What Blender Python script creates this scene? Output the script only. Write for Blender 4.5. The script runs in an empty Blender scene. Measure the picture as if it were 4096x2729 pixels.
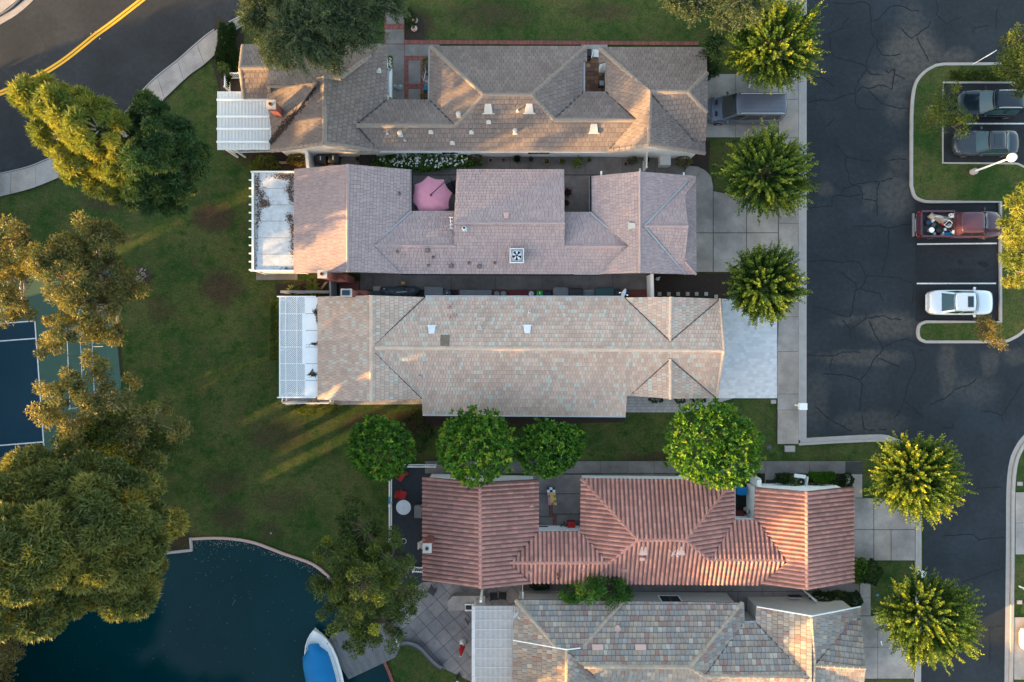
import bpy, math, random
import numpy as np
from mathutils import Vector, Matrix
random.seed(7)
RNG = np.random.default_rng(11)
scene = bpy.context.scene
COL = scene.collection
# ---------------------------------------------------------------- camera, sky, sun, exposure
F = 2756.0; H = 52.0; CX = 2048.0; CY = 1364.5
cam_d = bpy.data.cameras.new('camera'); cam_d.sensor_width = 36.0; cam_d.lens = 36.0 * F / 4096.0
cam_d.clip_start = 0.5; cam_d.clip_end = 3000.0
cam = bpy.data.objects.new('camera', cam_d); COL.objects.link(cam); cam.location = (0, 0, H); scene.camera = cam
SUN_EL = math.radians(9.5); SUN_AZ = math.radians(206.0)          # maths angle of where the sun stands (from +x)
sun_to = Vector((math.cos(SUN_AZ) * math.cos(SUN_EL), math.sin(SUN_AZ) * math.cos(SUN_EL), math.sin(SUN_EL)))
sun_d = bpy.data.lights.new('sun', 'SUN'); sun_d.energy = 3.6; sun_d.angle = math.radians(0.8); sun_d.color = (1.0, 0.60, 0.22)
sun = bpy.data.objects.new('sun', sun_d); COL.objects.link(sun); sun.rotation_euler = sun_to.to_track_quat('Z', 'Y').to_euler()
world = bpy.data.worlds.new('World'); scene.world = world; world.use_nodes = True
wn = world.node_tree; wn.nodes.clear()
sky = wn.nodes.new('ShaderNodeTexSky'); sky.sky_type = 'NISHITA'; sky.sun_disc = False
sky.sun_elevation = SUN_EL; sky.sun_rotation = math.radians(90.0) - SUN_AZ
sky.air_density = 1.0; sky.dust_density = 1.6; sky.ozone_density = 0.3
bg = wn.nodes.new('ShaderNodeBackground'); bg.inputs['Strength'].default_value = 0.15
wo = wn.nodes.new('ShaderNodeOutputWorld')
wn.links.new(sky.outputs[0], bg.inputs[0]); wn.links.new(bg.outputs[0], wo.inputs[0])
scene.view_settings.view_transform = 'Standard'; scene.view_settings.look = 'None'
scene.view_settings.gamma = 1.0; scene.view_settings.use_curve_mapping = False
scene.view_settings.exposure = 2.48
scene.cycles.max_bounces = 5; scene.cycles.diffuse_bounces = 3; scene.cycles.transparent_max_bounces = 4

# ---------------------------------------------------------------- helpers
def P(px, py, h=0.0):
    k = (H - h) / F
    return Vector(((px - CX) * k, (CY - py) * k, h))
BASE = {}                                                       # world position of the empties, to place their parts
def put(o, label=None, cat=None, group=None, kind=None):
    if label: o['label'] = label
    if cat: o['category'] = cat
    if group: o['group'] = group
    if kind: o['kind'] = kind
    return o
def thing(name, label, cat, loc=(0, 0, 0), rz=0.0, group=None):
    o = bpy.data.objects.new(name, None); COL.objects.link(o)
    o.location = loc; o.rotation_euler = (0, 0, rz); o.empty_display_size = 0.3
    BASE[o] = Vector(loc); return put(o, label, cat, group)
class MB:
    def __init__(s): s.v = []; s.f = []; s.m = []; s.sm = []
    def face(s, pts, mi=0, smooth=False):
        n = len(s.v); s.v.extend([tuple(p) for p in pts]); s.f.append(tuple(range(n, n + len(pts)))); s.m.append(mi); s.sm.append(smooth); return s
    def grid(s, rows, mi=0, smooth=True, close=False):
        n = len(s.v); c = len(rows[0])
        for r in rows: s.v.extend([tuple(p) for p in r])
        for i in range(len(rows) - 1):
            for j in range(c if close else c - 1):
                k = (j + 1) % c
                s.f.append((n + i * c + j, n + i * c + k, n + (i + 1) * c + k, n + (i + 1) * c + j)); s.m.append(mi); s.sm.append(smooth)
        return s
    def box(s, c, d, rz=0.0, mi=0, M=None):
        x, y, z = d[0] / 2, d[1] / 2, d[2] / 2; ca, sa = math.cos(rz), math.sin(rz); q = []
        for dz in (-z, z):
            for dx, dy in ((-x, -y), (x, -y), (x, y), (-x, y)):
                p = Vector((dx, dy, dz))
                p = (M @ p) if M else Vector((p.x * ca - p.y * sa, p.x * sa + p.y * ca, p.z))
                q.append(tuple(p + Vector(c)))
        n = len(s.v); s.v.extend(q)
        for f in ((3, 2, 1, 0), (4, 5, 6, 7), (0, 1, 5, 4), (1, 2, 6, 5), (2, 3, 7, 6), (3, 0, 4, 7)):
            s.f.append(tuple(n + i for i in f)); s.m.append(mi); s.sm.append(False)
        return s
    def prism(s, poly, z0, z1, mi=0, bottom=False):
        a = [(p[0], p[1], z0) for p in poly]; b = [(p[0], p[1], z1) for p in poly]
        ar = sum(poly[i][0] * poly[(i + 1) % len(poly)][1] - poly[(i + 1) % len(poly)][0] * poly[i][1] for i in range(len(poly)))
        if ar < 0: a.reverse(); b.reverse()
        n = len(s.v); k = len(a); s.v.extend(a + b)
        s.f.append(tuple(range(n + k, n + 2 * k))); s.m.append(mi); s.sm.append(False)
        for i in range(k):
            j = (i + 1) % k; s.f.append((n + i, n + j, n + k + j, n + k + i)); s.m.append(mi); s.sm.append(False)
        if bottom: s.f.append(tuple(range(n + k - 1, n - 1, -1))); s.m.append(mi); s.sm.append(False)
        return s
    def tube(s, pts, r, n=6, mi=0, cap=True):
        pts = [Vector(p) for p in pts]; rr = r if isinstance(r, (list, tuple)) else [r] * len(pts); rows = []
        for i, p in enumerate(pts):
            t = (pts[min(i + 1, len(pts) - 1)] - pts[max(i - 1, 0)]).normalized()
            a = t.cross(Vector((0, 0, 1)) if abs(t.z) < 0.95 else Vector((1, 0, 0))).normalized(); b = t.cross(a)
            rows.append([p + (a * math.cos(2 * math.pi * k / n) + b * math.sin(2 * math.pi * k / n)) * rr[i] for k in range(n)])
        s.grid(rows, mi, True, True)
        if cap: s.face(rows[0][::-1], mi); s.face(rows[-1], mi)
        return s
    def lathe(s, c, prof, n=16, mi=0, smooth=True, top=True, bot=True):
        c = Vector(c); rows = [[c + Vector((r * math.cos(2 * math.pi * k / n), r * math.sin(2 * math.pi * k / n), z)) for k in range(n)] for r, z in prof]
        s.grid(rows, mi, smooth, True)
        if top: s.face(rows[-1], mi)
        if bot: s.face(rows[0][::-1], mi)
        return s
    def mesh(s, name, mats, off=Vector((0, 0, 0))):
        me = bpy.data.meshes.new(name)
        me.from_pydata([(v[0] - off[0], v[1] - off[1], v[2] - off[2]) for v in s.v], [], s.f)
        for m in (mats if isinstance(mats, (list, tuple)) else [mats]): me.materials.append(m)
        me.polygons.foreach_set('material_index', s.m); me.polygons.foreach_set('use_smooth', s.sm); me.update(); return me
    def build(s, name, mats, parent=None, local=False, **kw):
        off = Vector((0, 0, 0)) if local or parent is None else BASE.get(parent, Vector((0, 0, 0)))
        o = bpy.data.objects.new(name, s.mesh(name, mats, off)); COL.objects.link(o)
        if parent is not None: o.parent = parent; BASE[o] = off
        return put(o, **kw)
def npmesh(name, V, k, mats, tint=None, smooth=False):
    """V: (n*k,3) vertices, every k of them one face"""
    n = len(V) // k; me = bpy.data.meshes.new(name)
    me.vertices.add(n * k); me.vertices.foreach_set('co', np.ascontiguousarray(V, dtype=np.float32).ravel())
    me.loops.add(n * k); me.loops.foreach_set('vertex_index', np.arange(n * k, dtype=np.int32))
    me.polygons.add(n); me.polygons.foreach_set('loop_start', np.arange(0, n * k, k, dtype=np.int32))
    try: me.polygons.foreach_set('loop_total', np.full(n, k, dtype=np.int32))
    except Exception: pass
    if tint is not None:
        a = me.attributes.new('tint', 'FLOAT', 'FACE'); a.data.foreach_set('value', np.asarray(tint, dtype=np.float32))
    for m in (mats if isinstance(mats, (list, tuple)) else [mats]): me.materials.append(m)
    me.update(calc_edges=True); return me

# ---------------------------------------------------------------- materials
def base_mat(name):
    m = bpy.data.materials.new(name); m.use_nodes = True; nt = m.node_tree; return m, nt, nt.nodes['Principled BSDF']
def noise_node(nt, scale, detail=4.0, coord=None, rough=0.6):
    n = nt.nodes.new('ShaderNodeTexNoise'); n.inputs['Scale'].default_value = scale; n.inputs['Detail'].default_value = detail; n.inputs['Roughness'].default_value = rough
    nt.links.new(coord, n.inputs['Vector']); return n
def geo_pos(nt): return nt.nodes.new('ShaderNodeNewGeometry').outputs['Position']
def ramp(nt, fac, stops):
    r = nt.nodes.new('ShaderNodeValToRGB'); nt.links.new(fac, r.inputs[0]); e = r.color_ramp.elements
    while len(e) < len(stops): e.new(0.5)
    for i, (p, c) in enumerate(stops): e[i].position = p; e[i].color = (*c, 1) if len(c) == 3 else c
    return r.outputs[0]
def mix(nt, f, a, b, mode='MIX'):
    m = nt.nodes.new('ShaderNodeMix'); m.data_type = 'RGBA'; m.blend_type = mode
    for s, v in ((0, f), (6, a), (7, b)):
        if hasattr(v, 'node'): nt.links.new(v, m.inputs[s])
        elif s == 0: m.inputs[0].default_value = v
        else: m.inputs[s].default_value = (*v, 1) if len(v) == 3 else v
    return m.outputs[2]
def mth(nt, op, a, b=0.0, clamp=False):
    m = nt.nodes.new('ShaderNodeMath'); m.operation = op; m.use_clamp = clamp
    for s, v in ((0, a), (1, b)):
        if hasattr(v, 'node'): nt.links.new(v, m.inputs[s])
        else: m.inputs[s].default_value = v
    return m.outputs[0]
def bump(nt, b, h, strength=0.3, dist=0.02):
    n = nt.nodes.new('ShaderNodeBump'); n.inputs['Strength'].default_value = strength; n.inputs['Distance'].default_value = dist
    nt.links.new(h, n.inputs['Height']); nt.links.new(n.outputs[0], b.inputs['Normal'])
def solid(name, c, rough=0.7, metal=0.0, var=0.12, scale=3.0, bmp=0.0, spec=0.3, coat=0.0, big=0.0):
    m, nt, b = base_mat(name); pos = geo_pos(nt)
    n = noise_node(nt, scale, 6.0, pos, 0.65); fine = noise_node(nt, scale * 9, 3.0, pos, 0.7)
    f = mth(nt, 'ADD', mth(nt, 'MULTIPLY', n.outputs[0], 0.65), mth(nt, 'MULTIPLY', fine.outputs[0], 0.35))
    lo = tuple(x * (1 - var) for x in c); hi = tuple(min(1, x * (1 + var)) for x in c)
    col = ramp(nt, f, [(0.3, lo), (0.7, hi)])
    if big:
        g = noise_node(nt, 0.35, 5.0, pos, 0.6); col = mix(nt, 1.0, col, ramp(nt, g.outputs[0], [(0.3, (1 - big,) * 3), (0.65, (1, 1, 1))]), 'MULTIPLY')
    nt.links.new(col, b.inputs['Base Color'])
    b.inputs['Roughness'].default_value = rough; b.inputs['Metallic'].default_value = metal; b.inputs['Specular IOR Level'].default_value = spec
    b.inputs['Coat Weight'].default_value = coat
    if bmp: bump(nt, b, fine.outputs[0], bmp)
    return m
def ellipses(nt, pos, spots, wob=0.5, wscale=1.2):
    """soft irregular stains at given places: (px, py, rx_px, ry_px, strength)"""
    n = nt.nodes.new('ShaderNodeTexNoise'); n.inputs['Scale'].default_value = wscale; n.inputs['Detail'].default_value = 5; nt.links.new(pos, n.inputs['Vector'])
    v = nt.nodes.new('ShaderNodeVectorMath'); v.operation = 'SUBTRACT'; nt.links.new(n.outputs['Color'], v.inputs[0]); v.inputs[1].default_value = (0.5, 0.5, 0.5)
    v2 = nt.nodes.new('ShaderNodeVectorMath'); v2.operation = 'MULTIPLY_ADD'; nt.links.new(v.outputs[0], v2.inputs[0]); v2.inputs[1].default_value = (wob * 4,) * 3; nt.links.new(pos, v2.inputs[2])
    out = None
    for (px, py, rx, ry, st) in spots:
        c = P(px, py); a = nt.nodes.new('ShaderNodeVectorMath'); a.operation = 'SUBTRACT'; nt.links.new(v2.outputs[0], a.inputs[0]); a.inputs[1].default_value = (c.x, c.y, 0)
        d = nt.nodes.new('ShaderNodeVectorMath'); d.operation = 'MULTIPLY'; nt.links.new(a.outputs[0], d.inputs[0]); d.inputs[1].default_value = (F / H / rx, F / H / ry, 0)
        l = nt.nodes.new('ShaderNodeVectorMath'); l.operation = 'LENGTH'; nt.links.new(d.outputs[0], l.inputs[0])
        mr = nt.nodes.new('ShaderNodeMapRange'); mr.interpolation_type = 'SMOOTHSTEP'; nt.links.new(l.outputs['Value'], mr.inputs[0])
        mr.inputs[1].default_value = 1.25; mr.inputs[2].default_value = 0.5; mr.inputs[3].default_value = 0.0; mr.inputs[4].default_value = st
        out = mr.outputs[0] if out is None else mth(nt, 'MAXIMUM', out, mr.outputs[0])
    return out
def foliage(name, cols, trans=0.35, rough=0.55, nscale=0.5, gain=1.0):
    cols = [tuple(min(.6, x * gain) for x in k) for k in cols]
    m, nt, b = base_mat(name)
    at = nt.nodes.new('ShaderNodeAttribute'); at.attribute_name = 'tint'
    n = noise_node(nt, nscale, 3.0, geo_pos(nt))
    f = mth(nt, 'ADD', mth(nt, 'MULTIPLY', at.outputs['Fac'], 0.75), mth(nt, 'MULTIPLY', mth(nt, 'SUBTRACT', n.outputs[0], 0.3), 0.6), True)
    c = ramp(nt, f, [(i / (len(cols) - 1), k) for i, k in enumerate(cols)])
    nt.links.new(c, b.inputs['Base Color']); b.inputs['Roughness'].default_value = rough; b.inputs['Specular IOR Level'].default_value = 0.25
    tr = nt.nodes.new('ShaderNodeBsdfTranslucent'); nt.links.new(mix(nt, 1.0, c, (1.3, 1.25, 0.5), 'MULTIPLY'), tr.inputs[0])
    mx = nt.nodes.new('ShaderNodeMixShader'); mx.inputs[0].default_value = trans
    nt.links.new(b.outputs[0], mx.inputs[1]); nt.links.new(tr.outputs[0], mx.inputs[2])
    nt.links.new(mx.outputs[0], nt.nodes['Material Output'].inputs[0]); return m

def lawn_mat():
    m, nt, b = base_mat('lawn_grass'); pos = geo_pos(nt)
    n1 = noise_node(nt, 0.22, 6, pos, 0.62); n2 = noise_node(nt, 1.6, 5, pos, 0.7); n3 = noise_node(nt, 7, 4, pos, 0.85)
    f = mth(nt, 'ADD', mth(nt, 'MULTIPLY', n1.outputs[0], 0.62), mth(nt, 'MULTIPLY', n2.outputs[0], 0.38))
    c = ramp(nt, f, [(0.34, (0.017, 0.045, 0.010)), (0.46, (0.033, 0.060, 0.014)), (0.56, (0.064, 0.079, 0.022)), (0.68, (0.098, 0.084, 0.038))])
    spots = [(850, 870, 90, 60, .9), (880, 1150, 90, 80, .8), (1120, 1740, 130, 70, .55), (430, 800, 120, 50, .6), (900, 1930, 90, 60, .45), (920, 2070, 80, 60, .6),
             (1120, 2000, 120, 50, .4), (1080, 2130, 60, 40, .5), (1960, 60, 200, 60, .5), (2400, 45, 150, 40, .45), (990, 620, 60, 50, .6), (720, 2160, 60, 50, .9), (640, 1240, 60, 60, .5),
             (1540, 1700, 200, 55, .85), (1900, 1690, 300, 30, .8), (2620, 1830, 130, 25, .7), (1680, 90, 60, 70, .7), (2780, 640, 50, 60, .8), (2960, 70, 90, 90, .8)]
    n4 = noise_node(nt, 0.75, 6, pos, 0.7)
    c = mix(nt, ramp(nt, n4.outputs[0], [(0.50, (0,) * 3), (0.66, (0.75,) * 3)]), c, (0.072, 0.062, 0.027)); c = mix(nt, ramp(nt, n4.outputs[0], [(0.34, (0.8,) * 3), (0.46, (0,) * 3)]), c, (0.014, 0.046, 0.008))
    e = ellipses(nt, pos, spots, 0.35)
    c = mix(nt, e, c, mix(nt, n2.outputs[0], (0.032, 0.021, 0.014), (0.066, 0.043, 0.028)))
    c = mix(nt, 1.0, c, ramp(nt, n3.outputs[0], [(0.3, (0.5, 0.55, 0.5)), (0.7, (1.55, 1.45, 1.4))]), 'MULTIPLY')
    nt.links.new(c, b.inputs['Base Color']); b.inputs['Roughness'].default_value = 0.9; b.inputs['Specular IOR Level'].default_value = 0.1
    bump(nt, b, n3.outputs[0], 0.6, 0.05); return m
def asphalt_mat(name, base, spots=(), warm=(0.088, 0.078, 0.066)):
    m, nt, b = base_mat(name); pos = geo_pos(nt)
    n1 = noise_node(nt, 0.25, 6, pos, 0.62); n2 = noise_node(nt, 3.0, 6, pos, 0.7); n3 = noise_node(nt, 40, 2, pos, 0.8)
    f = mth(nt, 'ADD', mth(nt, 'MULTIPLY', n1.outputs[0], 0.6), mth(nt, 'MULTIPLY', n2.outputs[0], 0.4))
    c = ramp(nt, f, [(0.35, tuple(x * .70 for x in base)), (0.5, base), (0.68, tuple(x * 1.6 for x in base))])
    if spots:
        e = ellipses(nt, pos, spots, 0.3, 0.8)
        e = mth(nt, 'MULTIPLY', e, ramp(nt, n2.outputs[0], [(0.35, (0.35,) * 3), (0.6, (1,) * 3)]))
        c = mix(nt, e, c, warm)
    c = mix(nt, 1.0, c, ramp(nt, n3.outputs[0], [(0.3, (0.8,) * 3), (0.7, (1.25,) * 3)]), 'MULTIPLY')
    nt.links.new(c, b.inputs['Base Color']); b.inputs['Roughness'].default_value = 0.85; b.inputs['Specular IOR Level'].default_value = 0.25
    bump(nt, b, n3.outputs[0], 0.35, 0.01); return m
def water_mat():
    m, nt, b = base_mat('pond_water'); pos = geo_pos(nt)
    n1 = noise_node(nt, 0.08, 4, pos); n2 = noise_node(nt, 5.0, 4, pos)
    c = ramp(nt, n1.outputs[0], [(0.35, (0.0, 0.019, 0.023)), (0.65, (0.0003, 0.029, 0.034))])
    nt.links.new(c, b.inputs['Base Color']); b.inputs['Roughness'].default_value = 0.06; b.inputs['IOR'].default_value = 1.33; b.inputs['Specular IOR Level'].default_value = 0.22
    bump(nt, b, n2.outputs[0], 0.25, 0.02); return m
M = {}
def S(k, *a, **kw): M[k] = solid(k, *a, **kw)
S('concrete', (0.36, 0.315, 0.285), 0.85, var=0.25, scale=0.9, bmp=0.15, big=0.45)
S('concrete_warm', (0.375, 0.315, 0.27), 0.85, var=0.25, scale=1.0, bmp=0.15, big=0.42)
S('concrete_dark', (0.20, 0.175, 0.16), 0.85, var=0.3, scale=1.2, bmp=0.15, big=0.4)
S('joint', (0.05, 0.048, 0.045), 0.95)
S('kerb_grey', (0.36, 0.32, 0.29), 0.8, var=0.15, scale=2.0)
S('kerb_dark', (0.12, 0.12, 0.12), 0.8, var=0.2, scale=2.0)
S('white_paint', (0.80, 0.80, 0.78), 0.6, var=0.05)
S('white_wall', (0.84, 0.83, 0.81), 0.8, var=0.06, scale=1.5, bmp=0.2)
S('cream_wall', (0.46, 0.42, 0.38), 0.85, var=0.08)
S('worn_white', (0.62, 0.62, 0.60), 0.8, var=0.45, scale=6)
S('road_yellow', (0.75, 0.36, 0.02), 0.7, var=0.15, scale=8)
S('paver_a', (0.62, 0.60, 0.60), 0.7, var=0.06); S('paver_b', (0.56, 0.55, 0.56), 0.7, var=0.06); S('paver_c', (0.66, 0.64, 0.64), 0.7, var=0.06)
S('path_paver', (0.36, 0.35, 0.34), 0.8, var=0.1); S('path_paver_b', (0.31, 0.30, 0.30), 0.8, var=0.1)
S('brick_red', (0.26, 0.085, 0.065), 0.85, var=0.25, scale=6); S('brick_dark', (0.19, 0.065, 0.055), 0.85, var=0.25, scale=6)
S('terracotta', (0.20, 0.10, 0.06), 0.8, var=0.2); S('terracotta_light', (0.28, 0.17, 0.10), 0.8, var=0.2); S('terracotta_dark', (0.13, 0.065, 0.045), 0.8, var=0.2)
S('h1_a', (0.205, 0.158, 0.136), 0.9, var=0.16, scale=2.5, bmp=0.3, big=0.2); S('h1_b', (0.188, 0.144, 0.125), 0.9, var=0.16, scale=2.5, bmp=0.3, big=0.2); S('h1_c', (0.222, 0.172, 0.148), 0.9, var=0.16, scale=2.5, bmp=0.3, big=0.2)
S('h1_base', (0.10, 0.085, 0.075), 0.9); S('h1_ridge', (0.23, 0.185, 0.155), 0.9, var=0.15)
S('h2_a', (0.36, 0.27, 0.255), 0.9, var=0.12, scale=3, bmp=0.3); S('h2_b', (0.335, 0.25, 0.24), 0.9, var=0.12, scale=3, bmp=0.3); S('h2_c', (0.38, 0.285, 0.265), 0.9, var=0.12, scale=3, bmp=0.3)
S('h2_base', (0.12, 0.09, 0.09), 0.9); S('h2_ridge', (0.36, 0.27, 0.265), 0.9)
S('h3_a', (0.54, 0.385, 0.30), 0.9, var=0.12, scale=2, bmp=0.3, big=0.18); S('h3_b', (0.49, 0.355, 0.28), 0.9, var=0.12, scale=2, bmp=0.3, big=0.18); S('h3_c', (0.58, 0.42, 0.33), 0.9, var=0.12, scale=2, bmp=0.3, big=0.18)
S('h3_mint', (0.47, 0.435, 0.36), 0.9, var=0.08, scale=2, bmp=0.3); S('h3_base', (0.18, 0.14, 0.12), 0.9); S('h3_ridge', (0.56, 0.42, 0.33), 0.9, var=0.2, scale=2)
S('h4_a', (0.41, 0.205, 0.17), 0.85, var=0.14, scale=2.5, bmp=0.25, big=0.25); S('h4_b', (0.36, 0.18, 0.15), 0.85, var=0.14, scale=2.5, bmp=0.25, big=0.25); S('h4_c', (0.46, 0.23, 0.185), 0.85, var=0.14, scale=2.5, bmp=0.25, big=0.25)
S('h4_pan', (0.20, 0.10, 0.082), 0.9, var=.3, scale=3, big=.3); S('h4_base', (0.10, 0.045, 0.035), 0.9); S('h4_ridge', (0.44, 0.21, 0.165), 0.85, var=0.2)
for i, c in enumerate([(0.245, 0.215, 0.19), (0.285, 0.23, 0.18), (0.215, 0.205, 0.19), (0.25, 0.155, 0.13), (0.32, 0.265, 0.21), (0.27, 0.255, 0.235), (0.225, 0.175, 0.15), (0.36, 0.32, 0.27)]):
    S('h5_%d' % i, c, 0.85, var=0.14, scale=3, bmp=0.25)
S('h5_base', (0.09, 0.085, 0.08), 0.9); S('h5_ridge', (0.33, 0.27, 0.21), 0.85, var=0.3, scale=1.5)
S('valley_dark', (0.035, 0.033, 0.035), 0.8); S('valley_metal', (0.42, 0.42, 0.43), 0.45, metal=0.6)
S('gutter', (0.62, 0.60, 0.58), 0.6); S('dark_metal', (0.03, 0.03, 0.033), 0.5, metal=0.4)
S('vent_cream', (0.46, 0.42, 0.37), 0.6, var=0.06); S('vent_brown', (0.16, 0.12, 0.105), 0.7); S('vent_pink', (0.50, 0.33, 0.28), 0.65, var=0.1); S('skylight', (0.62, 0.64, 0.66), 0.3)
S('grey_metal', (0.30, 0.31, 0.32), 0.45, metal=0.5); S('light_metal', (0.62, 0.64, 0.66), 0.4, metal=0.3)
S('pink_cloth', (0.55, 0.22, 0.28), 0.8, var=0.1); S('cover_white', (0.52, 0.53, 0.54), 0.8, var=.3, scale=2); S('blue_tarp', (0.0, 0.15, 0.37), 0.7, var=0.15, scale=1.5, bmp=0.5)
S('boat_white', (0.75, 0.75, 0.72), 0.25, var=0.05); S('boat_cream', (0.55, 0.52, 0.46), 0.5)
S('dock_a', (0.145, 0.145, 0.15), 0.8, var=0.15, scale=4); S('dock_b', (0.125, 0.125, 0.13), 0.8, var=0.15, scale=4)
S('bark', (0.13, 0.095, 0.07), 0.95, var=0.3, scale=5, bmp=0.6); S('pale_bark', (0.32, 0.27, 0.22), 0.9, var=0.25, scale=5, bmp=0.4); S('mulch', (0.055, 0.035, 0.026), 0.95, var=0.4, scale=7, bmp=0.8)
S('stone_a', (0.25, 0.225, 0.22), 0.85, var=0.25, scale=2, big=0.4); S('stone_b', (0.21, 0.195, 0.195), 0.85, var=0.25, scale=2, big=0.4)
S('wall_block', (0.12, 0.125, 0.13), 0.9, var=0.2, scale=5)
S('red_paint', (0.40, 0.02, 0.02), 0.5); S('dark_red', (0.13, 0.02, 0.02), 0.6); S('green_plastic', (0.01, 0.30, 0.05), 0.5); S('navy', (0.012, 0.028, 0.055), 0.5)
S('teal_plastic', (0.03, 0.075, 0.075), 0.6); S('grey_plastic', (0.17, 0.17, 0.175), 0.6); S('dark_plastic', (0.035, 0.033, 0.033), 0.5); S('black', (0.012, 0.012, 0.013), 0.6)
S('patio_navy', (0.022, 0.028, 0.036), 0.7, var=0.3); S('cyan_plastic', (0.02, 0.25, 0.35), 0.5); S('yellow_cloth', (0.60, 0.40, 0.10), 0.8, var=0.3, scale=5)
S('wood', (0.16, 0.09, 0.05), 0.8, var=0.3, scale=6); S('pale_wood', (0.38, 0.30, 0.22), 0.8, var=0.25); S('tarp_grey', (0.07, 0.085, 0.095), 0.55, var=0.3, scale=3, bmp=0.5); S('mesh_grey', (0.22, 0.24, 0.25), 0.7)
S('rubber', (0.015, 0.015, 0.016), 0.8); S('alloy', (0.35, 0.35, 0.36), 0.35, metal=0.8)
S('glass_dark', (0.010, 0.016, 0.020), 0.06, spec=0.8, var=0.0); S('glass_teal', (0.02, 0.055, 0.065), 0.08, spec=0.8, var=0.0)
S('red_lamp', (0.35, 0.01, 0.01), 0.3); S('clear_lamp', (0.55, 0.57, 0.58), 0.2)
S('court_blue', (0.003, 0.038, 0.066), 0.8, var=0.12, scale=1.0); S('court_green', (0.050, 0.110, 0.082), 0.8, var=0.12, scale=1.0)
for k, c, mt in (('van_paint', (0.105, 0.115, 0.145), .2), ('black_paint', (0.007, 0.013, 0.019), .0), ('grey_paint', (0.028, 0.036, 0.046), .0), ('maroon_paint', (0.068, 0.028, 0.040), .0), ('silver_paint', (0.62, 0.66, 0.70), .15), ('white_car', (0.66, 0.69, 0.71), .05)):
    S(k, c, 0.16, metal=mt, coat=0.35, var=0.04, spec=0.4)
S('flower_white', (0.85, 0.85, 0.75), 0.7, var=0.05); S('soil', (0.035, 0.024, 0.018), 0.95, var=0.4, scale=6, bmp=0.6)
S('brown_leaves', (0.11, 0.065, 0.045), 0.9, var=0.4, scale=8); S('pond_litter', (0.17, 0.16, 0.13), 0.9, var=0.3); S('oil', (0.015, 0.015, 0.016), 0.5)
M['lawn'] = lawn_mat(); M['water'] = water_mat()
M['lot'] = asphalt_mat('lot_asphalt', (0.0185, 0.0235, 0.0285), [(3650, 220, 120, 130, .9), (3800, 230, 110, 40, .7), (3560, 330, 120, 60, .7), (3590, 430, 50, 80, .5), (3580, 780, 80, 110, .6), (3480, 790, 40, 60, .4), (3600, 640, 60, 60, .4),
      (3560, 1300, 130, 60, .7), (3450, 1430, 190, 35, .55), (3790, 1480, 40, 130, .5), (3960, 1450, 40, 60, .5), (3480, 1690, 150, 50, .4), (3640, 90, 60, 80, .4), (3300, 760, 30, 30, .5), (3700, 560, 40, 90, .5), (3260, 1600, 60, 120, .35), (3900, 1560, 120, 60, .35), (3380, 1280, 70, 20, .4), (3800, 1050, 120, 30, .35), (4060, 1420, 60, 40, .5)])
M['bay'] = asphalt_mat('bay_asphalt', (0.015, 0.017, 0.020), [(3930, 1050, 22, 14, .9), (3845, 1042, 12, 10, .8), (3900, 418, 25, 10, .7), (3870, 610, 22, 9, .7), (3760, 1215, 20, 10, .8), (3800, 905, 30, 12, .7), (3840, 1090, 60, 14, .5)], (0.004, 0.004, 0.005))
M['road'] = asphalt_mat('road_asphalt', (0.023, 0.024, 0.026))
M['crack'] = solid('crack', (0.010, 0.012, 0.014), 0.9)
M['f_bright'] = foliage('leaf_bright', [(0.010, 0.036, 0.006), (0.028, 0.085, 0.009), (0.062, 0.145, 0.012), (0.16, 0.20, 0.018)], 0.28, gain=1.45)
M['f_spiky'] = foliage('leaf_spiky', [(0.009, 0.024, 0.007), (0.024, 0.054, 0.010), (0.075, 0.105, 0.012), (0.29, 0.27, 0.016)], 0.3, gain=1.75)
M['f_pine'] = foliage('needle_green_sungold', [(0.026, 0.038, 0.012), (0.056, 0.066, 0.018), (0.100, 0.094, 0.022), (0.22, 0.16, 0.024)], 0.25, gain=2.0)  # gold end of the ramp paints sun patches on some clumps
M['f_pine_dark'] = foliage('needle_dark', [(0.016, 0.044, 0.016), (0.030, 0.066, 0.020), (0.052, 0.085, 0.022), (0.080, 0.10, 0.026)], 0.25, gain=1.2)
M['f_pine_y'] = foliage('needle_yellow', [(0.05, 0.075, 0.018), (0.09, 0.11, 0.02), (0.15, 0.15, 0.025), (0.20, 0.17, 0.03)], 0.35, gain=1.6)
M['f_gum'] = foliage('leaf_gum', [(0.035, 0.045, 0.018), (0.07, 0.075, 0.025), (0.13, 0.11, 0.03), (0.19, 0.15, 0.045)], 0.3, gain=1.4)
M['f_feather'] = foliage('leaf_feather', [(0.013, 0.025, 0.013), (0.030, 0.048, 0.023), (0.060, 0.080, 0.036), (0.10, 0.115, 0.050)], 0.3, gain=1.45)
M['f_olive'] = foliage('leaf_olive', [(0.014, 0.024, 0.008), (0.030, 0.052, 0.012), (0.060, 0.082, 0.014), (0.20, 0.21, 0.02)], 0.3, gain=1.4)
M['f_dark'] = foliage('leaf_dark', [(0.010, 0.026, 0.008), (0.020, 0.048, 0.012), (0.038, 0.070, 0.016)], 0.25)
M['f_hedge'] = foliage('leaf_hedge', [(0.030, 0.048, 0.010), (0.06, 0.085, 0.012), (0.12, 0.13, 0.015)], 0.3, gain=1.5)
M['f_red'] = foliage('leaf_russet', [(0.03, 0.02, 0.012), (0.08, 0.03, 0.015), (0.14, 0.07, 0.02)], 0.3)
M['f_straw'] = foliage('leaf_straw', [(0.05, 0.045, 0.02), (0.12, 0.10, 0.03), (0.22, 0.16, 0.03)], 0.3, gain=1.3)
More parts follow.
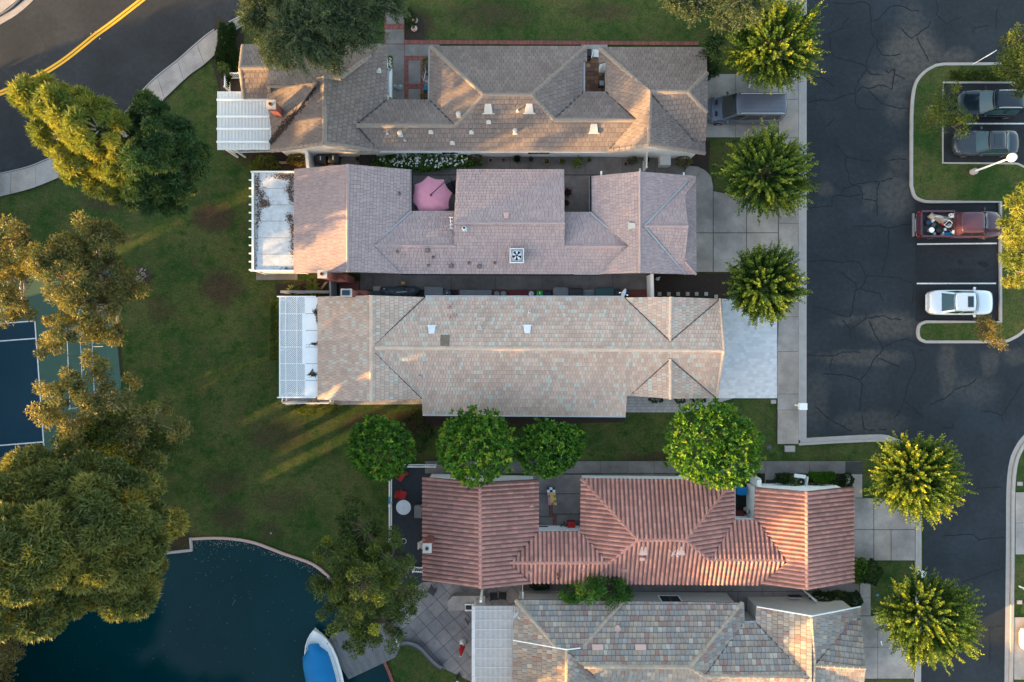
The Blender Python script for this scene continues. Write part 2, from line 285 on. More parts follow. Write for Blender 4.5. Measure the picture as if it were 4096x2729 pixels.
# ---------------------------------------------------------------- fields of tiles, pavers, boards
def clip_rect(poly, x0, x1, y0, y1):
    for ax, lim, sg in ((0, x0, 1), (0, x1, -1), (1, y0, 1), (1, y1, -1)):
        out = []; n = len(poly)
        if n == 0: return out
        p = poly[-1]; dp = (p[ax] - lim) * sg
        for q in poly:
            dq = (q[ax] - lim) * sg
            if (dp >= 0) != (dq >= 0):
                t = dp / (dp - dq); out.append((p[0] + (q[0] - p[0]) * t, p[1] + (q[1] - p[1]) * t))
            if dq >= 0: out.append(q)
            p, dp = q, dq
        poly = out
    return poly
def area2(p): return 0.5 * sum(p[i - 1][0] * p[i][1] - p[i][0] * p[i - 1][1] for i in range(len(p)))
def newell(pts):
    n = Vector((0, 0, 0))
    for i in range(len(pts)):
        a, b = pts[i - 1], pts[i]; n += Vector(((a.y - b.y) * (a.z + b.z), (a.z - b.z) * (a.x + b.x), (a.x - b.x) * (a.y + b.y)))
    n.normalize(); return n if n.z > 0 else -n
class Field:
    def __init__(s, parent, name, mats, weights, du, dv, th=0.03, lap=0.0, prof=None, gap=0.008, gapv=None, stagger=0.5, rnd=0.0, jit=0.004, dist=None, randw=0.0, pan=None):
        s.__dict__.update(locals()); s.cells = []; s.r = random.Random(len(name) * 7 + int(du * 1000) + len(mats))
        s.gapv = gap if gapv is None else gapv
    def face(s, pts, udir=None, lift=0.0):
        n = newell(pts); o = sum(pts, Vector((0, 0, 0))) / len(pts)
        if udir is None:
            v = (Vector((0, 0, 1)) - n * n.z)
            v = v.normalized() if v.length > 1e-3 else Vector((0, 1, 0)); u = v.cross(n).normalized()
        else: u = Vector((math.cos(udir), math.sin(udir), 0)); u = (u - n * u.dot(n)).normalized(); v = n.cross(u)
        o = o + n * lift
        p2 = [((p - o).dot(u), (p - o).dot(v)) for p in pts]
        if area2(p2) < 0: p2.reverse()
        b0 = min(p[1] for p in p2); b1 = max(p[1] for p in p2); j = 0; b = b0
        # fit a whole number of courses to the slope
        nr = max(1, round((b1 - b0) / s.dv)); dv = (b1 - b0) / nr if udir is None else s.dv
        if udir is not None: nr = math.ceil((b1 - b0) / s.dv)
        for j in range(nr):
            bb = b0 + j * dv
            row = clip_rect(p2, -1e4, 1e4, bb, bb + dv)
            if len(row) < 3: continue
            ra = min(p[0] for p in row); rb = max(p[0] for p in row)
            a = math.floor(ra / s.du) * s.du - (s.stagger * s.du if j % 2 else 0) + (s.rnd * s.r.random() * s.du)
            while a < rb:
                w = s.du * (1 + s.randw * (s.r.random() * 2 - 1)) if s.randw else s.du
                if a + w > ra:
                    x0, x1, y0, y1 = a + s.gap / 2, a + w - s.gap / 2, bb + s.gapv / 2, bb + dv - s.gapv / 2
                    c = clip_rect(row, x0, x1, y0, y1)
                    if len(c) >= 3:
                        ar = area2(c)
                        if ar > 0.03 * w * dv:
                            full = ar > 0.995 * (x1 - x0) * (y1 - y0)
                            wt = s.weights; mi = s.r.choices(range(len(s.mats)), wt)[0]
                            ctr = o + u * (a + w / 2) + v * (bb + dv / 2)
                            s.cells.append((o, u, v, n, x0, x1, y0, y1, c, full, mi, s.r.uniform(-s.jit, s.jit), ctr))
                a += w
        return s
    def zf(s, x, y, x0, x1, y0, y1):
        z = s.th + s.lap * (1 - (y - y0) / (y1 - y0))
        if s.prof: z += s.prof[0] * s.pf((x - x0) / (x1 - x0))
        return z
    def pf(s, t):
        return max(0.0, math.sin(math.pi * min(1, max(0, t / 0.72)))) if t < 0.72 else 0.0
    def geo(s, mb, cell, mi, world=True):
        o, u, v, n, x0, x1, y0, y1, c, full, _, dz, ctr = cell
        if world: tr = lambda x, y, z: o + u * x + v * y + n * (z + dz)
        else: tr = lambda x, y, z: Vector((x - x0, y - y0, z))
        strips = [(x0, x1)]
        if s.prof: strips = [(x0 + (x1 - x0) * q0, x0 + (x1 - x0) * q1) for q0, q1 in s.prof[1]]
        for (a, b) in strips:
            k = c if not s.prof else clip_rect(c, a, b, y0, y1)
            if len(k) < 3: continue
            top = [tr(x, y, s.zf(x, y, x0, x1, y0, y1)) for x, y in k]
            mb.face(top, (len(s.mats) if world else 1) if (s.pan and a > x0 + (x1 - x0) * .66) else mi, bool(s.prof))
            for i in range(len(k)):
                p, q = k[i - 1], k[i]
                if s.prof and not (abs(p[1] - y0) < 1e-4 and abs(q[1] - y0) < 1e-4): continue
                mb.face([tr(p[0], p[1], 0), tr(q[0], q[1], 0), top[i], top[i - 1]], mi)
    def finish(s, lim=300, stuff_name=None):
        mats = [M[k] for k in s.mats]
        cand = [c for c in s.cells if c[9]]
        if not s.randw: cand.sort(key=lambda c: (c[12].x ** 2 + c[12].y ** 2) - c[12].z * 3)
        pick = set(id(c) for c in cand[:lim]) if len(s.cells) > lim else set(id(c) for c in s.cells)
        cache = {}; off = BASE.get(s.parent, Vector((0, 0, 0))); rest = MB(); nrest = 0
        for c in s.cells:
            if id(c) in pick:
                key = (c[10], round(c[5] - c[4], 3), round(c[7] - c[6], 3)) if c[9] else None
                me = cache.get(key) if key else None
                if me is None:
                    mb = MB(); s.geo(mb, c, 0, False); me = mb.mesh(s.name, [mats[c[10]], M[s.pan]] if s.pan else mats[c[10]])
                    if key: cache[key] = me
                ob = bpy.data.objects.new(s.name, me); COL.objects.link(ob); ob.parent = s.parent
                o, u, v, n = c[:4]; t = o + u * c[4] + v * c[6] + n * c[11] - off
                ob.matrix_local = Matrix(((u.x, v.x, n.x, t.x), (u.y, v.y, n.y, t.y), (u.z, v.z, n.z, t.z), (0, 0, 0, 1)))
            else: s.geo(rest, c, c[10]); nrest += 1
        if nrest:
            r = rest.build(stuff_name or s.name, mats + ([M[s.pan]] if s.pan else []), s.parent); r['kind'] = 'stuff'
# ---------------------------------------------------------------- ground helpers
def sheet(name, pts, z, mat, th=0.0, parent=None, kind='structure', **kw):
    mb = MB(); w = [P(x, y, 0) for x, y in pts]
    if th: mb.prism(w, z - th, z)
    else:
        if area2([(p.x, p.y) for p in w]) < 0: w.reverse()
        mb.face([(p.x, p.y, z) for p in w])
    return mb.build(name, M[mat], parent, kind=kind if parent is None else None, **kw)
def slabs(parent, rects, mat, z0, z1, name='slab', gap=0.025):
    """rects: polygons in px, each one concrete slab, shrunk by the joint"""
    for r in rects:
        w = [P(x, y) for x, y in r]; c = sum(w, Vector((0, 0, 0))) / len(w)
        w2 = []
        for p in w:
            d = p - c; w2.append(p - Vector((math.copysign(min(gap / 2, abs(d.x) * .3), d.x), math.copysign(min(gap / 2, abs(d.y) * .3), d.y), 0)))
        MB().prism(w2, z0, z1).build(name, M[mat], parent)
def gridrects(x0, x1, y0, y1, xs, ys):
    X = [x0] + [x for x in xs if x0 < x < x1] + [x1]; Y = [y0] + [y for y in ys if y0 < y < y1] + [y1]
    return [[(X[i], Y[j]), (X[i + 1], Y[j]), (X[i + 1], Y[j + 1]), (X[i], Y[j + 1])] for i in range(len(X) - 1) for j in range(len(Y) - 1)]
def strip(line, w_px, side=0):
    """closed polygon around a pixel polyline; side -1/0/1 chooses where the width lies"""
    L = []; R = []; n = len(line)
    for i in range(n):
        a = Vector(line[max(i - 1, 0)] + (0,)); b = Vector(line[min(i + 1, n - 1)] + (0,)); t = (b - a).normalized(); nn = Vector((-t.y, t.x, 0)); p = Vector(line[i] + (0,))
        l = p + nn * (w_px * (0.5 + side * 0.5)); r = p - nn * (w_px * (0.5 - side * 0.5)); L.append((l.x, l.y)); R.append((r.x, r.y))
    return L, R
def band(name, line, w_px, z0, z1, mat, side=0, parent=None, **kw):
    L, R = strip(line, w_px, side); mb = MB()
    Lw = [P(*p) for p in L]; Rw = [P(*p) for p in R]
    for i in range(len(L) - 1):
        q = [Lw[i], Rw[i], Rw[i + 1], Lw[i + 1]]
        if area2([(p.x, p.y) for p in q]) < 0: q.reverse()
        mb.face([(p.x, p.y, z1) for p in q])
    if z1 - z0 > 0.01:
        for S_ in (Lw, Rw):
            for i in range(len(S_) - 1): mb.face([(S_[i].x, S_[i].y, z0), (S_[i + 1].x, S_[i + 1].y, z0), (S_[i + 1].x, S_[i + 1].y, z1), (S_[i].x, S_[i].y, z1)])
        for S_ in ((Lw[0], Rw[0]), (Rw[-1], Lw[-1])): mb.face([(S_[0].x, S_[0].y, z0), (S_[1].x, S_[1].y, z0), (S_[1].x, S_[1].y, z1), (S_[0].x, S_[0].y, z1)])
    return mb.build(name, M[mat], parent, **kw)
def smooth_line(pts, n=6):
    out = []; m = len(pts)
    for i in range(m - 1):
        p0, p1, p2, p3 = (Vector(pts[max(i - 1, 0)]), Vector(pts[i]), Vector(pts[i + 1]), Vector(pts[min(i + 2, m - 1)]))
        for k in range(n):
            t = k / n; q = 0.5 * ((2 * p1) + (p2 - p0) * t + (2 * p0 - 5 * p1 + 4 * p2 - p3) * t * t + (3 * p1 - p0 - 3 * p2 + p3) * t ** 3); out.append((q.x, q.y))
    out.append(tuple(pts[-1])); return out

# ---------------------------------------------------------------- ground and roads
g = MB(); g.face([(-260, -260, -0.02), (260, -260, -0.02), (260, 260, -0.02), (-260, 260, -0.02)])
ground = g.build('ground', M['lawn'], kind='structure')
# street in the north west with its kerb, gutter and pavement
KERB = smooth_line([(1130, -40), (996, 45), (938, 74), (848, 121), (781, 174), (710, 237), (625, 304), (567, 362), (527, 415), (440, 510), (340, 575), (232, 616), (179, 638), (112, 665), (0, 692), (-160, 720)], 4)
OUT = smooth_line([(1150, 5), (996, 90), (920, 147), (888, 196), (817, 263), (759, 304), (665, 393), (603, 455), (500, 560), (400, 640), (308, 683), (268, 700), (134, 754), (0, 789), (-160, 825)], 4)
sheet('street', KERB + [(-700, 800), (-700, -700), (1130, -700)], 0.0, 'road')
band('gutter', KERB, 14, 0, 0.006, 'kerb_grey', -1, kind='structure')
band('kerb_line', [(x + 4, y + 4) for x, y in KERB], 4, 0, 0.009, 'kerb_dark', 0, kind='structure')
pav = MB(); 
pv_in = [(x + 8, y + 8) for x, y in KERB]
ppoly = [P(*p) for p in pv_in + OUT[::-1]]
pav.prism(ppoly, -0.02, 0.09); pavement = pav.build('pavement', M['joint'], kind='structure')
def along(line, t):
    d = [0]; 
    for i in range(1, len(line)): d.append(d[-1] + math.dist(line[i], line[i - 1]))
    L = t * d[-1]
    for i in range(1, len(line)):
        if d[i] >= L: f = (L - d[i - 1]) / max(1e-6, d[i] - d[i - 1]); return (line[i - 1][0] + (line[i][0] - line[i - 1][0]) * f, line[i - 1][1] + (line[i][1] - line[i - 1][1]) * f)
    return line[-1]
NS = 15
for i in range(NS):
    a = [along(pv_in, (i + k / 4) / NS) for k in range(5)]; b = [along(OUT, (i + k / 4) / NS) for k in range(5)]
    q = [P(*p) for p in a + b[::-1]]; c = sum(q, Vector((0, 0, 0))) / len(q)
    MB().prism([c + (p - c) * 0.985 for p in q], 0.08, 0.115 + 0.004 * (i % 2)).build('slab', M['concrete' if i % 3 else 'concrete_warm'], pavement)
sheet('far_pavement', [(-60, -60), (86, -60), (76, 0), (0, 60), (-60, 100)], 0.10, 'concrete_warm', 0.1)
band('far_gutter', smooth_line([(150, -40), (116, 0), (60, 48), (0, 84), (-60, 120)], 3), 26, 0, 0.006, 'concrete_warm', 0, kind='structure')
band('far_kerb', smooth_line([(120, -40), (88, -6), (40, 38), (-6, 66), (-60, 96)], 3), 7, 0, 0.12, 'kerb_dark', 0, kind='structure')
CL = smooth_line([(640, -60), (567, 0), (446, 94), (379, 143), (268, 232), (179, 290), (89, 335), (0, 373), (-80, 398)], 5)
for s_, nm in ((-1, 'road_line'), (1, 'road_line')):
    L, R = strip(CL, 12, 0); ln = L if s_ < 0 else R
    band(nm, ln, 8.5, 0.004, 0.006, 'road_yellow', 0, kind='structure')
mk = MB()
for x, y in ((364, 135), (382, 128), (399, 155), (37, 340), (48, 372)): mk.box(P(x, y, 0.012), (0.09, 0.09, 0.02), 0.6)
STL = ['upper left one of the two raised markers above the yellow line', 'upper right one of the two raised markers above the yellow line', 'raised marker just below the yellow line, under the close pair', 'raised marker above the yellow line nearest the left edge', 'raised marker below the yellow line nearest the left edge']
for i, (x, y) in enumerate(((364, 135), (382, 128), (399, 155), (37, 340), (48, 372))):
    MB().lathe(P(x, y, 0.004), [(0.055, 0), (0.05, 0.012), (0.03, 0.02)], 8).build('road_stud', M['pale_wood'], label=STL[i], cat='road marker', group='raised markers by the yellow line')
# car park and side street
lot = [(3226, -700), (3226, 1747), (3510, 1740), (3560, 1742), (3600, 1755), (3650, 1790), (3690, 1860), (3698, 1960), (3696, 2100), (3690, 2300), (3685, 2729), (3680, 3300), (4010, 3300), (4017, 2729), (4024, 2200), (4026, 1959), (4038, 1847), (4060, 1790), (4096, 1745), (4160, 1700), (5400, 1700), (5400, -700)]
sheet('car_park', lot, 0.0, 'lot')
band('gutter', [(3214, -200), (3213, 1760)], 26, 0, 0.008, 'kerb_grey', 0, kind='structure')
band('kerb', [(3197, -200), (3196, 1760)], 8, 0, 0.125, 'kerb_grey', 0, kind='structure')
band('gutter', smooth_line([(3200, 1764), (3350, 1755), (3508, 1748), (3560, 1755), (3610, 1778), (3650, 1815), (3672, 1870), (3676, 1960)], 4), 20, 0, 0.010, 'kerb_grey', 0, kind='structure')
band('kerb', smooth_line([(3194, 1777), (3350, 1768), (3510, 1762), (3560, 1768), (3600, 1788), (3640, 1825), (3660, 1875), (3664, 1960)], 4), 9, 0, 0.125, 'kerb_grey', 0, kind='structure')
band('gutter', [(3676, 1960), (3676, 2400), (3672, 3000)], 20, 0, 0.010, 'kerb_grey', 0, kind='structure')
band('kerb', [(3663, 1960), (3662, 2400), (3658, 3000)], 7, 0, 0.125, 'kerb_grey', 0, kind='structure')
rk = smooth_line([(4200, 1690), (4130, 1722), (4096, 1752), (4070, 1788), (4046, 1847), (4034, 1959), (4032, 2200), (4026, 2729), (4020, 3100)], 4)
band('gutter', rk, 17, 0, 0.010, 'kerb_grey', 0, kind='structure')
band('kerb', [(x + 16, y + 4) for x, y in rk], 12, 0, 0.125, 'kerb_grey', 0, kind='structure')
sheet('verge', [(x + 20, y + 5) for x, y in rk] + [(4700, 3100), (4700, 1650)], 0.02, 'lawn')
def raised_bed(name, pts, kw, mat='lawn'):
    w = sheet(name, pts, 0.11, mat, 0.1)
    band('kerb', pts + [pts[0], pts[1]], kw, 0, 0.14, 'kerb_grey', 0, kind='structure'); return w
isA = [(4400, 254), (4001, 258), (3773, 259)] + smooth_line([(3740, 264), (3698, 288), (3663, 330), (3649, 390), (3644, 466)], 4) + [(3643, 600), (3643, 745)] + smooth_line([(3645, 752), (3655, 785), (3675, 800), (3700, 808)], 3) + [(3720, 809), (3999, 809), (3999, 1288), (3702, 1288)] + smooth_line([(3700, 1288), (3676, 1300), (3669, 1328), (3676, 1355), (3700, 1368)], 4) + [(3720, 1368), (4010, 1368)] + smooth_line([(4030, 1362), (4074, 1338), (4110, 1300), (4170, 1190)], 4) + [(4400, 1100)]
raised_bed('parking_island', isA, 11)
# parking bay cut into the island: its own asphalt, 4 mm above the planting
bay = [(3771, 333), (4700, 333), (4700, 656), (3769, 656)]
sheet('parking_bay', bay, 0.118, 'bay')
band('kerb', [(4080, 333), (3769, 333), (3767, 420), (3767, 654), (4050, 656), (4066, 657), (4096, 672), (4150, 720)], 7, 0.1, 0.15, 'kerb_grey', 0, kind='structure')
sheet('parking_bay', [(3660, 814), (3992, 814), (3992, 1284), (3662, 1284)], 0.006, 'bay')
for ln, z in (([(3855, 497), (4092, 497)], .122), ([(3668, 977), (3987, 974)], .010), ([(3667, 1134.5), (3984, 1134)], .010)):
    band('parking_line', ln, 5.5, z - .002, z, 'worn_white', 0, kind='structure')
# sealed cracks in the asphalt, one thin relief
ck = MB()
T4 = lambda L, oy: [(3000 + x * .4656, oy + y * .4656) for x, y in L]
cr = [T4(L, 0) for L in ([(700,20),(770,30),(860,40),(920,20),(990,15),(1030,50),(1040,180),(1045,290),(1090,350),(1095,410),(1140,470),(1200,480),(1290,465)], [(1045,185),(1100,165),(1150,110),(1200,60),(1270,45),(1340,65),(1390,100),(1450,90)], [(1600,0),(1610,90),(1600,130),(1690,210),(1720,185),(1820,145)], [(620,290),(660,300),(730,270),(790,240),(810,190),(850,150)], [(660,300),(690,330),(690,460),(750,500),(860,525),(990,565)], [(1090,350),(1040,430),(1000,530),(1000,600),(940,680),(915,740),(905,790)], [(1000,600),(1040,640),(1150,645)], [(1160,600),(1190,630),(1240,590),(1240,640),(1330,680)], [(1240,640),(1215,770),(1150,735),(1090,735),(1020,765),(970,745),(910,800)], [(500,880),(620,855),(700,870),(780,830),(870,805),(910,805)], [(910,805),(905,890),(930,930),(1070,945)], [(1010,765),(1080,840),(1130,890),(1290,930),(1370,935)], [(550,660),(630,670),(680,710),(720,745)], [(640,1100),(690,1060),(735,1015)], [(720,1240),(770,1275),(820,1350),(920,1370),(1050,1390)], [(820,1350),(815,1410),(845,1500)], [(600,480),(680,470)], [(1430,310),(1450,370),(1500,450),(1535,530)], [(1300,240),(1350,300),(1390,330),(1430,300),(1530,230),(1550,185)], [(1900,300),(1930,240),(2050,220)], [(2140,30),(2120,120),(2110,250)], [(1180,1380),(1260,1370),(1340,1370)])]
cr += [T4(L, 700) for L in ([(845,0),(850,60),(900,90),(950,110),(965,170),(960,205),(1090,225),(1095,350)], [(850,80),(900,80),(1050,55),(1110,60),(1220,30)], [(1110,60),(1095,130),(1090,225)], [(500,285),(600,275),(705,270),(710,190),(740,170),(850,185),(950,170)], [(780,160),(820,110),(890,90)], [(900,440),(1000,440),(1120,435),(1190,460),(1300,430),(1400,425)], [(1190,460),(1190,600),(1170,720),(1135,850)], [(500,745),(640,735),(720,740),(790,755),(880,735),(940,755)], [(940,755),(1000,870),(1130,870),(1280,885),(1370,925),(1450,910)], [(1000,870),(980,930),(940,980),(905,990)], [(780,830),(830,880),(910,930),(910,990),(895,1050),(880,1170),(860,1220),(820,1220)], [(940,980),(1020,1000),(1110,1015),(1145,1080)], [(550,1130),(640,1150),(730,1190),(820,1220)], [(820,1220),(800,1250),(860,1330),(860,1410)], [(860,1330),(930,1280),(1000,1230),(1150,1210),(1220,1240),(1300,1240)], [(1000,1230),(990,1180)], [(1020,1240),(1060,1340),(1110,1430),(1150,1500)], [(1150,1480),(1250,1430),(1330,1410),(1400,1430),(1480,1470)], [(1400,925),(1410,1000),(1395,1100)], [(1400,310),(1405,400),(1420,480)], [(1440,600),(1440,700),(1420,780)], [(2290,1440),(2330,1490)])]
cr += [T4(L, 1400) for L in ([(470,45),(600,50),(720,50),(800,20),(880,15),(950,25)], [(720,60),(690,110),(695,180)], [(620,210),(700,205),(800,215),(880,230),(950,260),(965,300),(950,420),(940,530)], [(950,260),(1020,180),(1060,90),(1140,0)], [(1090,65),(1180,100),(1290,145)], [(1390,0),(1420,90),(1420,160),(1370,260),(1330,420),(1290,520),(1240,590)], [(1320,440),(1400,500),(1490,585)], [(1960,240),(1880,300),(1760,340),(1690,410),(1550,465)], [(2340,280),(2270,400),(2190,530),(2160,560),(2060,530),(1990,525)], [(2160,560),(2165,620)], [(960,550),(980,680),(1070,690)], [(560,480),(660,580),(780,650),(870,700)], [(1640,670),(1740,665),(1750,620)], [(1860,1230),(1960,1190),(2160,1175)], [(1440,10),(1500,0)], [(1100,690),(1170,685)])]
cr += [T4(L, 2029) for L in ([(1640,250),(1800,235),(1920,235),(1970,280),(2180,255)], [(2000,1050),(2180,1015)], [(2060,1010),(2060,1340)], [(1800,650),(1900,620),(2190,515)])]
rj = random.Random(5)
for L in cr:
    d = []
    for i in range(len(L) - 1):
        n = max(1, int(math.dist(L[i], L[i + 1]) / 9))
        for k in range(n): t = k / n; d.append((L[i][0] * (1 - t) + L[i + 1][0] * t + rj.uniform(-2, 2), L[i][1] * (1 - t) + L[i + 1][1] * t + rj.uniform(-2, 2)))
    d.append(L[-1]); Lw, Rw = strip(d, 1, 0)
    for i in range(len(d) - 1):
        w0 = rj.uniform(1.2, 3.4) / 2 * (0.4 if i == 0 else 1) * 1.8; w1 = rj.uniform(2.2, 6.0) / 2
        c0, c1 = Vector(d[i] + (0,)), Vector(d[i + 1] + (0,)); t = (c1 - c0).normalized(); nn = Vector((-t.y, t.x, 0)); e = t * 0.8
        q = [P(*(c0 + nn * w0 - e).xy), P(*(c0 - nn * w0 - e).xy), P(*(c1 - nn * w1 + e).xy), P(*(c1 + nn * w1 + e).xy)]
        if area2([(p.x, p.y) for p in q]) < 0: q.reverse()
        ck.face([(p.x, p.y, 0.004 + 0.0004 * (i % 3)) for p in q])
ck.build('asphalt_cracks', M['crack'], kind='stuff')
# pavement along the houses, its slabs
walk = sheet('footpath', [(3112, -200), (3193, -200), (3193, 1776), (3106, 1776), (3110, 1400)], 0.10, 'joint', 0.12)
ys = [-200, -60, 60, 200, 325, 400, 552, 690, 768, 895, 1019, 1090, 1268, 1407, 1576, 1640, 1776]
for i in range(len(ys) - 1):
    slabs(walk, [[(3112 if ys[i] < 1270 else 3108, ys[i]), (3192, ys[i]), (3192, ys[i + 1]), (3112 if ys[i + 1] < 1270 else 3107, ys[i + 1])]], 'concrete_warm' if i % 2 else 'concrete', 0.08, 0.125 + 0.003 * (i % 3), gap=0.03)
def drive(name, outline, rects, mat, mat2, z=0.10):
    d = sheet(name, outline, z - 0.02, 'joint', 0.1)
    for i, r in enumerate(rects): slabs(d, [r], mat if i % 2 else mat2, z - 0.04, z + 0.003 * (i % 3), gap=0.03)
    return d
drive('driveway', [(2780, 298), (3111, 298), (3111, 552), (2780, 552)], gridrects(2780, 3111, 298, 552, [2940, 3030], [400, 470]), 'concrete', 'concrete')
d2 = [(2740, 662), (2790, 668), (2821, 683), (2844, 707), (2855, 747), (2862, 765), (2902, 776), (3111, 780), (3111, 1089), (2740, 1089)]
drive('driveway', d2, [[(2740, 662), (2790, 668), (2821, 683), (2844, 707), (2851, 747), (2851, 932), (2740, 932)], [(2740, 933), (2851, 933), (2851, 1089), (2740, 1089)], [(2852, 766), (2902, 776), (2984, 780), (2984, 932), (2852, 932)], [(2985, 780), (3111, 780), (3111, 932), (2985, 932)], [(2852, 933), (2984, 933), (2984, 1089), (2852, 1089)], [(2985, 933), (3111, 933), (3111, 1089), (2985, 1089)]], 'concrete_warm', 'concrete')
pd = sheet('driveway', [(2840, 1196), (3107, 1196), (3107, 1593), (2840, 1593)], 0.06, 'paver_b', 0.1)
fp = Field(pd, 'paver', ['paver_a', 'paver_b', 'paver_c'], [4, 3, 3], 0.33, 0.23, 0.035, gap=0.012, stagger=0.5, jit=0.003)
fp.face([P(*p) + Vector((0, 0, 0.06)) for p in ((2840, 1196), (3107, 1196), (3107, 1593), (2840, 1593))], 0.0); fp.finish()
pp = sheet('garden_path', [(2500, 1560), (2900, 1560), (2938, 1594), (2760, 1640), (2740, 1650), (2500, 1650)], 0.03, 'joint', 0.05)
fp = Field(pp, 'paver', ['path_paver', 'path_paver_b'], [1, 1], 0.22, 0.22, 0.03, gap=0.012, stagger=0.5)
fp.face([P(*p) + Vector((0, 0, 0.03)) for p in ((2500, 1570), (2890, 1570), (2930, 1594), (2740, 1650), (2500, 1650))], 0.0); fp.finish()
d4 = drive('driveway', [(3380, 1846), (3448, 1846), (3448, 1990), (3658, 1990), (3658, 2241), (3380, 2241)], [[(3380, 1896), (3447, 1896), (3447, 1991), (3380, 1991)], [(3380, 1992), (3492, 1992), (3492, 2117), (3380, 2117)], [(3493, 1992), (3658, 1992), (3658, 2117), (3493, 2117)], [(3380, 2118), (3492, 2118), (3492, 2241), (3380, 2241)], [(3493, 2118), (3561, 2118), (3561, 2241), (3493, 2241)], [(3562, 2118), (3658, 2118), (3658, 2241), (3562, 2241)]], 'concrete', 'concrete_warm')
wn_ = sheet('footpath', [(1700, 1841), (3448, 1846), (3448, 1896), (1700, 1893)], 0.045, 'joint', 0.06)
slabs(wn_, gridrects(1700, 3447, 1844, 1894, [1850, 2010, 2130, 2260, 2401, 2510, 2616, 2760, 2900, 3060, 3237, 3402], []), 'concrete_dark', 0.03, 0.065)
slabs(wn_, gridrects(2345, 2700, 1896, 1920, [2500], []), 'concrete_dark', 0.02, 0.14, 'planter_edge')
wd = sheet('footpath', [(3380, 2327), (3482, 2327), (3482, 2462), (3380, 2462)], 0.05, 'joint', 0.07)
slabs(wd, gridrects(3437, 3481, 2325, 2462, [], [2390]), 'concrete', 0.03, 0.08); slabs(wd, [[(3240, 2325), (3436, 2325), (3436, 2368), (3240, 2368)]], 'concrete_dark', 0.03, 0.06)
drive('driveway', [(3400, 2463), (3655, 2463), (3652, 2712), (3400, 2722)], gridrects(3400, 3654, 2463, 2713, [3508], [2587]), 'concrete', 'concrete')
drive('driveway', [(4058, 1968), (4400, 1968), (4400, 2217), (4058, 2217)], gridrects(4058, 4400, 1968, 2217, [4250], [2091]), 'concrete', 'concrete_warm')
drive('driveway', [(4054, 2467), (4400, 2467), (4400, 2717), (4050, 2717)], gridrects(4052, 4400, 2467, 2717, [4250], []), 'concrete', 'concrete_warm')
# side yards between the houses
sy = sheet('side_yard', [(1240, 560), (2759, 560), (2759, 667), (2740, 690), (2740, 1095), (1250, 1095)], 0.045, 'joint', 0.06)
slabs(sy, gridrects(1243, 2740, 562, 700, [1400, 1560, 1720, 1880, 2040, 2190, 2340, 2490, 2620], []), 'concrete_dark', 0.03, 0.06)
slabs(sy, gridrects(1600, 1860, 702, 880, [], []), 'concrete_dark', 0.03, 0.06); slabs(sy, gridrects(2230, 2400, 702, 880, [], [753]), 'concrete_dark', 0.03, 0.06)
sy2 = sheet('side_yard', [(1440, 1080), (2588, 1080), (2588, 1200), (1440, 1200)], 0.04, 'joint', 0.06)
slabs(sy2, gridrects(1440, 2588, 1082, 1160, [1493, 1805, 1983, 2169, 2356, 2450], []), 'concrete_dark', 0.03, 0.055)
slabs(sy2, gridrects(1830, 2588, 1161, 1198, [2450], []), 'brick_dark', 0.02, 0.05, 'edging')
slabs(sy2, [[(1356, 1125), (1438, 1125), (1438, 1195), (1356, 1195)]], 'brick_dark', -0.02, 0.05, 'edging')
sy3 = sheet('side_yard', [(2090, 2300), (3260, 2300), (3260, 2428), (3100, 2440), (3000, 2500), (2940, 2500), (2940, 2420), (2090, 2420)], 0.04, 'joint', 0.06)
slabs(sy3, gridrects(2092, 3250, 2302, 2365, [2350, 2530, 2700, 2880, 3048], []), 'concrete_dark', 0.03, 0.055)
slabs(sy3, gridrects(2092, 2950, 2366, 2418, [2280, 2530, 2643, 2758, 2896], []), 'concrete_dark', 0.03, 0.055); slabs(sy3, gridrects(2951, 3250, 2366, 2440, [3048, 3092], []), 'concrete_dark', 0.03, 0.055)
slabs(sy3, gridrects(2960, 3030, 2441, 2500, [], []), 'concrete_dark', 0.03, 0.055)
# court and path of the first house
cy1 = sheet('courtyard', [(1538, 50), (1618, 50), (1618, 178), (1760, 178), (1760, 420), (1538, 420)], 0.04, 'brick_dark', 0.06)
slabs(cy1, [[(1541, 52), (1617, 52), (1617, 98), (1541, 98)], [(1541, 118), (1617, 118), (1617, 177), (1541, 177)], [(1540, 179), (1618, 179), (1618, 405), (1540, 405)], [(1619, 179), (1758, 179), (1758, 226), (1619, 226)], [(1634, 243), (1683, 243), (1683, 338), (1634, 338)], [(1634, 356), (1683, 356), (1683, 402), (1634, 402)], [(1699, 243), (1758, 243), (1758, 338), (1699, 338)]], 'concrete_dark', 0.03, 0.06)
def bricks(parent, poly, du=0.20, dv=0.10, ang=0.0, z=0.05, mats=('brick_red', 'brick_dark'), lim=300):
    f = Field(parent, 'brick', list(mats), [1] * len(mats), du, dv, 0.02, gap=0.012, stagger=0.5)
    f.face([P(*p) + Vector((0, 0, z)) for p in poly], ang); return f
for q in ([(1541, 99), (1617, 99), (1617, 117), (1541, 117)], [(1619, 227), (1758, 227), (1758, 242), (1619, 242)], [(1619, 243), (1633, 243), (1633, 402), (1619, 402)], [(1684, 243), (1698, 243), (1698, 402), (1684, 402)], [(1634, 339), (1683, 339), (1683, 355), (1634, 355)]):
    bricks(cy1, q, 0.10, 0.22, 0.0 if q[1][0] - q[0][0] > 40 else math.pi / 2, 0.042).finish(60)
be = sheet('brick_edging', [(1618, 160), (2795, 166), (2795, 182), (1618, 177)], 0.03, 'joint', 0.05)
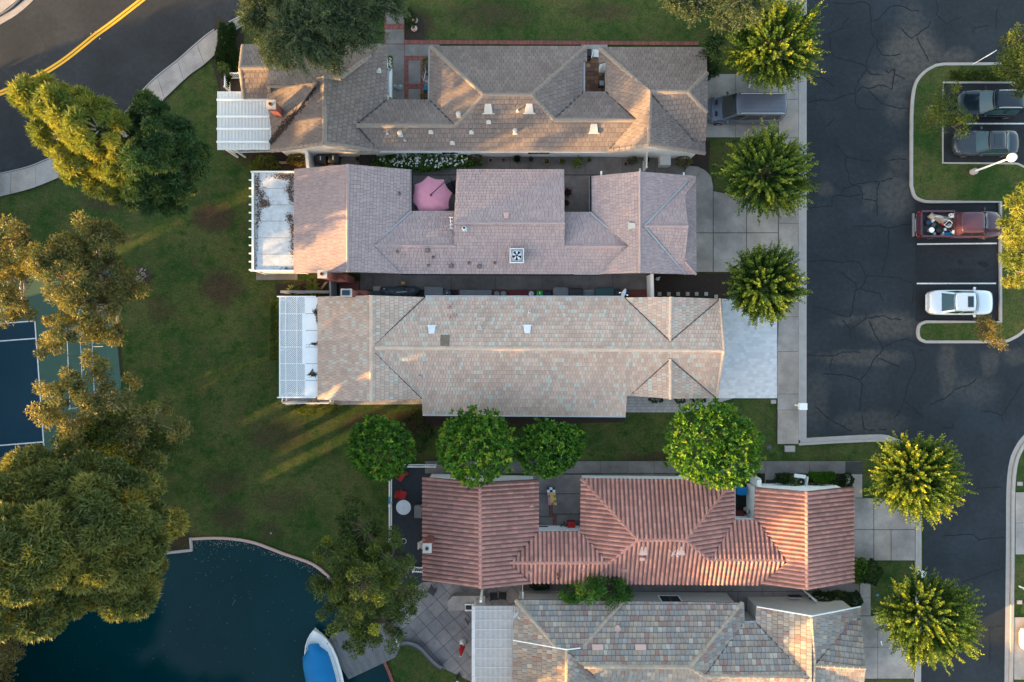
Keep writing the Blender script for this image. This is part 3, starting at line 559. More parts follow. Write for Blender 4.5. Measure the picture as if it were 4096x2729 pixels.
f = Field(be, 'brick', ['brick_red', 'brick_dark'], [1, 1], 0.10, 0.27, 0.03, gap=0.012, stagger=0); f.face([P(*p) + Vector((0, 0, 0.03)) for p in ((1618, 161), (2795, 167), (2795, 182), (1618, 177))], -0.005); f.finish()
tc = sheet('courtyard', [(2325, 180), (2430, 180), (2430, 370), (2325, 370)], 0.04, 'joint', 0.06)
f = Field(tc, 'tile', ['terracotta', 'terracotta_light', 'terracotta_dark'], [4, 2, 3], 0.31, 0.31, 0.02, gap=0.02, stagger=0); f.face([P(*p) + Vector((0, 0, 0.04)) for p in ((2325, 232), (2430, 232), (2430, 370), (2325, 370))], 0.0); f.finish()
slabs(tc, [[(2325, 180), (2430, 180), (2430, 231), (2325, 231)]], 'concrete', 0.03, 0.06)
# court and patios of the red roofed house
cy4 = sheet('courtyard', [(2120, 1897), (2350, 1897), (2350, 2160), (2120, 2160)], 0.04, 'joint', 0.06)
slabs(cy4, [[(2125, 1898), (2350, 1898), (2350, 1974), (2125, 1974)], [(2125, 1976), (2197, 1976), (2197, 2066), (2125, 2066)], [(2210, 1976), (2350, 1976), (2350, 2055), (2210, 2055)], [(2125, 2068), (2212, 2068), (2212, 2150), (2125, 2150)], [(2225, 2057), (2350, 2057), (2350, 2150), (2225, 2150)]], 'concrete_dark', 0.03, 0.06)
for q, a in (([(2198, 2005), (2209, 2005), (2209, 2066), (2198, 2066)], math.pi / 2), ([(2198, 2056), (2224, 2056), (2224, 2067), (2198, 2067)], 0.0), ([(2213, 2068), (2224, 2068), (2224, 2140), (2213, 2140)], math.pi / 2)): bricks(cy4, q, 0.10, 0.2, a, 0.045).finish(40)
sheet('courtyard', [(2915, 1940), (3030, 1940), (3030, 2100), (2915, 2100)], 0.05, 'black', 0.06)
sheet('patio', [(1567, 1855), (1745, 1855), (1745, 2335), (1567, 2335)], 0.05, 'patio_navy', 0.06)
p5 = sheet('patio', [(1570, 2500), (1600, 2430), (1640, 2360), (1690, 2325), (2092, 2325), (2092, 2800), (1890, 2730), (1768, 2672), (1750, 2663), (1714, 2632), (1670, 2591), (1625, 2571), (1577, 2582)], 0.04, 'joint', 0.06)
f = Field(p5, 'flagstone', ['stone_a', 'stone_b'], [1, 1], 0.98, 0.98, 0.02, gap=0.03, stagger=0, jit=0.003)
f.face([P(*p) + Vector((0, 0, 0.04)) for p in ((1574, 2503), (1602, 2432), (1642, 2362), (1692, 2328), (2090, 2328), (2090, 2790), (1890, 2728), (1768, 2670), (1750, 2660), (1714, 2630), (1670, 2589), (1625, 2569), (1580, 2578))], math.radians(41)); f.finish()
dp = sheet('patio', [(880, 290), (1110, 290), (1110, 620), (900, 620)], 0.03, 'mulch', 0.05)
sheet('patio', [(1025, 690), (1190, 690), (1190, 1120), (1025, 1120)], 0.03, 'concrete_dark', 0.05)
gp = sheet('patio', [(1130, 1190), (1350, 1190), (1690, 1560), (1690, 1618), (1140, 1622)], 0.03, 'joint', 0.05)
f = Field(gp, 'paver', ['path_paver', 'path_paver_b'], [1, 1], 0.24, 0.24, 0.02, gap=0.012); f.face([P(*p) + Vector((0, 0, 0.03)) for p in ((1142, 1570), (1690, 1570), (1690, 1617), (1142, 1621))], 0.0); f.finish()
# planting beds (dark soil) beside walls
for q in ([(1240, 1120), (1356, 1120), (1356, 1190), (1110, 1190), (1100, 1140)], [(860, 60), (975, 120), (975, 380), (880, 380), (850, 250)], [(3030, 1897), (3400, 1897), (3410, 1960), (3030, 1960)], [(3245, 2369), (3436, 2369), (3445, 2440), (3245, 2445)], [(1010, 612), (1240, 605), (1240, 690), (1010, 690)], [(1640, 60), (1690, 70), (1700, 160), (1620, 158)], [(2760, 600), (2840, 560), (2835, 690), (2800, 675), (2760, 660)], [(2588, 1095), (2960, 1095), (2960, 1196), (2588, 1196)], [(1690, 1620), (2500, 1650), (2500, 1690), (1690, 1700)]):
    sheet('planting_bed', q, 0.012, 'soil', 0.0)
# tennis court
sheet('court_surround', [(-300, 1080), (452, 1080), (455, 1200), (469, 1361), (484, 1512), (492, 1700), (500, 1890), (-300, 1935)], 0.02, 'court_green')
sheet('tennis_court', [(-300, 1318), (140, 1284), (179, 1848), (-300, 1872)], 0.024, 'court_blue')
for ln in ([(-300, 1318), (140, 1284)], [(140, 1281), (181, 1850)], [(-300, 1387), (144, 1354)], [(-300, 1806), (174, 1768)], [(-300, 1873), (181, 1848)]): band('court_line', ln, 4.5, 0.026, 0.028, 'white_paint', 0, kind='structure')
sheet('court_edge', [(468, 1361), (477, 1361), (492, 1520), (484, 1520)], 0.03, 'soil')
# pond, its edge wall, dock
shore = [(-600, 2215), (667, 2210), (772, 2196), (768, 2160)] + smooth_line([(766, 2158), (848, 2156), (937, 2160), (1022, 2176), (1134, 2218), (1257, 2263), (1340, 2330), (1400, 2450), (1480, 2560), (1538, 2640), (1571, 2729), (1600, 2900)], 4)
sheet('pond', shore + [(1600, 4200), (-1600, 4200), (-1600, 2215)], 0.0, 'water')
lip = smooth_line([(766, 2156), (848, 2152), (937, 2156), (1022, 2172), (1134, 2214), (1257, 2259), (1340, 2330)], 4)
wl = thing('pond_wall', 'low pink concrete wall curving between the lawn and the pond', 'retaining wall', P(1022, 2172))
band('coping', lip, 9, -0.3, 0.14, 'vent_pink', 0, parent=wl)
wl2 = thing('pond_wall', 'pale grey concrete corner of the pond edge under the pine', 'retaining wall', P(760, 2190))
band('coping', [(640, 2214), (772, 2199)], 9, -0.3, 0.2, 'kerb_grey', 0, parent=wl2); band('coping', [(769, 2194), (764, 2150)], 8, -0.3, 0.2, 'kerb_grey', 0, parent=wl2)
wl3 = thing('pond_wall', 'curved red brick edging where the small lawn meets the pond', 'retaining wall', P(1555, 2690))
Lb = smooth_line([(1528, 2630), (1545, 2665), (1560, 2700), (1575, 2745), (1590, 2800)], 3)
band('footing', Lb, 10, -0.3, 0.1, 'joint', 0, parent=wl3)
for i in range(28):
    a = along(Lb, (i + .5) / 28); b = along(Lb, (i + .6) / 28); an = math.atan2(-(b[1] - a[1]), b[0] - a[0]); MB().box(P(a[0], a[1], 0.12), (0.10, 0.22, 0.06), an).build('brick', M['brick_red'], wl3)
dk = thing('dock', 'grey plank boat dock reaching from the shore under the tree', 'dock', P(1450, 2620))
dkp = [(1300, 2560), (1330, 2545), (1590, 2480), (1605, 2575), (1583, 2625), (1397, 2712)]
fr = sheet('frame', dkp, 0.22, 'dock_b', 0.12, parent=dk)
f = Field(dk, 'board', ['dock_a', 'dock_b'], [1, 1], 3.2, 0.15, 0.025, gap=0.012, stagger=0.3)
f.face([P(*p, 0.22) for p in ((1318, 2545), (1345, 2530), (1590, 2480), (1607, 2575), (1584, 2627), (1398, 2714))], math.radians(115)); f.finish()
for x, y in ((1400, 2700), (1340, 2570), (1570, 2615)): MB().tube([P(x, y, -0.5), P(x, y, 0.55)], 0.07, 8).build('mooring_post', M['dock_b'], dk)
# floating leaves on the pond
rl = random.Random(3); fl = MB()
def leafbit(mb, x, y, z, s):
    a = rl.uniform(0, 6.28); c = P(x, y); pts = [(c.x + math.cos(a + t) * s * r, c.y + math.sin(a + t) * s * r, z) for t, r in ((0, 1), (1.3, .5), (3.1, .9), (4.6, .4))]; mb.face(pts)
from mathutils.geometry import intersect_point_tri_2d
def inpoly(x, y, poly):
    c = False; j = len(poly) - 1
    for i in range(len(poly)):
        xi, yi = poly[i]; xj, yj = poly[j]
        if (yi > y) != (yj > y) and x < (xj - xi) * (y - yi) / (yj - yi) + xi: c = not c
        j = i
    return c
pp_ = shore + [(1600, 3000), (-600, 3000)]
for k in range(230):
    t = rl.random(); a = along(lip, t); leafbit(fl, a[0] - 6 + rl.gauss(0, 8), a[1] + 8 + abs(rl.gauss(0, 14)), 0.006, rl.uniform(.03, .08)) if inpoly(a[0] - 3, a[1] + 16, pp_) else 0
for cx, cy, sx, sy, n in ((800, 2230, 60, 40, 70), (870, 2240, 50, 30, 40), (1000, 2330, 160, 90, 70), (760, 2480, 150, 70, 60), (200, 2580, 90, 60, 25), (1150, 2480, 70, 130, 40), (600, 2630, 250, 60, 40)):
    for k in range(n):
        x, y = rl.gauss(cx, sx), rl.gauss(cy, sy)
        if inpoly(x, y, pp_) and k % 2: leafbit(fl, x, y, 0.006, rl.uniform(.02, .055))
fl.build('floating_leaves', M['pond_litter'], kind='stuff')
rw = thing('garden_wall', 'curving grey block wall between stone patio and small lawn', 'garden wall', P(1670, 2600))
Lr = smooth_line([(1572, 2590), (1600, 2575), (1640, 2573), (1680, 2592), (1714, 2628), (1745, 2658), (1768, 2672)], 4)
band('wall_core', Lr, 8, 0, 0.4, 'joint', 0, parent=rw)
for i in range(40):
    a = along(Lr, (i + .5) / 40); b = along(Lr, (i + .6) / 40); MB().box(P(a[0], a[1], 0.43), (0.115, 0.22, 0.07), math.atan2(-(b[1] - a[1]), b[0] - a[0])).build('block', M['wall_block'], rw)
# ---------------------------------------------------------------- houses
ROOFS = {}
def inset(poly, d):
    n = len(poly); a = area2([(p.x, p.y) for p in poly]); s = 1 if a > 0 else -1; out = []
    for i in range(n):
        p0, p, p1 = poly[i - 1], poly[i], poly[(i + 1) % n]
        e0 = Vector((p.x - p0.x, p.y - p0.y)).normalized(); e1 = Vector((p1.x - p.x, p1.y - p.y)).normalized()
        n0 = Vector((-e0.y, e0.x)) * s; n1 = Vector((-e1.y, e1.x)) * s; b = (n0 + n1)
        b = b / max(0.35, b.dot(n0)) if b.length > 1e-3 else n0
        out.append(Vector((p.x + b.x * d, p.y + b.y * d, p.z)))
    return out
def house(key, label, V, faces, ridges, valleys, outline, tile, base_mat_, wall_mat, ridge_mat, ridge_w, valley_mat, valley_w, gutters=(), gut_mat='gutter'):
    c = [P(*V[k]) for k in outline]; ctr = sum(c, Vector((0, 0, 0))) / len(c); ctr.z = 0
    root = thing('house', label, 'house', ctr)
    poly = c
    ins = inset(poly, 0.30); wl = MB()
    for i in range(len(ins)):
        a, b = ins[i - 1], ins[i]
        wl.face([(a.x, a.y, -0.05), (b.x, b.y, -0.05), (b.x, b.y, b.z - 0.14), (a.x, a.y, a.z - 0.14)])
    wall = wl.build('wall', M[wall_mat], root)
    rb = MB(); F3 = []
    for fc in faces:
        pts = [P(*V[k]) for k in fc]; n = newell(pts); o = sum(pts, Vector((0, 0, 0))) / len(pts)
        pl = [Vector((p.x, p.y, o.z - (n.x * (p.x - o.x) + n.y * (p.y - o.y)) / n.z)) for p in pts]
        if area2([(p.x, p.y) for p in pl]) < 0: pl.reverse()
        F3.append((pl, n, o)); rb.face(pl)
        m = len(pl)
        low = [p - Vector((0, 0, 0.13)) for p in pl]; rb.face(low[::-1])
        for i in range(m): rb.face([low[i - 1], low[i], pl[i], pl[i - 1]])
    roof = rb.build('roof', M[base_mat_], root)
    ROOFS[key] = (root, roof, F3)
    f = Field(roof, 'tile' if key in 'h1h4h5' else 'shingle', **tile)
    for pl, n, o in F3: f.face(pl)
    f.finish(300)
    # ridge and hip caps
    caps = []
    for (a, b) in ridges:
        A, B = P(*V[a]) if isinstance(a, str) else P(*a), P(*V[b]) if isinstance(b, str) else P(*b); L = (B - A).length; nn = max(1, round(L / 0.42)); d = (B - A) / nn
        for i in range(nn): caps.append((A + d * i, d))
    me = None; hw = ridge_w / 2
    def capmesh(mb, tr):
        r0 = [(-hw, -0.08 if hw > .12 else -.05), (-hw * .5, .035), (0, .06), (hw * .5, .035), (hw, -0.08 if hw > .12 else -.05)]
        for y0, y1, z0, z1 in ((0, 1, 0.05, 0.015),):
            rows = [[tr(x, y0, z + z0) for x, z in r0], [tr(x, y1, z + z1) for x, z in r0]]
            mb.grid(rows, 0, False); base = [tr(x, y0, -0.09) for x, z in r0]
            mb.face([rows[0][k] for k in range(5)][::-1])
    rest = MB(); off = BASE[roof]
    order = sorted(range(len(caps)), key=lambda i: caps[i][0].xy.length)
    pick = set(order[:300])
    mb = MB(); capmesh(mb, lambda x, y, z: Vector((x, y * 0.44, z))); me = mb.mesh('ridge_tile', M[ridge_mat])
    for i, (p, d) in enumerate(caps):
        y = d.normalized(); x = y.cross(Vector((0, 0, 1))).normalized(); z = x.cross(y)
        if z.z < 0: z = -z; x = -x
        if i in pick:
            ob = bpy.data.objects.new('ridge_tile', me); COL.objects.link(ob); ob.parent = roof; t = p - off + z * 0.02
            ob.matrix_local = Matrix(((x.x, y.x, z.x, t.x), (x.y, y.y, z.y, t.y), (x.z, y.z, z.z, t.z), (0, 0, 0, 1)))
    for (a, b) in valleys:
        A, B = P(*V[a]), P(*V[b]); up = Vector((0, 0, 0.075)); d = (B - A).normalized(); s = d.cross(Vector((0, 0, 1))).normalized() * valley_w / 2
        vb = MB(); vb.face([A + s + up, A - s + up, B - s + up, B + s + up]); vb.face([A + s + up * .6, B + s + up * .6, B - s + up * .6, A - s + up * .6])
        if valley_mat == 'valley_metal':
            for q in (-.8, .8): vb.tube([A + s * q + up, B + s * q + up], 0.018, 4)
        vb.build('valley_flashing', M[valley_mat], roof)
    for (a, b) in gutters:
        A, B = P(*V[a]), P(*V[b]); d = (B - A).normalized(); nrm = Vector((d.y, -d.x, 0))
        if nrm.dot(((A + B) / 2 - ctr)) < 0: nrm = -nrm
        if (key, a, b) in FLIP: nrm = -nrm
        q = []
        gb = MB(); pr = [(0.0, 0.0), (0.02, -0.1), (0.10, -0.1), (0.12, 0.01), (0.105, 0.01), (0.09, -0.08), (0.03, -0.08)]
        rows = [[E + nrm * x + Vector((0, 0, z + 0.0)) for x, z in pr] for E in (A, B)]
        gb.grid(rows, 0, False, True); gb.build('gutter', M[gut_mat], root)
    return root, roof
FLIP = {('h1', 'W', 'X'), ('h2', 'c', 'd'), ('h2', 'm', 'n'), ('h2', 'Lb', 'c'), ('h4', 'cE', 'cF'), ('h1', 'b2', 'a2')}
def roofz(key, px, py, ret_n=False):
    h = 3.5; n = Vector((0, 0, 1))
    for _ in range(4):
        p = P(px, py, h); best = None
        for pl, nn, o in ROOFS[key][2]:
            if inpoly(p.x, p.y, [(q.x, q.y) for q in pl]):
                z = o.z - (nn.x * (p.x - o.x) + nn.y * (p.y - o.y)) / nn.z
                if best is None or z > best: best = z; n = nn
        if best is None: break
        h = best
    q = P(px, py, h); q.z = h + 0.05; return (q, n)
E = 2.8
# house with the brown flat tiles
R1 = 4.65; M1 = 3.72; M2 = 3.85
V1 = dict(a=(1535, 183, E), a2=(1548, 186, E), b=(1548, 401, E), c=(1360, 312, R1), d=(1297, 306, R1), e=(1297, 573, R1), f=(1083, 602, E), g=(1277, 343, 4.45), g2=(1262, 309, 4.6), h=(1425, 502, M1), i=(1516, 603, E),
          j=(1075, 343, 4.35), k=(1083, 575, 2.9), l=(1075, 181, E), m=(962, 272, 3.75), n=(1076, 269, 3.75), o=(972, 180, E), p=(977, 394, E), q=(1081, 394, E), r=(1718, 401, E), s=(1821, 503, M1), t=(1935, 380, 4.62), u=(1722, 187, E),
          v=(2125, 380, 4.62), w=(2345, 187, E), x=(2216, 479, M2), y=(2333, 352, E), y2=(2333, 369, E), z=(2434, 603, E), A=(2423, 352, E), A2=(2423, 369, E), B=(2545, 480, M2), C=(2600, 367, 4.62), D=(2598, 577, 4.62), Eh=(2398, 192, E), A0=(2423, 250, E), A00=(2398, 250, E), G=(2826, 192, E),
          Hh=(2828, 293, 3.85), I=(2752, 367, 4.62), J=(2828, 450, 3.85), K=(2822, 563, 2.9), L=(2768, 571, 2.95), N=(2820, 612, E), y0=(2333, 245, E), y00=(2347, 245, E))
F1 = ['a2 b h i e d c a', 'd e f k g g2', 'j g k q', 'l j g g2 d c a', 'o l n m', 'm n q p', 'h r s'.replace('r', 'b r'), 'u r s t', 'u t v w', 'w v x y2 y0 y00', 'x y2 A2 B', 'Eh A00 A0 A2 B z D C', 'Eh C I Hh G', 'I Hh J', 'C I J K L', 'C L K N D', 'h s t v x B z i']
T1 = dict(mats=['h1_a', 'h1_b', 'h1_c'], weights=[1, 1, 1], du=0.30, dv=0.33, th=0.025, lap=0.05, gap=0.018, gapv=0.022, stagger=0.5, jit=0.004)
h1 = house('h1', 'long brown tiled house with a slatted white pergola, topmost of the row', V1, [f.split() for f in F1],
  [('c', 'a'), ('d', 'c'), ('d', 'e'), ('j', 'g'), ('m', 'n'), ('m', 'o'), ('m', 'p'), ('h', 's'), ('s', 't'), ('u', 't'), ('t', 'v'), ('v', 'w'), ('v', 'x'), ('x', 'B'), ('C', 'Eh'), ('C', 'I'), ('C', 'D'), ('I', 'Hh'), ('I', 'J'), ('j', 'q'), ('e', 'f'), ('e', 'i'), ('D', 'z'), ('D', 'N')],
  [('b', 'h'), ('h', 'i'), ('r', 's'), ('y2', 'x'), ('A2', 'B'), ('B', 'z'), ('C', 'L'), ('g', 'k')], 'o l a a2 b r u w y00 y0 y2 A2 A0 A00 Eh G N D z i e f q p m'.split(), T1, 'h1_base', 'white_wall', 'h1_ridge', 0.34, 'valley_dark', 0.09,
  [('a2', 'b'), ('b', 'r'), ('u', 'r'), ('i', 'z'), ('y0', 'y2'), ('A0', 'A2'), ('y2', 'A2')])
lt = MB(); rl2 = random.Random(9); A_, B_ = P(*V1['g']), P(*V1['k'])
for k in range(900):
    t = rl2.random() ** 0.6; w = 0.06 + 0.42 * t * (1.1 - t) * 1.6; s = rl2.gauss(0, w * .5); d = (B_ - A_); side = Vector((d.y, -d.x, 0)).normalized()
    c = A_ + d * t + side * s + Vector((0, 0, 0.09 + abs(s) * .42)); a = rl2.uniform(0, 6.28); q = rl2.uniform(.03, .08)
    lt.face([(c.x + math.cos(a + k2) * q, c.y + math.sin(a + k2) * q, c.z + rl2.uniform(0, .03)) for k2 in (0, 2.1, 4.2)])
lt.build('leaf_litter', M['mulch'], h1[1]); bpy.data.objects['leaf_litter']['kind'] = 'stuff'
# house with the mauve shingles
R2 = 4.1; Q2 = 3.5
V2 = dict(a=(1178, 677, E), b=(1390, 658, R2), c=(1647, 845, E), Lb=(1646, 678, E), d=(1817, 845, E), e=(1493, 982, 3.38), f=(1602, 1095, E), g=(1390, 1088, R2), h=(1175, 1094, E), i=(1818, 984, 3.48), j=(1816, 893, 4.07), k=(2259, 893, 4.07), l=(2258, 986, 3.48),
          m=(2258, 849, E), n=(2358, 849, E), o=(2512, 986, 3.46), p=(2397, 1097, E), q=(1827, 678, E), r=(2256, 679, E), s=(2358, 704, E), t=(2559, 687, R2), u=(2560, 1091, R2), v=(2783, 704, E), w=(2577, 905, 4.02), x=(2753, 905, 4.02), y=(2742, 1098, E), z=(2785, 1098, 2.78), A=(2748, 727, 2.98), B=(2739, 778, 3.25), C=(2740, 1046, 3.22), D=(2783, 724, E))
F2 = ['a b g h', 'Lb c e f g b', 'e c d i', 'q r k j', 'l m n o', 's n o p u t', 't w A D v', 'w x B D A', 'w x C z y', 't w y u', 'B C z D', 'e i j k l o p f']
T2 = dict(mats=['h2_a', 'h2_b', 'h2_c'], weights=[1, 1, 1], du=0.27, dv=0.225, th=0.012, lap=0.025, gap=0.018, gapv=0.016, stagger=0.37, jit=0.003, rnd=0.0, randw=0.28)
F2[9] = 't w y u'
h2 = house('h2', 'mauve shingled house with a raised middle roof and a pink parasol in its court', V2, [f.split() for f in F2],
  [('b', 'g'), ('e', 'i'), ('j', 'k'), ('l', 'o'), ('t', 'u'), ('w', 'x'), ('B', 'D'), ('C', 'z')], [('c', 'e'), ('e', 'f'), ('n', 'o'), ('o', 'p'), ('w', 'A'), ('w', 'y')],
  'a b Lb c d q r m n s t v D z y u p f g h'.split(), T2, 'h2_base', 'cream_wall', 'h2_ridge', 0.2, 'valley_metal', 0.10, [('Lb', 'c'), ('c', 'd'), ('m', 'n'), ('s', 'n'), ('f', 'p')], 'dark_metal')
# pale tan roof with mint tiles
R3 = 4.12
V3 = dict(a=(1272, 1187, E), b=(1484, 1182, R3), c=(1484, 1606, R3), d=(1271, 1598, E), e=(1701, 1189, E), f=(1500, 1378, 3.98), g=(1500, 1394, R3), h=(1500, 1412, 3.98), i=(1688, 1595, E), j=(1690, 1657, 2.45), k=(2503, 1663, 2.45), l=(2507, 1584, 2.85), m=(2518, 1583, 2.88), n=(2681, 1437, 3.9), o=(2683, 1596, 3.86), p=(2863, 1592, 2.86),
          q=(2864, 1596, E), r=(2895, 1403, R3), s=(2880, 1196, E), t=(2680, 1366, 3.92), u=(2498, 1191, E), v=(2683, 1188, 3.9))
F3_ = ['a b c d', 'b e f g h i c', 'e u t s r g f', 'u v t', 'v s t', 'g r q n m l k j i h', 'm n o', 'n p o']
T3 = dict(mats=['h3_a', 'h3_b', 'h3_c', 'h3_mint'], weights=[35, 30, 22, 13], du=0.232, dv=0.315, th=0.018, lap=0.03, gap=0.017, gapv=0.016, stagger=0.5, jit=0.003)
h3 = house('h3', 'long pale tan house with scattered mint green tiles beside the white paved drive', V3, [f.split() for f in F3_],
  [('b', 'c'), ('g', 'r'), ('v', 't'), ('n', 'o'), ('r', 's'), ('r', 'q')], [('e', 'f'), ('h', 'i'), ('u', 't'), ('t', 's'), ('n', 'm'), ('n', 'p')],
  'a b e u v s r q o m l k j i c d'.split(), T3, 'h3_base', 'cream_wall', 'h3_ridge', 0.26, 'valley_dark', 0.05, [('e', 'u'), ('j', 'k')], 'gutter')
# red barrel tiles
R4 = 4.28; N4 = 3.52
V4 = dict(a=(1692, 1908, E), b=(1920, 1930, R4), c=(2153, 1918, E), cE=(2153, 2127, E), cF=(2322, 2127, E), d=(2040, 2252, N4), e=(2120, 2330, E), f=(1921, 2354, R4), g=(1692, 2321, E), h=(2434, 2252, N4), i=(2551, 2161, R4), j=(2743, 2161, R4), k=(2325, 1914, E), l=(2935, 1920, E), m=(2935, 2080, E), n=(2838, 2240, 3.6),
          o=(3020, 2080, E), p=(3150, 2242, 3.6), q=(3037, 2338, E), r=(3228, 2358, R4), s=(3226, 1967, R4), t=(3023, 1950, E), u=(3412, 1947, E), v=(3412, 2327, E))
F4 = ['a b f g', 'b c cE d e f', 'd cE cF h', 'k cF h i', 'k i j l', 'j l m n', 'n m o p', 't o p q r s', 's r v u', 'd h i j n p q e']
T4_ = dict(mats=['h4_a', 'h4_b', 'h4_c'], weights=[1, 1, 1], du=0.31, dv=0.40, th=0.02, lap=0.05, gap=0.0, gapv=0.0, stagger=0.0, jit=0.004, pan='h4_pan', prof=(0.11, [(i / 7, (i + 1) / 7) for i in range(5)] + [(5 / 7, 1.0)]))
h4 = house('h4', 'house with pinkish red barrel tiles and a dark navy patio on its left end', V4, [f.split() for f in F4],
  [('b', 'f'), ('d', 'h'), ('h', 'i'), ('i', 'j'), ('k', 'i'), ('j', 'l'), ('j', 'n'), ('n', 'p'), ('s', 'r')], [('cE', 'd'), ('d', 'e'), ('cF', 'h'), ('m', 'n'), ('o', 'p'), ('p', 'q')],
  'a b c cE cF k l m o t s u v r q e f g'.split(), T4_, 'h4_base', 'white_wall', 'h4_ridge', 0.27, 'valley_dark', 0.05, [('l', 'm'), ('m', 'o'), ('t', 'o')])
# multicoloured slate tiles
R5 = 4.55
V5 = dict(a=(2062, 2401, E), b=(2969, 2411, E), c=(2761, 2669, 4.75), d=(2337, 2667, 4.75), e=(2228, 2592, 4.1), f=(2053, 2562, E), g=(2268, 2600, 4.4), h=(2268, 2860, 4.4), i=(2050, 2860, E), j=(2385, 2600, 3.6), j2=(2371, 2585, 3.7), k=(2440, 2760, 3.0), l=(2440, 2860, E), m=(2971, 2494, E), n=(2815, 2706, 4.38),
          o=(3023, 2491, E), p=(3233, 2709, 4.42), q=(3247, 2466, R5), r=(3025, 2428, E), s=(3440, 2428, E), t=(3441, 2480, E), u=(3402, 2480, 2.95), v=(3258, 2662, 4.4), w=(3462, 2673, 4.4), x=(3440, 2860, E), y=(3247, 2860, R5), z=(3025, 2860, E), A=(2440, 2860, E), B=(3025, 2860, E), C=(3040, 2860, 2.9), D=(3330, 2760, 3.6))
F5 = ['f e a', 'a e d c b', 'f g h i', 'g d k l h', 'b c n m', 'm n p o', 'r q y z p o', 'q s t u v', 'v w t u', 'v w x y'.replace('y', 'D'), 'v D x y', 'd c n p z l k']
T5 = dict(mats=['h5_%d' % i for i in range(8)], weights=[5, 4, 4, 2, 3, 3, 2, 1], du=0.30, dv=0.38, th=0.025, lap=0.055, gap=0.018, gapv=0.030, stagger=0.5, jit=0.005, randw=0.12)
h5 = house('h5', 'house with mixed grey, pink and tan tiles at the bottom edge', V5, [f.split() for f in F5],
  [('a', 'e'), ((2491, 2408, 2.9), (2337, 2585, 4.1)), ('b', 'c'), ('c', 'd'), ('g', 'h'), ('c', 'n'), ('n', 'p'), ('q', 'v'), ('v', 'y'), ('v', 'w')], [('m', 'n'), ('o', 'p'), ('u', 'v'), ('d', 'k')],
  'a b m o r q s t w x y z l h i f'.split(), T5, 'h5_base', 'cream_wall', 'h5_ridge', 0.3, 'valley_dark', 0.05, [('b', 'm'), ('m', 'o'), ('r', 'o')])
for (a, b, z) in (('f', 'g', .06), ('r', 'q', .06), ('q', 's', .06), ('g', 'j2', .17)): MB().tube([P(*V5[a]) + Vector((0, 0.05, .08)), P(*V5[b]) + Vector((0, .05, .02 + z))], 0.05, 5).build('coping', M['white_paint'], h5[0])
# dark fascias hidden parts: garage doors, house doors and windows
def opening(root, a, b, t, w, z0, z1, name, mat, frame='white_paint', inset_d=0.30):
    """a, b: world points of the eave line of a wall; the opening sits on the wall behind the eave"""
    d = Vector((b.x - a.x, b.y - a.y, 0)); L = d.length; d.normalize(); n = Vector((d.y, -d.x, 0)); c = a + d * L * t; c.z = (z0 + z1) / 2
    c = c - n * (inset_d - 0.03); rz = math.atan2(d.y, d.x)
    fr = MB(); hz = z1 - z0
    for s in (-1, 1):
        fr.box(c + d * s * (w / 2 + .04), (0.08, 0.08, hz + .16), rz); fr.box(c + Vector((0, 0, s * (hz / 2 + .04))), (w, 0.08, 0.08), rz)
    o = fr.build(name, M[frame], root); p = MB()
    if name == 'garage_door':
        for k in range(4): p = MB(); p.box(c + Vector((0, 0, -hz / 2 + hz * (k + .5) / 4)), (w, 0.05, hz / 4 - .02), rz); p.build('panel', M[mat], o)
    else:
        for s in (-1, 1): p = MB(); p.box(c + d * s * w / 4, (w / 2 - .03, 0.04, hz), rz); p.build('pane' if name == 'window' else 'panel', M[mat], o)
W = lambda V, k: P(*V[k])
for root, V, a, b, t in ((h1[0], V1, 'N', 'G', .5), (h2[0], V2, 'z', 'D', .5), (h3[0], V3, 'q', 's', .5), (h4[0], V4, 'v', 'u', .5), (h5[0], V5, 'x', 't', .6)):
    opening(root, W(V, a), W(V, b), t, 4.6, 0.05, 2.15, 'garage_door', 'white_wall')
for root, V, a, b, t, w in ((h1[0], V1, 'i', 'z', .3, 1.2), (h1[0], V1, 'i', 'z', .7, 1.6), (h1[0], V1, 'b', 'a2', .5, 2.0), (h2[0], V2, 'f', 'p', .35, 1.4), (h2[0], V2, 'f', 'p', .75, 1.2), (h2[0], V2, 'c', 'Lb', .5, 1.6), (h3[0], V3, 'u', 'e', .4, 1.4), (h3[0], V3, 'j', 'k', .3, 1.6), (h3[0], V3, 'j', 'k', .7, 1.6), (h3[0], V3, 'a', 'd', .5, 2.4), (h4[0], V4, 'a', 'g', .4, 2.4), (h4[0], V4, 'e', 'q', .3, 1.4), (h4[0], V4, 'e', 'q', .7, 1.2), (h5[0], V5, 'b', 'a', .3, 1.4), (h5[0], V5, 'b', 'a', .7, 1.4)):
    opening(root, W(V, a), W(V, b), t, w, 0.95, 2.1, 'window', 'glass_dark')
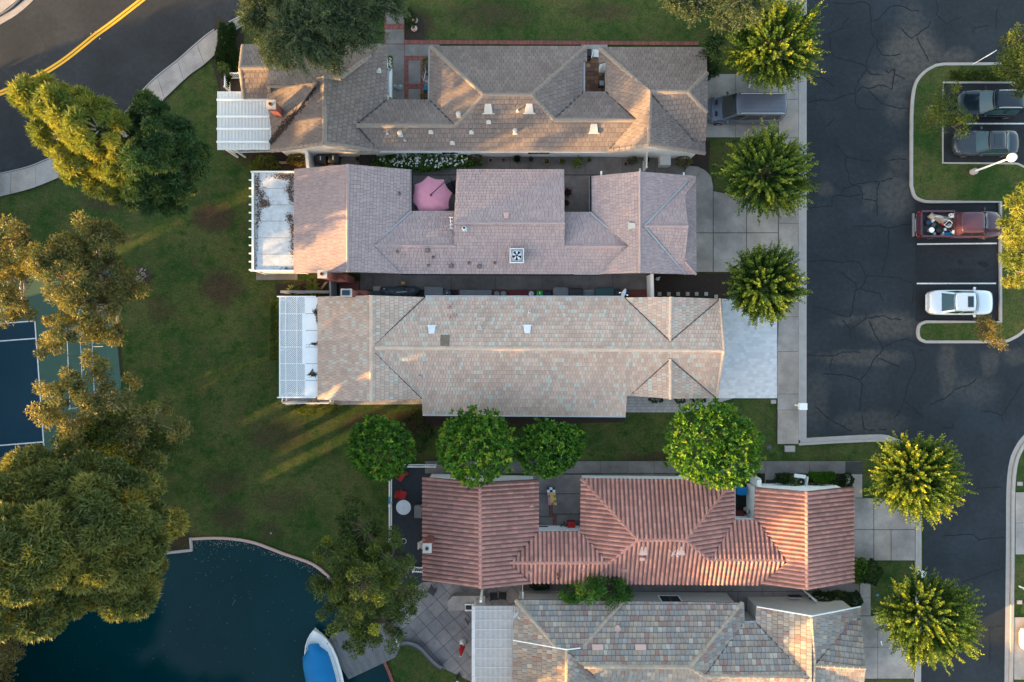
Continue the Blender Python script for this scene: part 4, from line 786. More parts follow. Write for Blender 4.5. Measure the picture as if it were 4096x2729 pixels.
# north wall of the slate house and red house: door and window seen from above
# ---------------------------------------------------------------- roof fittings
def ntm(p, n, rz=0.0):
    z = n; x = Vector((1, 0, 0)); x = (x - z * z.x).normalized(); y = z.cross(x)
    R = Matrix(((x.x, y.x, z.x), (x.y, y.y, z.y), (x.z, y.z, z.z))); return R @ Matrix.Rotation(rz, 3, 'Z')
def hood(key, px, py, mat, s=1.0, down=-1, name='roof_vent'):
    p, n = roofz(key, px, py); Rm = ntm(p, n, 0 if down < 0 else math.pi) if down in (-1, 1) else ntm(p, n, down); mb = MB(); tr = lambda x, y, z: p + Rm @ Vector((x * s, y * s, z * s))
    # flat base plate and a hood that is wide and high at the lower, open end
    mb.box(p + n * 0.01, (0.85 * s, 0.12 * s, 0.03), 0, 0, None) if False else None
    b = [(-.42, -.42), (.42, -.42), (.42, -.34), (-.42, -.34)]
    mb.face([tr(x, y, .04) for x, y in b]); mb.face([tr(-.42, -.42, 0), tr(.42, -.42, 0), tr(.42, -.42, .04), tr(-.42, -.42, .04)])
    lo = [(-.32, -.38, 0), (-.30, -.38, .20), (.30, -.38, .20), (.32, -.38, 0)]; hi = [(-.22, .28, 0), (-.20, .28, .05), (.20, .28, .05), (.22, .28, 0)]
    mb.grid([[tr(*q) for q in lo], [tr(*q) for q in hi]], 0, False); mb.face([tr(*q) for q in hi]); mb.face([tr(*q) for q in lo][::-1], 1)
    mb.build(name, [M[mat], M['black']], ROOFS[key][1])
def pipe(key, px, py, mat, r=0.06, h=0.35, plate=0.3, cap=False):
    p, n = roofz(key, px, py); Rm = ntm(p, n); mb = MB()
    q = [p + Rm @ Vector((x * plate / 2, y * plate / 2 * 0.8 - .05, .02)) for x, y in ((-1, -1), (1, -1), (1, 1), (-1, 1))]
    mb.face(q); mb.face([v - n * .05 for v in q][::-1])
    for i in range(4): mb.face([q[i - 1] - n * .05, q[i] - n * .05, q[i], q[i - 1]])
    mb.lathe(p, [(r * 1.5, 0), (r * 1.05, 0.06), (r, h), (r * .75, h), (r * .75, h - .05)], 12, 0, True, True, False)
    if cap: mb.lathe(p + Vector((0, 0, h + .03)), [(r * 2.0, 0), (r * 2.0, .05), (r * .9, .11), (.01, .12)], 14)
    else: mb.lathe(p + Vector((0, 0, h - .045)), [(.001, 0), (r * .7, .002)], 10, 1, False, False, False)
    mb.build('vent_pipe', [M[mat], M['black']], ROOFS[key][1])
def sq(key, px, py, mat, s=0.33, h=0.12):
    p, n = roofz(key, px, py); Rm = ntm(p, n); mb = MB(); mb.box(p + n * .02, (s, s * .75, .04), M=Rm); mb.box(p + n * (h / 2 + .03) + Rm @ Vector((0, s * .3, 0)), (s * .55, s * .55, h), M=Rm); mb.build('roof_vent', M[mat], ROOFS[key][1])
for x, y in ((1953, 433), (2117, 432), (2375, 512)): hood('h1', x, y, 'vent_cream')
for x, y in ((1955, 490), (1724, 530), (1886, 531), (1810, 573), (1516, 287)): sq('h1', x, y, 'vent_cream')
for x, y, c in ((1603, 540, True), (1620, 563, False), (2060, 530, True), (1835, 464, True), (1549, 533, False), (2070, 444, False)): pipe('h1', x, y, 'vent_cream', .085 if c else .05, .35, .32 if c else .2, c)
for x, y in ((1590, 1005), (1733, 1028), (1714, 1060), (1876, 1051), (1979, 1050), (1600, 774)): pipe('h2', x, y, 'vent_brown', .05, .3, .22)
for x, y in ((1711, 1004), (1806, 1066), (1918, 1068)): sq('h2', x, y, 'vent_brown', .34, .14)
hood('h2', 2025, 866, 'vent_pink', .62, 1); hood('h2', 2530, 904, 'vent_cream', .75, -math.pi / 2); pipe('h2', 1858, 915, 'light_metal', .13, .4, .34, False)
for x, y in ((1727, 1322), (2109, 1321)): hood('h3', x, y, 'skylight', .9, 1, 'roof_vent')
for x, y in ((1690, 1262), (1803, 1262), (1918, 1315), (1680, 1512), (1801, 1222)): sq('h3', x, y, 'vent_pink' if y != 1315 else 'vent_cream', .36, .1)
for x, y in ((1803, 1270), (1801, 1228), (2118, 1248), (1828, 1260)): pipe('h3', x, y, 'light_metal' if x == 2118 else 'vent_pink', .06, .3, .2)
for x, y in ((2573, 2197), (2722, 2197)): hood('h4', x, y, 'vent_pink', .95)
for x, y in ((2118, 2284), (2334, 2281), (2495, 2280), (2128, 2017)): pipe('h4', x, y, 'vent_pink', .05, .3, .34)
for x, y in ((2230, 2292), (2232, 2308)): pipe('h4', x, y, 'terracotta', .09, .35, .3)
sq('h4', 2410, 2297, 'vent_pink', .34, .14); sq('h4', 2568, 2234, 'vent_pink', .4, .2)
sq('h5', 2470, 2515, 'vent_pink', .4, .1); pipe('h5', 2470, 2522, 'vent_pink', .05, .25, .2)
for (x, y) in ((2562, 2588), (2390, 2588)):
    p, n = roofz('h5', x, y); MB().box(p + n * .04, (0.75, .36, .035), M=ntm(p, n)).build('repair_patch', M['vent_pink'], h5[1])
p, n = roofz('h3', 1780, 1362)
MB().box(p + n * .01, (0.62, .8, .035), M=ntm(p, n)).build('stained_patch', solid('stain', (0.17, 0.13, 0.10), .95, var=.4, scale=5), h3[1])
def chimney(root, px, py, w, d, z0, z1, px2=None, capm='vent_cream', brick='brick_red', screen=False, zs=None):
    c = P(px, py, z1); x, y = c.x, c.y; mb = MB()
    body = MB().box((x, y, (z0 + z1) / 2), (w, d, z1 - z0)).build('chimney', M['joint'], root)
    # brick courses on the shaft: each course a thin proud ring, joined
    cs = MB(); z = z0 + .02; k = 0
    while z < z1 - .08:
        for s in (-1, 1):
            for t in range(max(2, int(w / .21))):
                nn = max(2, int(w / .21)); cs.box((x - w / 2 + w * (t + .5) / nn, y + s * (d / 2 + .008), z + .035), (w / nn - .012, .03, .065), mi=k % 2)
            for t in range(max(2, int(d / .21))):
                nn = max(2, int(d / .21)); cs.box((x + s * (w / 2 + .008), y - d / 2 + d * (t + .5) / nn, z + .035), (.03, d / nn - .012, .065), mi=k % 2)
        z += .077; k += 1
    b = cs.build('brick', [M[brick], M['brick_dark']], body); b['kind'] = 'stuff'
    cap = MB(); cap.box((x, y, z1 + .04), (w + .14, d + .14, .10)); cap.build('cap', M[capm], body)
    if screen: MB().box((x, y, z1 + .17), (w * .82, d * .82, .16)).build('spark_screen', M['navy' if screen == 2 else 'grey_metal'], body)
    else: MB().lathe((x, y, z1 + .09), [(.13, 0), (.12, .16), (.085, .16), (.08, .02)], 14, 0, True, False, False).lathe((x, y, z1 + .10), [(.001, 0), (.085, .002)], 10, 1, False, False, False).build('flue', [M['terracotta'], M['black']], body)
chimney(h1[0], 1085, 420, .5, .5, 2.9, 5.1)
chimney(h2[0], 1290, 1097, .5, .42, 0.0, 5.2)
chimney(h3[0], 1386, 1172, .62, .42, 0.0, 4.9, screen=2)
chimney(h4[0], 1709, 2192, .46, .5, 0.0, 5.2)
# lower wider shafts of the two side chimneys
for root, px, py, z, w, d in ((h2[0], 1362, 1112, 2.4, .95, .5), (h3[0], 1440, 1174, 2.6, .9, .42)):
    c = P(px, py, z); mbb = MB(); mbb.box((c.x, c.y, z / 2), (w, d, z)); mbb.face([(c.x - w / 2, c.y - d / 2, z), (c.x + w / 2, c.y - d / 2, z), (c.x, c.y, z + .25)]); mbb.build('chimney_base', M['brick_red'], root)
def dish(root, px, py, z, aim, s=0.30):
    c = P(px, py, z); mb = MB(); az = aim; q = Vector((math.cos(az), math.sin(az), 0.45)).normalized(); a = q.cross(Vector((0, 0, 1))).normalized(); b = q.cross(a)
    rows = []
    for i in range(5):
        r = s * i / 4 + .001; rows.append([c + (a * math.cos(t) * r + b * math.sin(t) * r * 1.15) + q * (r * r * .9) for t in [2 * math.pi * k / 20 for k in range(20)]])
    mb.grid(rows, 0, True, True); mb.tube([c - q * .03, c - q * .15 - Vector((0, 0, .2)), Vector((c.x, c.y, z - .75)) - q * .1], .025, 6); mb.tube([c - b * -s * 0.9, c + q * .42 - Vector((0, 0, .1))], .015, 5); mb.box(c + q * .42 - Vector((0, 0, .1)), (.12, .07, .07), az)
    mb.build('satellite_dish', M['light_metal'], root)
dish(h3[0], 2489, 1172, 3.5, math.radians(-25), .36); dish(h4[0], 2690, 2212, 4.6, math.radians(-35), .3); dish(h5[0], 2058, 2458, 3.6, math.radians(-35), .34)
# television aerial on the raised gable
an = MB(); q = P(1804, 892, 4.6)
an.tube([q + Vector((-.05, .42, 0)), q + Vector((0, -.42, 0))], .02, 5)
for k in (-.35, -.1, .15, .38): an.tube([q + Vector((-.12, k, 0)), q + Vector((.14, k - .02, 0))], .018, 4)
an.tube([q, q - Vector((-.1, 0, 1.0))], .02, 5); an.build('television_aerial', M['light_metal'], h2[0])
# rooftop cooler in its white frame
p, n = roofz('h2', 2067, 1028); ac = MB().box(p + Vector((0, 0, .35)), (.86, .82, .7)).build('rooftop_cooler', M['grey_metal'], h2[0])
rg = MB()
for s in (-1, 1): rg.box(p + Vector((s * .47, 0, .62)), (.05, 1.0, .12)); rg.box(p + Vector((0, s * .48, .62)), (.89, .05, .12))
rg.build('frame', M['white_paint'], ac)
fan = MB().lathe(p + Vector((0, 0, .70)), [(.36, 0), (.38, .03), (.35, .05), (.34, .012)], 24, 0, True, False, False); fan.lathe(p + Vector((0, 0, .712)), [(.001, 0), (.34, .001)], 24, 1, False, False, False)
for k in range(5): a = k * 1.257; fan.face([p + Vector((math.cos(a + t) * r, math.sin(a + t) * r, .73 + t * .05)) for r, t in ((.06, 0), (.32, .0), (.32, .6), (.06, .5))], 0)
fan.build('fan', [M['light_metal'], M['black']], ac)
fl_ = MB()
for k in range(4): fl_.box(p + Vector((-.35 + k * .23, .56, .05)), (.17, .16, .1))
fl_.build('brick', M['brick_red'], ac)
pts = []
for x, y in ((2259, 985), (2268, 1010), (2276, 1040), (2278, 1070), (2285, 1090), (2298, 1099), (2395, 1101)): pts.append(roofz('h2', x, min(y, 1090))[0] + (Vector((0, 0, .0)) if y < 1095 else Vector((0, -.15, -.05))))
MB().tube(pts, .014, 5).build('cable', M['vent_cream'], h2[1])
# ---------------------------------------------------------------- patio covers and pergolas
pg = thing('pergola', 'white slatted pergola on the left end of the brown tiled house', 'pergola', P(975, 480))
n = 38
sl = MB().box((0, 0, 0), (.055, 1, .09)); 
for i in range(n):
    x = 872 + i * (1083 - 872) / (n - 1); y0 = 367 if x < 975 else 398; y1 = 600; a, b = P(x, y0, 2.55), P(x, y1, 2.55)
    MB().box((a + b) / 2, (.06, a.y - b.y, .09)).build('slat', M['white_paint'], pg)
for y, x1, z in ((400, 1072, 2.67), (467, 1078, 2.67), (516, 1083, 2.67), (568, 1085, 2.67)): a, b = P(867, y, z), P(x1, y, z); MB().box((a + b) / 2, (b.x - a.x, .13, .12)).build('beam', M['white_paint'], pg)
for x in (900, 932): a, b = P(x, 380, 2.38), P(x, 597, 2.38); MB().box((a + b) / 2, (.14, a.y - b.y, .2)).build('beam', M['white_paint'], pg)
for x, y in ((900, 385), (900, 595), (932, 595)): a = P(x, y, 2.3); MB().box((a.x, a.y, 1.15), (.12, .12, 2.3)).build('post', M['white_paint'], pg)
pc = thing('patio_cover', 'white panelled patio roof with brown leaf litter beside the mauve house', 'patio cover', P(1100, 880))
ysp = [692, 755, 820, 885, 952, 1017, 1080]
for i in range(6):
    a, b = P(1022, ysp[i], 2.5), P(1176, ysp[i + 1], 2.5); MB().box((a + b) / 2, (b.x - a.x, a.y - b.y - .03, .05)).build('panel', M['cover_white'], pc)
for (x0, y0, x1, y1, w) in ((1004, 688, 1180, 688, .1), (1002, 1083, 1178, 1083, .1), (1012, 688, 1012, 1083, .14)):
    a, b = P(x0, y0, 2.55), P(x1, y1, 2.55); MB().box((a + b) / 2, (max(w, abs(b.x - a.x)), max(w, abs(a.y - b.y)), .18)).build('beam', M['white_paint'], pc)
for k in range(12): a = P(1004, 721 + k * 32.6, 2.5); MB().box(a, (.28, .09, .12)).build('rafter_end', M['white_paint'], pc)
for x, y in ((1015, 690), (1015, 885), (1015, 1081)): a = P(x, y, 2.4); MB().box((a.x, a.y, 1.2), (.12, .12, 2.4)).build('post', M['white_paint'], pc)
lf = MB(); rl3 = random.Random(4)
for cx, cy, sx, sy, nn in ((1140, 705, 26, 8, 420), (1165, 730, 6, 12, 120), (1155, 760, 9, 12, 160), (1165, 790, 6, 14, 120), (1030, 740, 5, 25, 200), (1045, 790, 10, 18, 260), (1060, 815, 12, 9, 240), (1035, 850, 6, 26, 180), (1028, 920, 3, 60, 120), (1158, 870, 8, 10, 140), (1168, 915, 5, 18, 130), (1168, 980, 4, 30, 110), (1150, 1075, 20, 3, 70), (1025, 1040, 2, 30, 40)):
    for k in range(nn):
        x, y = rl3.gauss(cx, sx), rl3.gauss(cy, sy)
        if 1022 < x < 1177 and 693 < y < 1080:
            c = P(x, y, 2.53 + rl3.uniform(0, .03)); a = rl3.uniform(0, 6.28); q = rl3.uniform(.03, .075); lf.face([(c.x + math.cos(a + t) * q, c.y + math.sin(a + t) * q * .7, c.z) for t in (0, 1.8, 3.6)])
lo = lf.build('leaf_litter', M['brown_leaves'], pc); lo['kind'] = 'stuff'
lc = thing('lattice_cover', 'white lattice patio cover on the left end of the tan house', 'patio cover', P(1190, 1390))
X0, X1, Y0, Y1 = 1118, 1222, 1189, 1588
a, b = P(X0, Y0, 2.5), P(X1, Y1, 2.5); cx0, cx1, cy1_, cy0 = a.x, b.x, a.y, b.y
yseg = [cy1_ - (cy1_ - cy0) * k / 6 for k in range(7)]
for s in range(6):
    lb = MB(); ya, yb = yseg[s + 1], yseg[s]; st = .137
    for dr, z in ((1, 2.50), (-1, 2.512)):
        k = math.floor((cx0 - (yb - ya)) / st) * st - 10 * st
        c0 = cx0 - (yb - ya) - .1; m = int((cx1 - c0 + (yb - ya) + .3) / st)
        for i in range(m):
            xb = c0 + i * st            # line x = xb + t at y = ya + t (dr 1) or y = yb - t (dr -1)
            t0 = max(0, cx0 - xb); t1 = min(yb - ya, cx1 - xb)
            if t1 - t0 < .06: continue
            pts = [(xb + t, (ya + t) if dr == 1 else (yb - t)) for t in (t0, t1)]
            dx, dy = pts[1][0] - pts[0][0], pts[1][1] - pts[0][1]; lb.box(((pts[0][0] + pts[1][0]) / 2, (pts[0][1] + pts[1][1]) / 2, z), (math.hypot(dx, dy), .042, .010), math.atan2(dy, dx))
    lb.build('lattice_panel', M['white_paint'], lc)
    MB().box(((cx0 + cx1) / 2, ya, 2.53), (cx1 - cx0, .07, .06)).build('batten', M['white_paint'], lc)
    yy = P(0, 0, 0); pa = MB().box((P(1247 - (6 if s in (1, 2, 3) else 0), 0, 2.56).x, (ya + yb) / 2, 2.55), (.95 + (.2 if s in (1, 2, 3) else 0), yb - ya - .03, .04)).build('panel', M['white_paint'], lc)
for x in (1119, 1143, 1188, 1221): c = P(x, 0, 2.55); MB().box((c.x, (cy0 + cy1_) / 2, 2.55), (.08 if x in (1119,) else .05, cy1_ - cy0 + .1, .05)).build('batten', M['white_paint'], lc)
MB().box(((cx0 + cx1) / 2 + .3, cy1_ + .04, 2.52), (cx1 - cx0 + .9, .08, .14)).build('beam', M['white_paint'], lc); MB().box(((cx0 + cx1) / 2 + .3, cy0 - .04, 2.52), (cx1 - cx0 + .9, .08, .14)).build('beam', M['white_paint'], lc)
for x, y in ((1125, 1200), (1125, 1400), (1125, 1580)): a = P(x, y, 2.4); MB().box((a.x, a.y, 1.22), (.12, .12, 2.44)).build('post', M['white_paint'], lc)
lf = MB()
for cx, cy, sx, sy, nn in ((1268, 1262, 3, 18, 110), (1262, 1247, 5, 5, 70), (1262, 1376, 10, 3, 100), (1252, 1498, 9, 5, 160), (1250, 1490, 3, 8, 50)):
    for k in range(nn):
        x, y = rl3.gauss(cx, sx), rl3.gauss(cy, sy); 
        if x > 1272: continue
        c = P(x, y, 2.585 + rl3.uniform(0, .02)); a = rl3.uniform(0, 6.28); q = rl3.uniform(.03, .07); lf.face([(c.x + math.cos(a + t) * q, c.y + math.sin(a + t) * q * .7, c.z) for t in (0, 1.8, 3.6)])
lo = lf.build('leaf_litter', M['mulch'], lc); lo['kind'] = 'stuff'
p5g = thing('pergola', 'grey white slatted pergola on the left end of the slate roofed house', 'pergola', P(1970, 2600))
for i in range(31):
    x = 1907 + i * (2057 - 1907) / 30; y1 = 2760; y0 = 2424; a, b = P(x, y0, 2.6), P(x, y1, 2.6); MB().box((a + b) / 2, (.05, a.y - b.y, .06)).build('slat', M['gutter'], p5g)
for k in range(9): a, b = P(1888, 2442 + k * 38, 2.66), P(2058, 2442 + k * 38, 2.66); MB().box((a + b) / 2, (b.x - a.x, .035, .04)).build('batten', M['gutter'], p5g)
for x in (1895, 2050): a, b = P(x, 2424, 2.45), P(x, 2760, 2.45); MB().box((a + b) / 2, (.28 if x == 1895 else .12, a.y - b.y, .16)).build('beam', M['gutter'], p5g)
for y in (2432, 2600, 2745): a = P(1897, y, 2.4); MB().box((a.x, a.y, 1.2), (.14, .14, 2.4)).build('post', M['gutter'], p5g)
MB().box((lambda c: (c.x, c.y, 1.35))(P(1923, 2405, 2.6)), (.16, .16, 2.6)).build('post', M['white_paint'], p5g)
# ---------------------------------------------------------------- plants
def unit(a): return a / np.maximum(1e-9, np.linalg.norm(a, axis=-1, keepdims=True))
def sph(n): return unit(RNG.normal(size=(n, 3)))
def leafquads(B, D, L, Wd):
    n = len(B); side = unit(np.cross(D, sph(n))); L = np.broadcast_to(L, (n,))[:, None]; Wd = np.broadcast_to(Wd, (n,))[:, None]
    mid = B + D * L * 0.5; V = np.empty((n, 4, 3)); V[:, 0] = B; V[:, 1] = mid + side * Wd / 2; V[:, 2] = B + D * L; V[:, 3] = mid - side * Wd / 2
    return V.reshape(-1, 3)
def needles(B, D, L, Wd):
    n = len(B); side = unit(np.cross(D, sph(n))); V = np.empty((n, 3, 3)); L = np.broadcast_to(L, (n,))[:, None]; Wd = np.broadcast_to(Wd, (n,))[:, None]
    V[:, 0] = B - side * Wd / 2; V[:, 1] = B + side * Wd / 2; V[:, 2] = B + D * L; return V.reshape(-1, 3)
def crown(V, k, mat, tint, parent, name='crown'):
    off = BASE[parent]; o = bpy.data.objects.new(name, npmesh(name, V - np.array(off), k, M[mat], tint)); COL.objects.link(o); o.parent = parent; BASE[o] = off; return o
def trunk(root, base, targets, r=0.22, mat='bark', fork=0.45, sway=0.15):
    mb = MB(); base = Vector(base); rr = random.Random(int(abs(base.x * 31 + base.y * 17)))
    top = sum((Vector(t) for t in targets), Vector((0, 0, 0))) / len(targets); fk = base.lerp(top, fork); fk.x += rr.uniform(-sway, sway); fk.y += rr.uniform(-sway, sway)
    mid = base.lerp(fk, .5) + Vector((rr.uniform(-sway, sway) * .5, rr.uniform(-sway, sway) * .5, 0))
    mb.tube([base, base + Vector((0, 0, .25)), mid, fk], [r * 1.45, r * 1.05, r * .9, r * .75], 9)
    for t in targets:
        t = Vector(t); m = fk.lerp(t, .5) + Vector((rr.uniform(-.3, .3), rr.uniform(-.3, .3), rr.uniform(0, .3))); mb.tube([fk - Vector((0, 0, .1)), m, t], [r * .45, r * .3, r * .1], 6)
    return mb.build('trunk', M[mat], root)
def V3(p): return np.array((p[0], p[1], p[2]))
def tree_round(px, py, rpx, label, hc=4.2, mat='f_bright', n=1500, flat=.85, leaf=.28, bias=0.0, name='shade_tree', group=None, cat='tree', lumps=None, per=9, spread=1.0):
    c = P(px, py, hc); R = rpx * (H - hc) / F; root = thing(name, label, cat, (c.x, c.y, 0), group=group)
    # a lumpy crown: its radius changes with direction
    K = sph(14); A = RNG.uniform(-.18, .12, 14)
    def rad(d): return 1 + (np.exp(6 * (d @ K.T - 1)) * A).sum(1) * 1.6
    n = int(n * .50); d = sph(n); d[:, 2] = np.where(d[:, 2] < -.25, -d[:, 2], d[:, 2]); d = unit(d)
    rs = RNG.choice([1.0, .84, .64], n, p=[.62, .25, .13]) * RNG.normal(1, .05, n)
    pos = V3(c) + d * (R * rad(d) * rs)[:, None] * np.array([1, 1, flat])
    tt = RNG.uniform(0, 1, n) ** 1.2 * .95 + bias + (RNG.uniform(size=n) > .93) * .25
    B = np.repeat(pos, per, 0); O = unit(np.repeat(d, per, 0) + np.array([0, 0, .35])); D = unit(O * .42 + sph(len(B)) * spread); tint = np.repeat(tt, per) + RNG.normal(0, .07, len(B))
    L = RNG.uniform(.75, 1.25, len(B)) * leaf
    crown(leafquads(B - O * leaf * .3, D, L, L * .5), 4, mat, tint, root)
    tg = [V3(c) + unit(np.array([math.cos(a), math.sin(a), .5])) * R * .6 for a in np.arange(0, 6.28, 1.05)]
    trunk(root, (c.x, c.y, -.05), tg, .17 if R > 1.5 else .07); return root
def tree_spiky(px, py, rpx, label, hc=4.3, n=430, bias=0.0, name='street_tree', group=None, mat='f_spiky', per=62, width=.20):
    n = int(n * .80)
    c = P(px, py, hc); R = rpx * (H - hc) / F; root = thing(name, label, 'tree', (c.x, c.y, 0), group=group)
    core = V3(c) - np.array([0, 0, R * .25])
    z = RNG.uniform(-.15, 1, n); a = RNG.uniform(0, 6.283, n); s = np.sqrt(1 - z * z); d = np.stack([np.cos(a) * s, np.sin(a) * s, z * .95 + .1], 1); d = unit(d)
    ln = R * RNG.normal(1.0, .075, n) * (1 + .07 * np.sin(a * 5 + px)); t0 = .52
    st = core + sph(n) * R * .08
    # leaves down each shoot; the shoots bend a little upwards
    t = np.tile(np.linspace(t0, 1, per), n) + RNG.uniform(-.01, .01, n * per); dd = np.repeat(d, per, 0); ll = np.repeat(ln, per)
    up = np.zeros_like(dd); up[:, 2] = 1
    B = np.repeat(st, per, 0) + dd * (t * ll)[:, None] + up * ((t - .5) ** 2 * .55 * R * .3)[:, None]
    rad = unit(np.cross(dd, sph(len(dd)))); taper = (1 - ((t - t0) / (1 - t0)) ** 4 * .5)
    D = unit(rad * 1.0 + dd * .6 + up * .2); L = RNG.uniform(.7, 1.2, len(B)) * width * taper
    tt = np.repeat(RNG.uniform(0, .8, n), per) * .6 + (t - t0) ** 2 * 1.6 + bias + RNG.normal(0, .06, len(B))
    V = leafquads(B, D, L, L * .62)
    nf = 4200; df = unit(sph(nf) * np.array([1, 1, .7]) + np.array([0, 0, .15])); Bf = core + df * (R * RNG.uniform(.4, .80, nf))[:, None]
    V = np.concatenate([V, leafquads(Bf, unit(df + sph(nf)), .26, .13)]); tt = np.concatenate([tt, RNG.uniform(-.1, .25, nf) + bias])  # inner leaves tinted darker to paint the shade between shoots
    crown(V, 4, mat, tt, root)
    idx = RNG.choice(n, 26, replace=False); trunk(root, (c.x, c.y, -.05), [st[i] + d[i] * ln[i] * .75 for i in idx], .15, fork=.55); return root
def tree_pine(lobes, base, label, mat='f_pine', n=230, name='pine_tree', r0=.62, per=230, group=None, needle=.42, trunkr=.32, puff=False, bark='bark'):
    """lobes: (px, py, h, r_px, r_z)"""
    bx = P(*base); root = thing(name, label, 'tree', (bx.x, bx.y, 0), group=group)
    ar = np.array([l[3] ** 2 for l in lobes], float); n = int(n * .72); cnt = np.maximum(4, (ar / ar.sum() * n).astype(int)); per = int(per * 1.25); C = []; O = []
    for l, k in zip(lobes, cnt):
        c = V3(P(l[0], l[1], l[2])); R = l[3] * (H - l[2]) / F; d = sph(k); d[:, 2] = np.abs(d[:, 2]) * np.where(RNG.uniform(size=k) < .8, 1, -.5); d = unit(d)
        rr = RNG.uniform(.55 if puff else .72, 1.0, k) ; C.append(c + d * (R * rr)[:, None] * np.array([1, 1, l[4] / max(R, .1) * 1.15])); O.append(unit(d + np.array([0, 0, .5])))
    C = np.concatenate(C); O = np.concatenate(O); n = len(C); rc = RNG.uniform(.75, 1.25, n) * r0
    B0 = np.repeat(C, per, 0); OO = np.repeat(O, per, 0); R0 = np.repeat(rc, per)
    d = unit(sph(n * per) + OO * .40 + np.array([0, 0, .25]))
    B = B0 + d * (R0 * (RNG.uniform(.70, .92, n * per) if puff else RNG.uniform(.35, .85, n * per)))[:, None] * np.array([1, 1, .85])
    D = unit(d * .6 + sph(n * per) * .6); L = R0 / r0 * needle * (.45 if puff else .62) * RNG.uniform(.7, 1.15, n * per)
    tint = np.repeat(RNG.uniform(-.1, .6, n) + (RNG.uniform(size=n) > .87) * .4, per) + RNG.normal(0, .08, n * per) + RNG.uniform(0, .25, n * per)  # a few clumps pushed up the ramp; painted sun gold on f_pine
    crown(needles(B, D, L, needle * .17), 3, mat, tint, root)
    tg = [P(l[0], l[1], l[2]) for l in lobes]; trunk(root, (bx.x, bx.y, -.05), tg, trunkr, bark, .5, .5)
    # twigs into the needle clumps
    tw = MB()
    for i in range(0, n, 3):
        j = int(np.argmin([(Vector(C[i]) - t).length for t in tg])); a = tg[j].lerp(Vector(C[i]), .15); tw.tube([a, a.lerp(Vector(C[i]), .6) - Vector((0, 0, .2)), Vector(C[i])], [.06, .04, .015], 4, cap=False)
    put(tw.build('branches', M[bark], root), kind='stuff'); return root
def tree_gum(lobes, base, label, mat='f_gum', n=90, name='eucalyptus_tree', rc=.75, per=260, leaf=.17, group=None, droop=.3, trunkr=.28, bark='pale_bark', cat='tree', tb=0.0, twigs=True):
    bx = P(*base); root = thing(name, label, cat, (bx.x, bx.y, 0), group=group)
    ar = np.array([l[3] ** 2 for l in lobes], float); cnt = np.maximum(3, (ar / ar.sum() * n).astype(int)); C = []; K = []
    for q, (l, k) in enumerate(zip(lobes, cnt)):
        c = V3(P(l[0], l[1], l[2])); R = l[3] * (H - l[2]) / F; d = sph(k); C.append(c + d * (R * RNG.uniform(.35, 1, k) ** .6)[:, None] * np.array([1, 1, l[4] / max(R, .1)])); K += [q] * k
    C = np.concatenate(C); n = len(C); r = RNG.uniform(.6, 1.3, n) * rc
    B0 = np.repeat(C, per, 0); R0 = np.repeat(r, per); d = unit(sph(n * per) * np.array([1, 1, .75]) + np.array([0, 0, .25])); q = RNG.uniform(0, 1, n * per) ** .4
    B = B0 + d * (R0 * q)[:, None]; D = unit(d * .6 + sph(n * per) - np.array([0, 0, droop])); L = leaf * RNG.uniform(.6, 1.3, n * per)
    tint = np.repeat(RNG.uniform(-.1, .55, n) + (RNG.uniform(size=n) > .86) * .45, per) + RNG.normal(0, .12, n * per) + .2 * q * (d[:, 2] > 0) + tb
    crown(leafquads(B, D, L, L * .42), 4, mat, tint, root)
    tg = [P(l[0], l[1], l[2]) for l in lobes]; trunk(root, (bx.x, bx.y, -.05), tg, trunkr, bark, .45, .4)
    if twigs:
        tw = MB()
        for i in range(n):
            a = tg[K[i]]; b = Vector(C[i]); tw.tube([a - Vector((0, 0, .5)), a.lerp(b, .55) - Vector((0, 0, .25)), b - Vector((0, 0, .1))], [.035, .025, .01], 4, cap=False)
        put(tw.build('branches', M['bark'], root), kind='stuff')
    return root
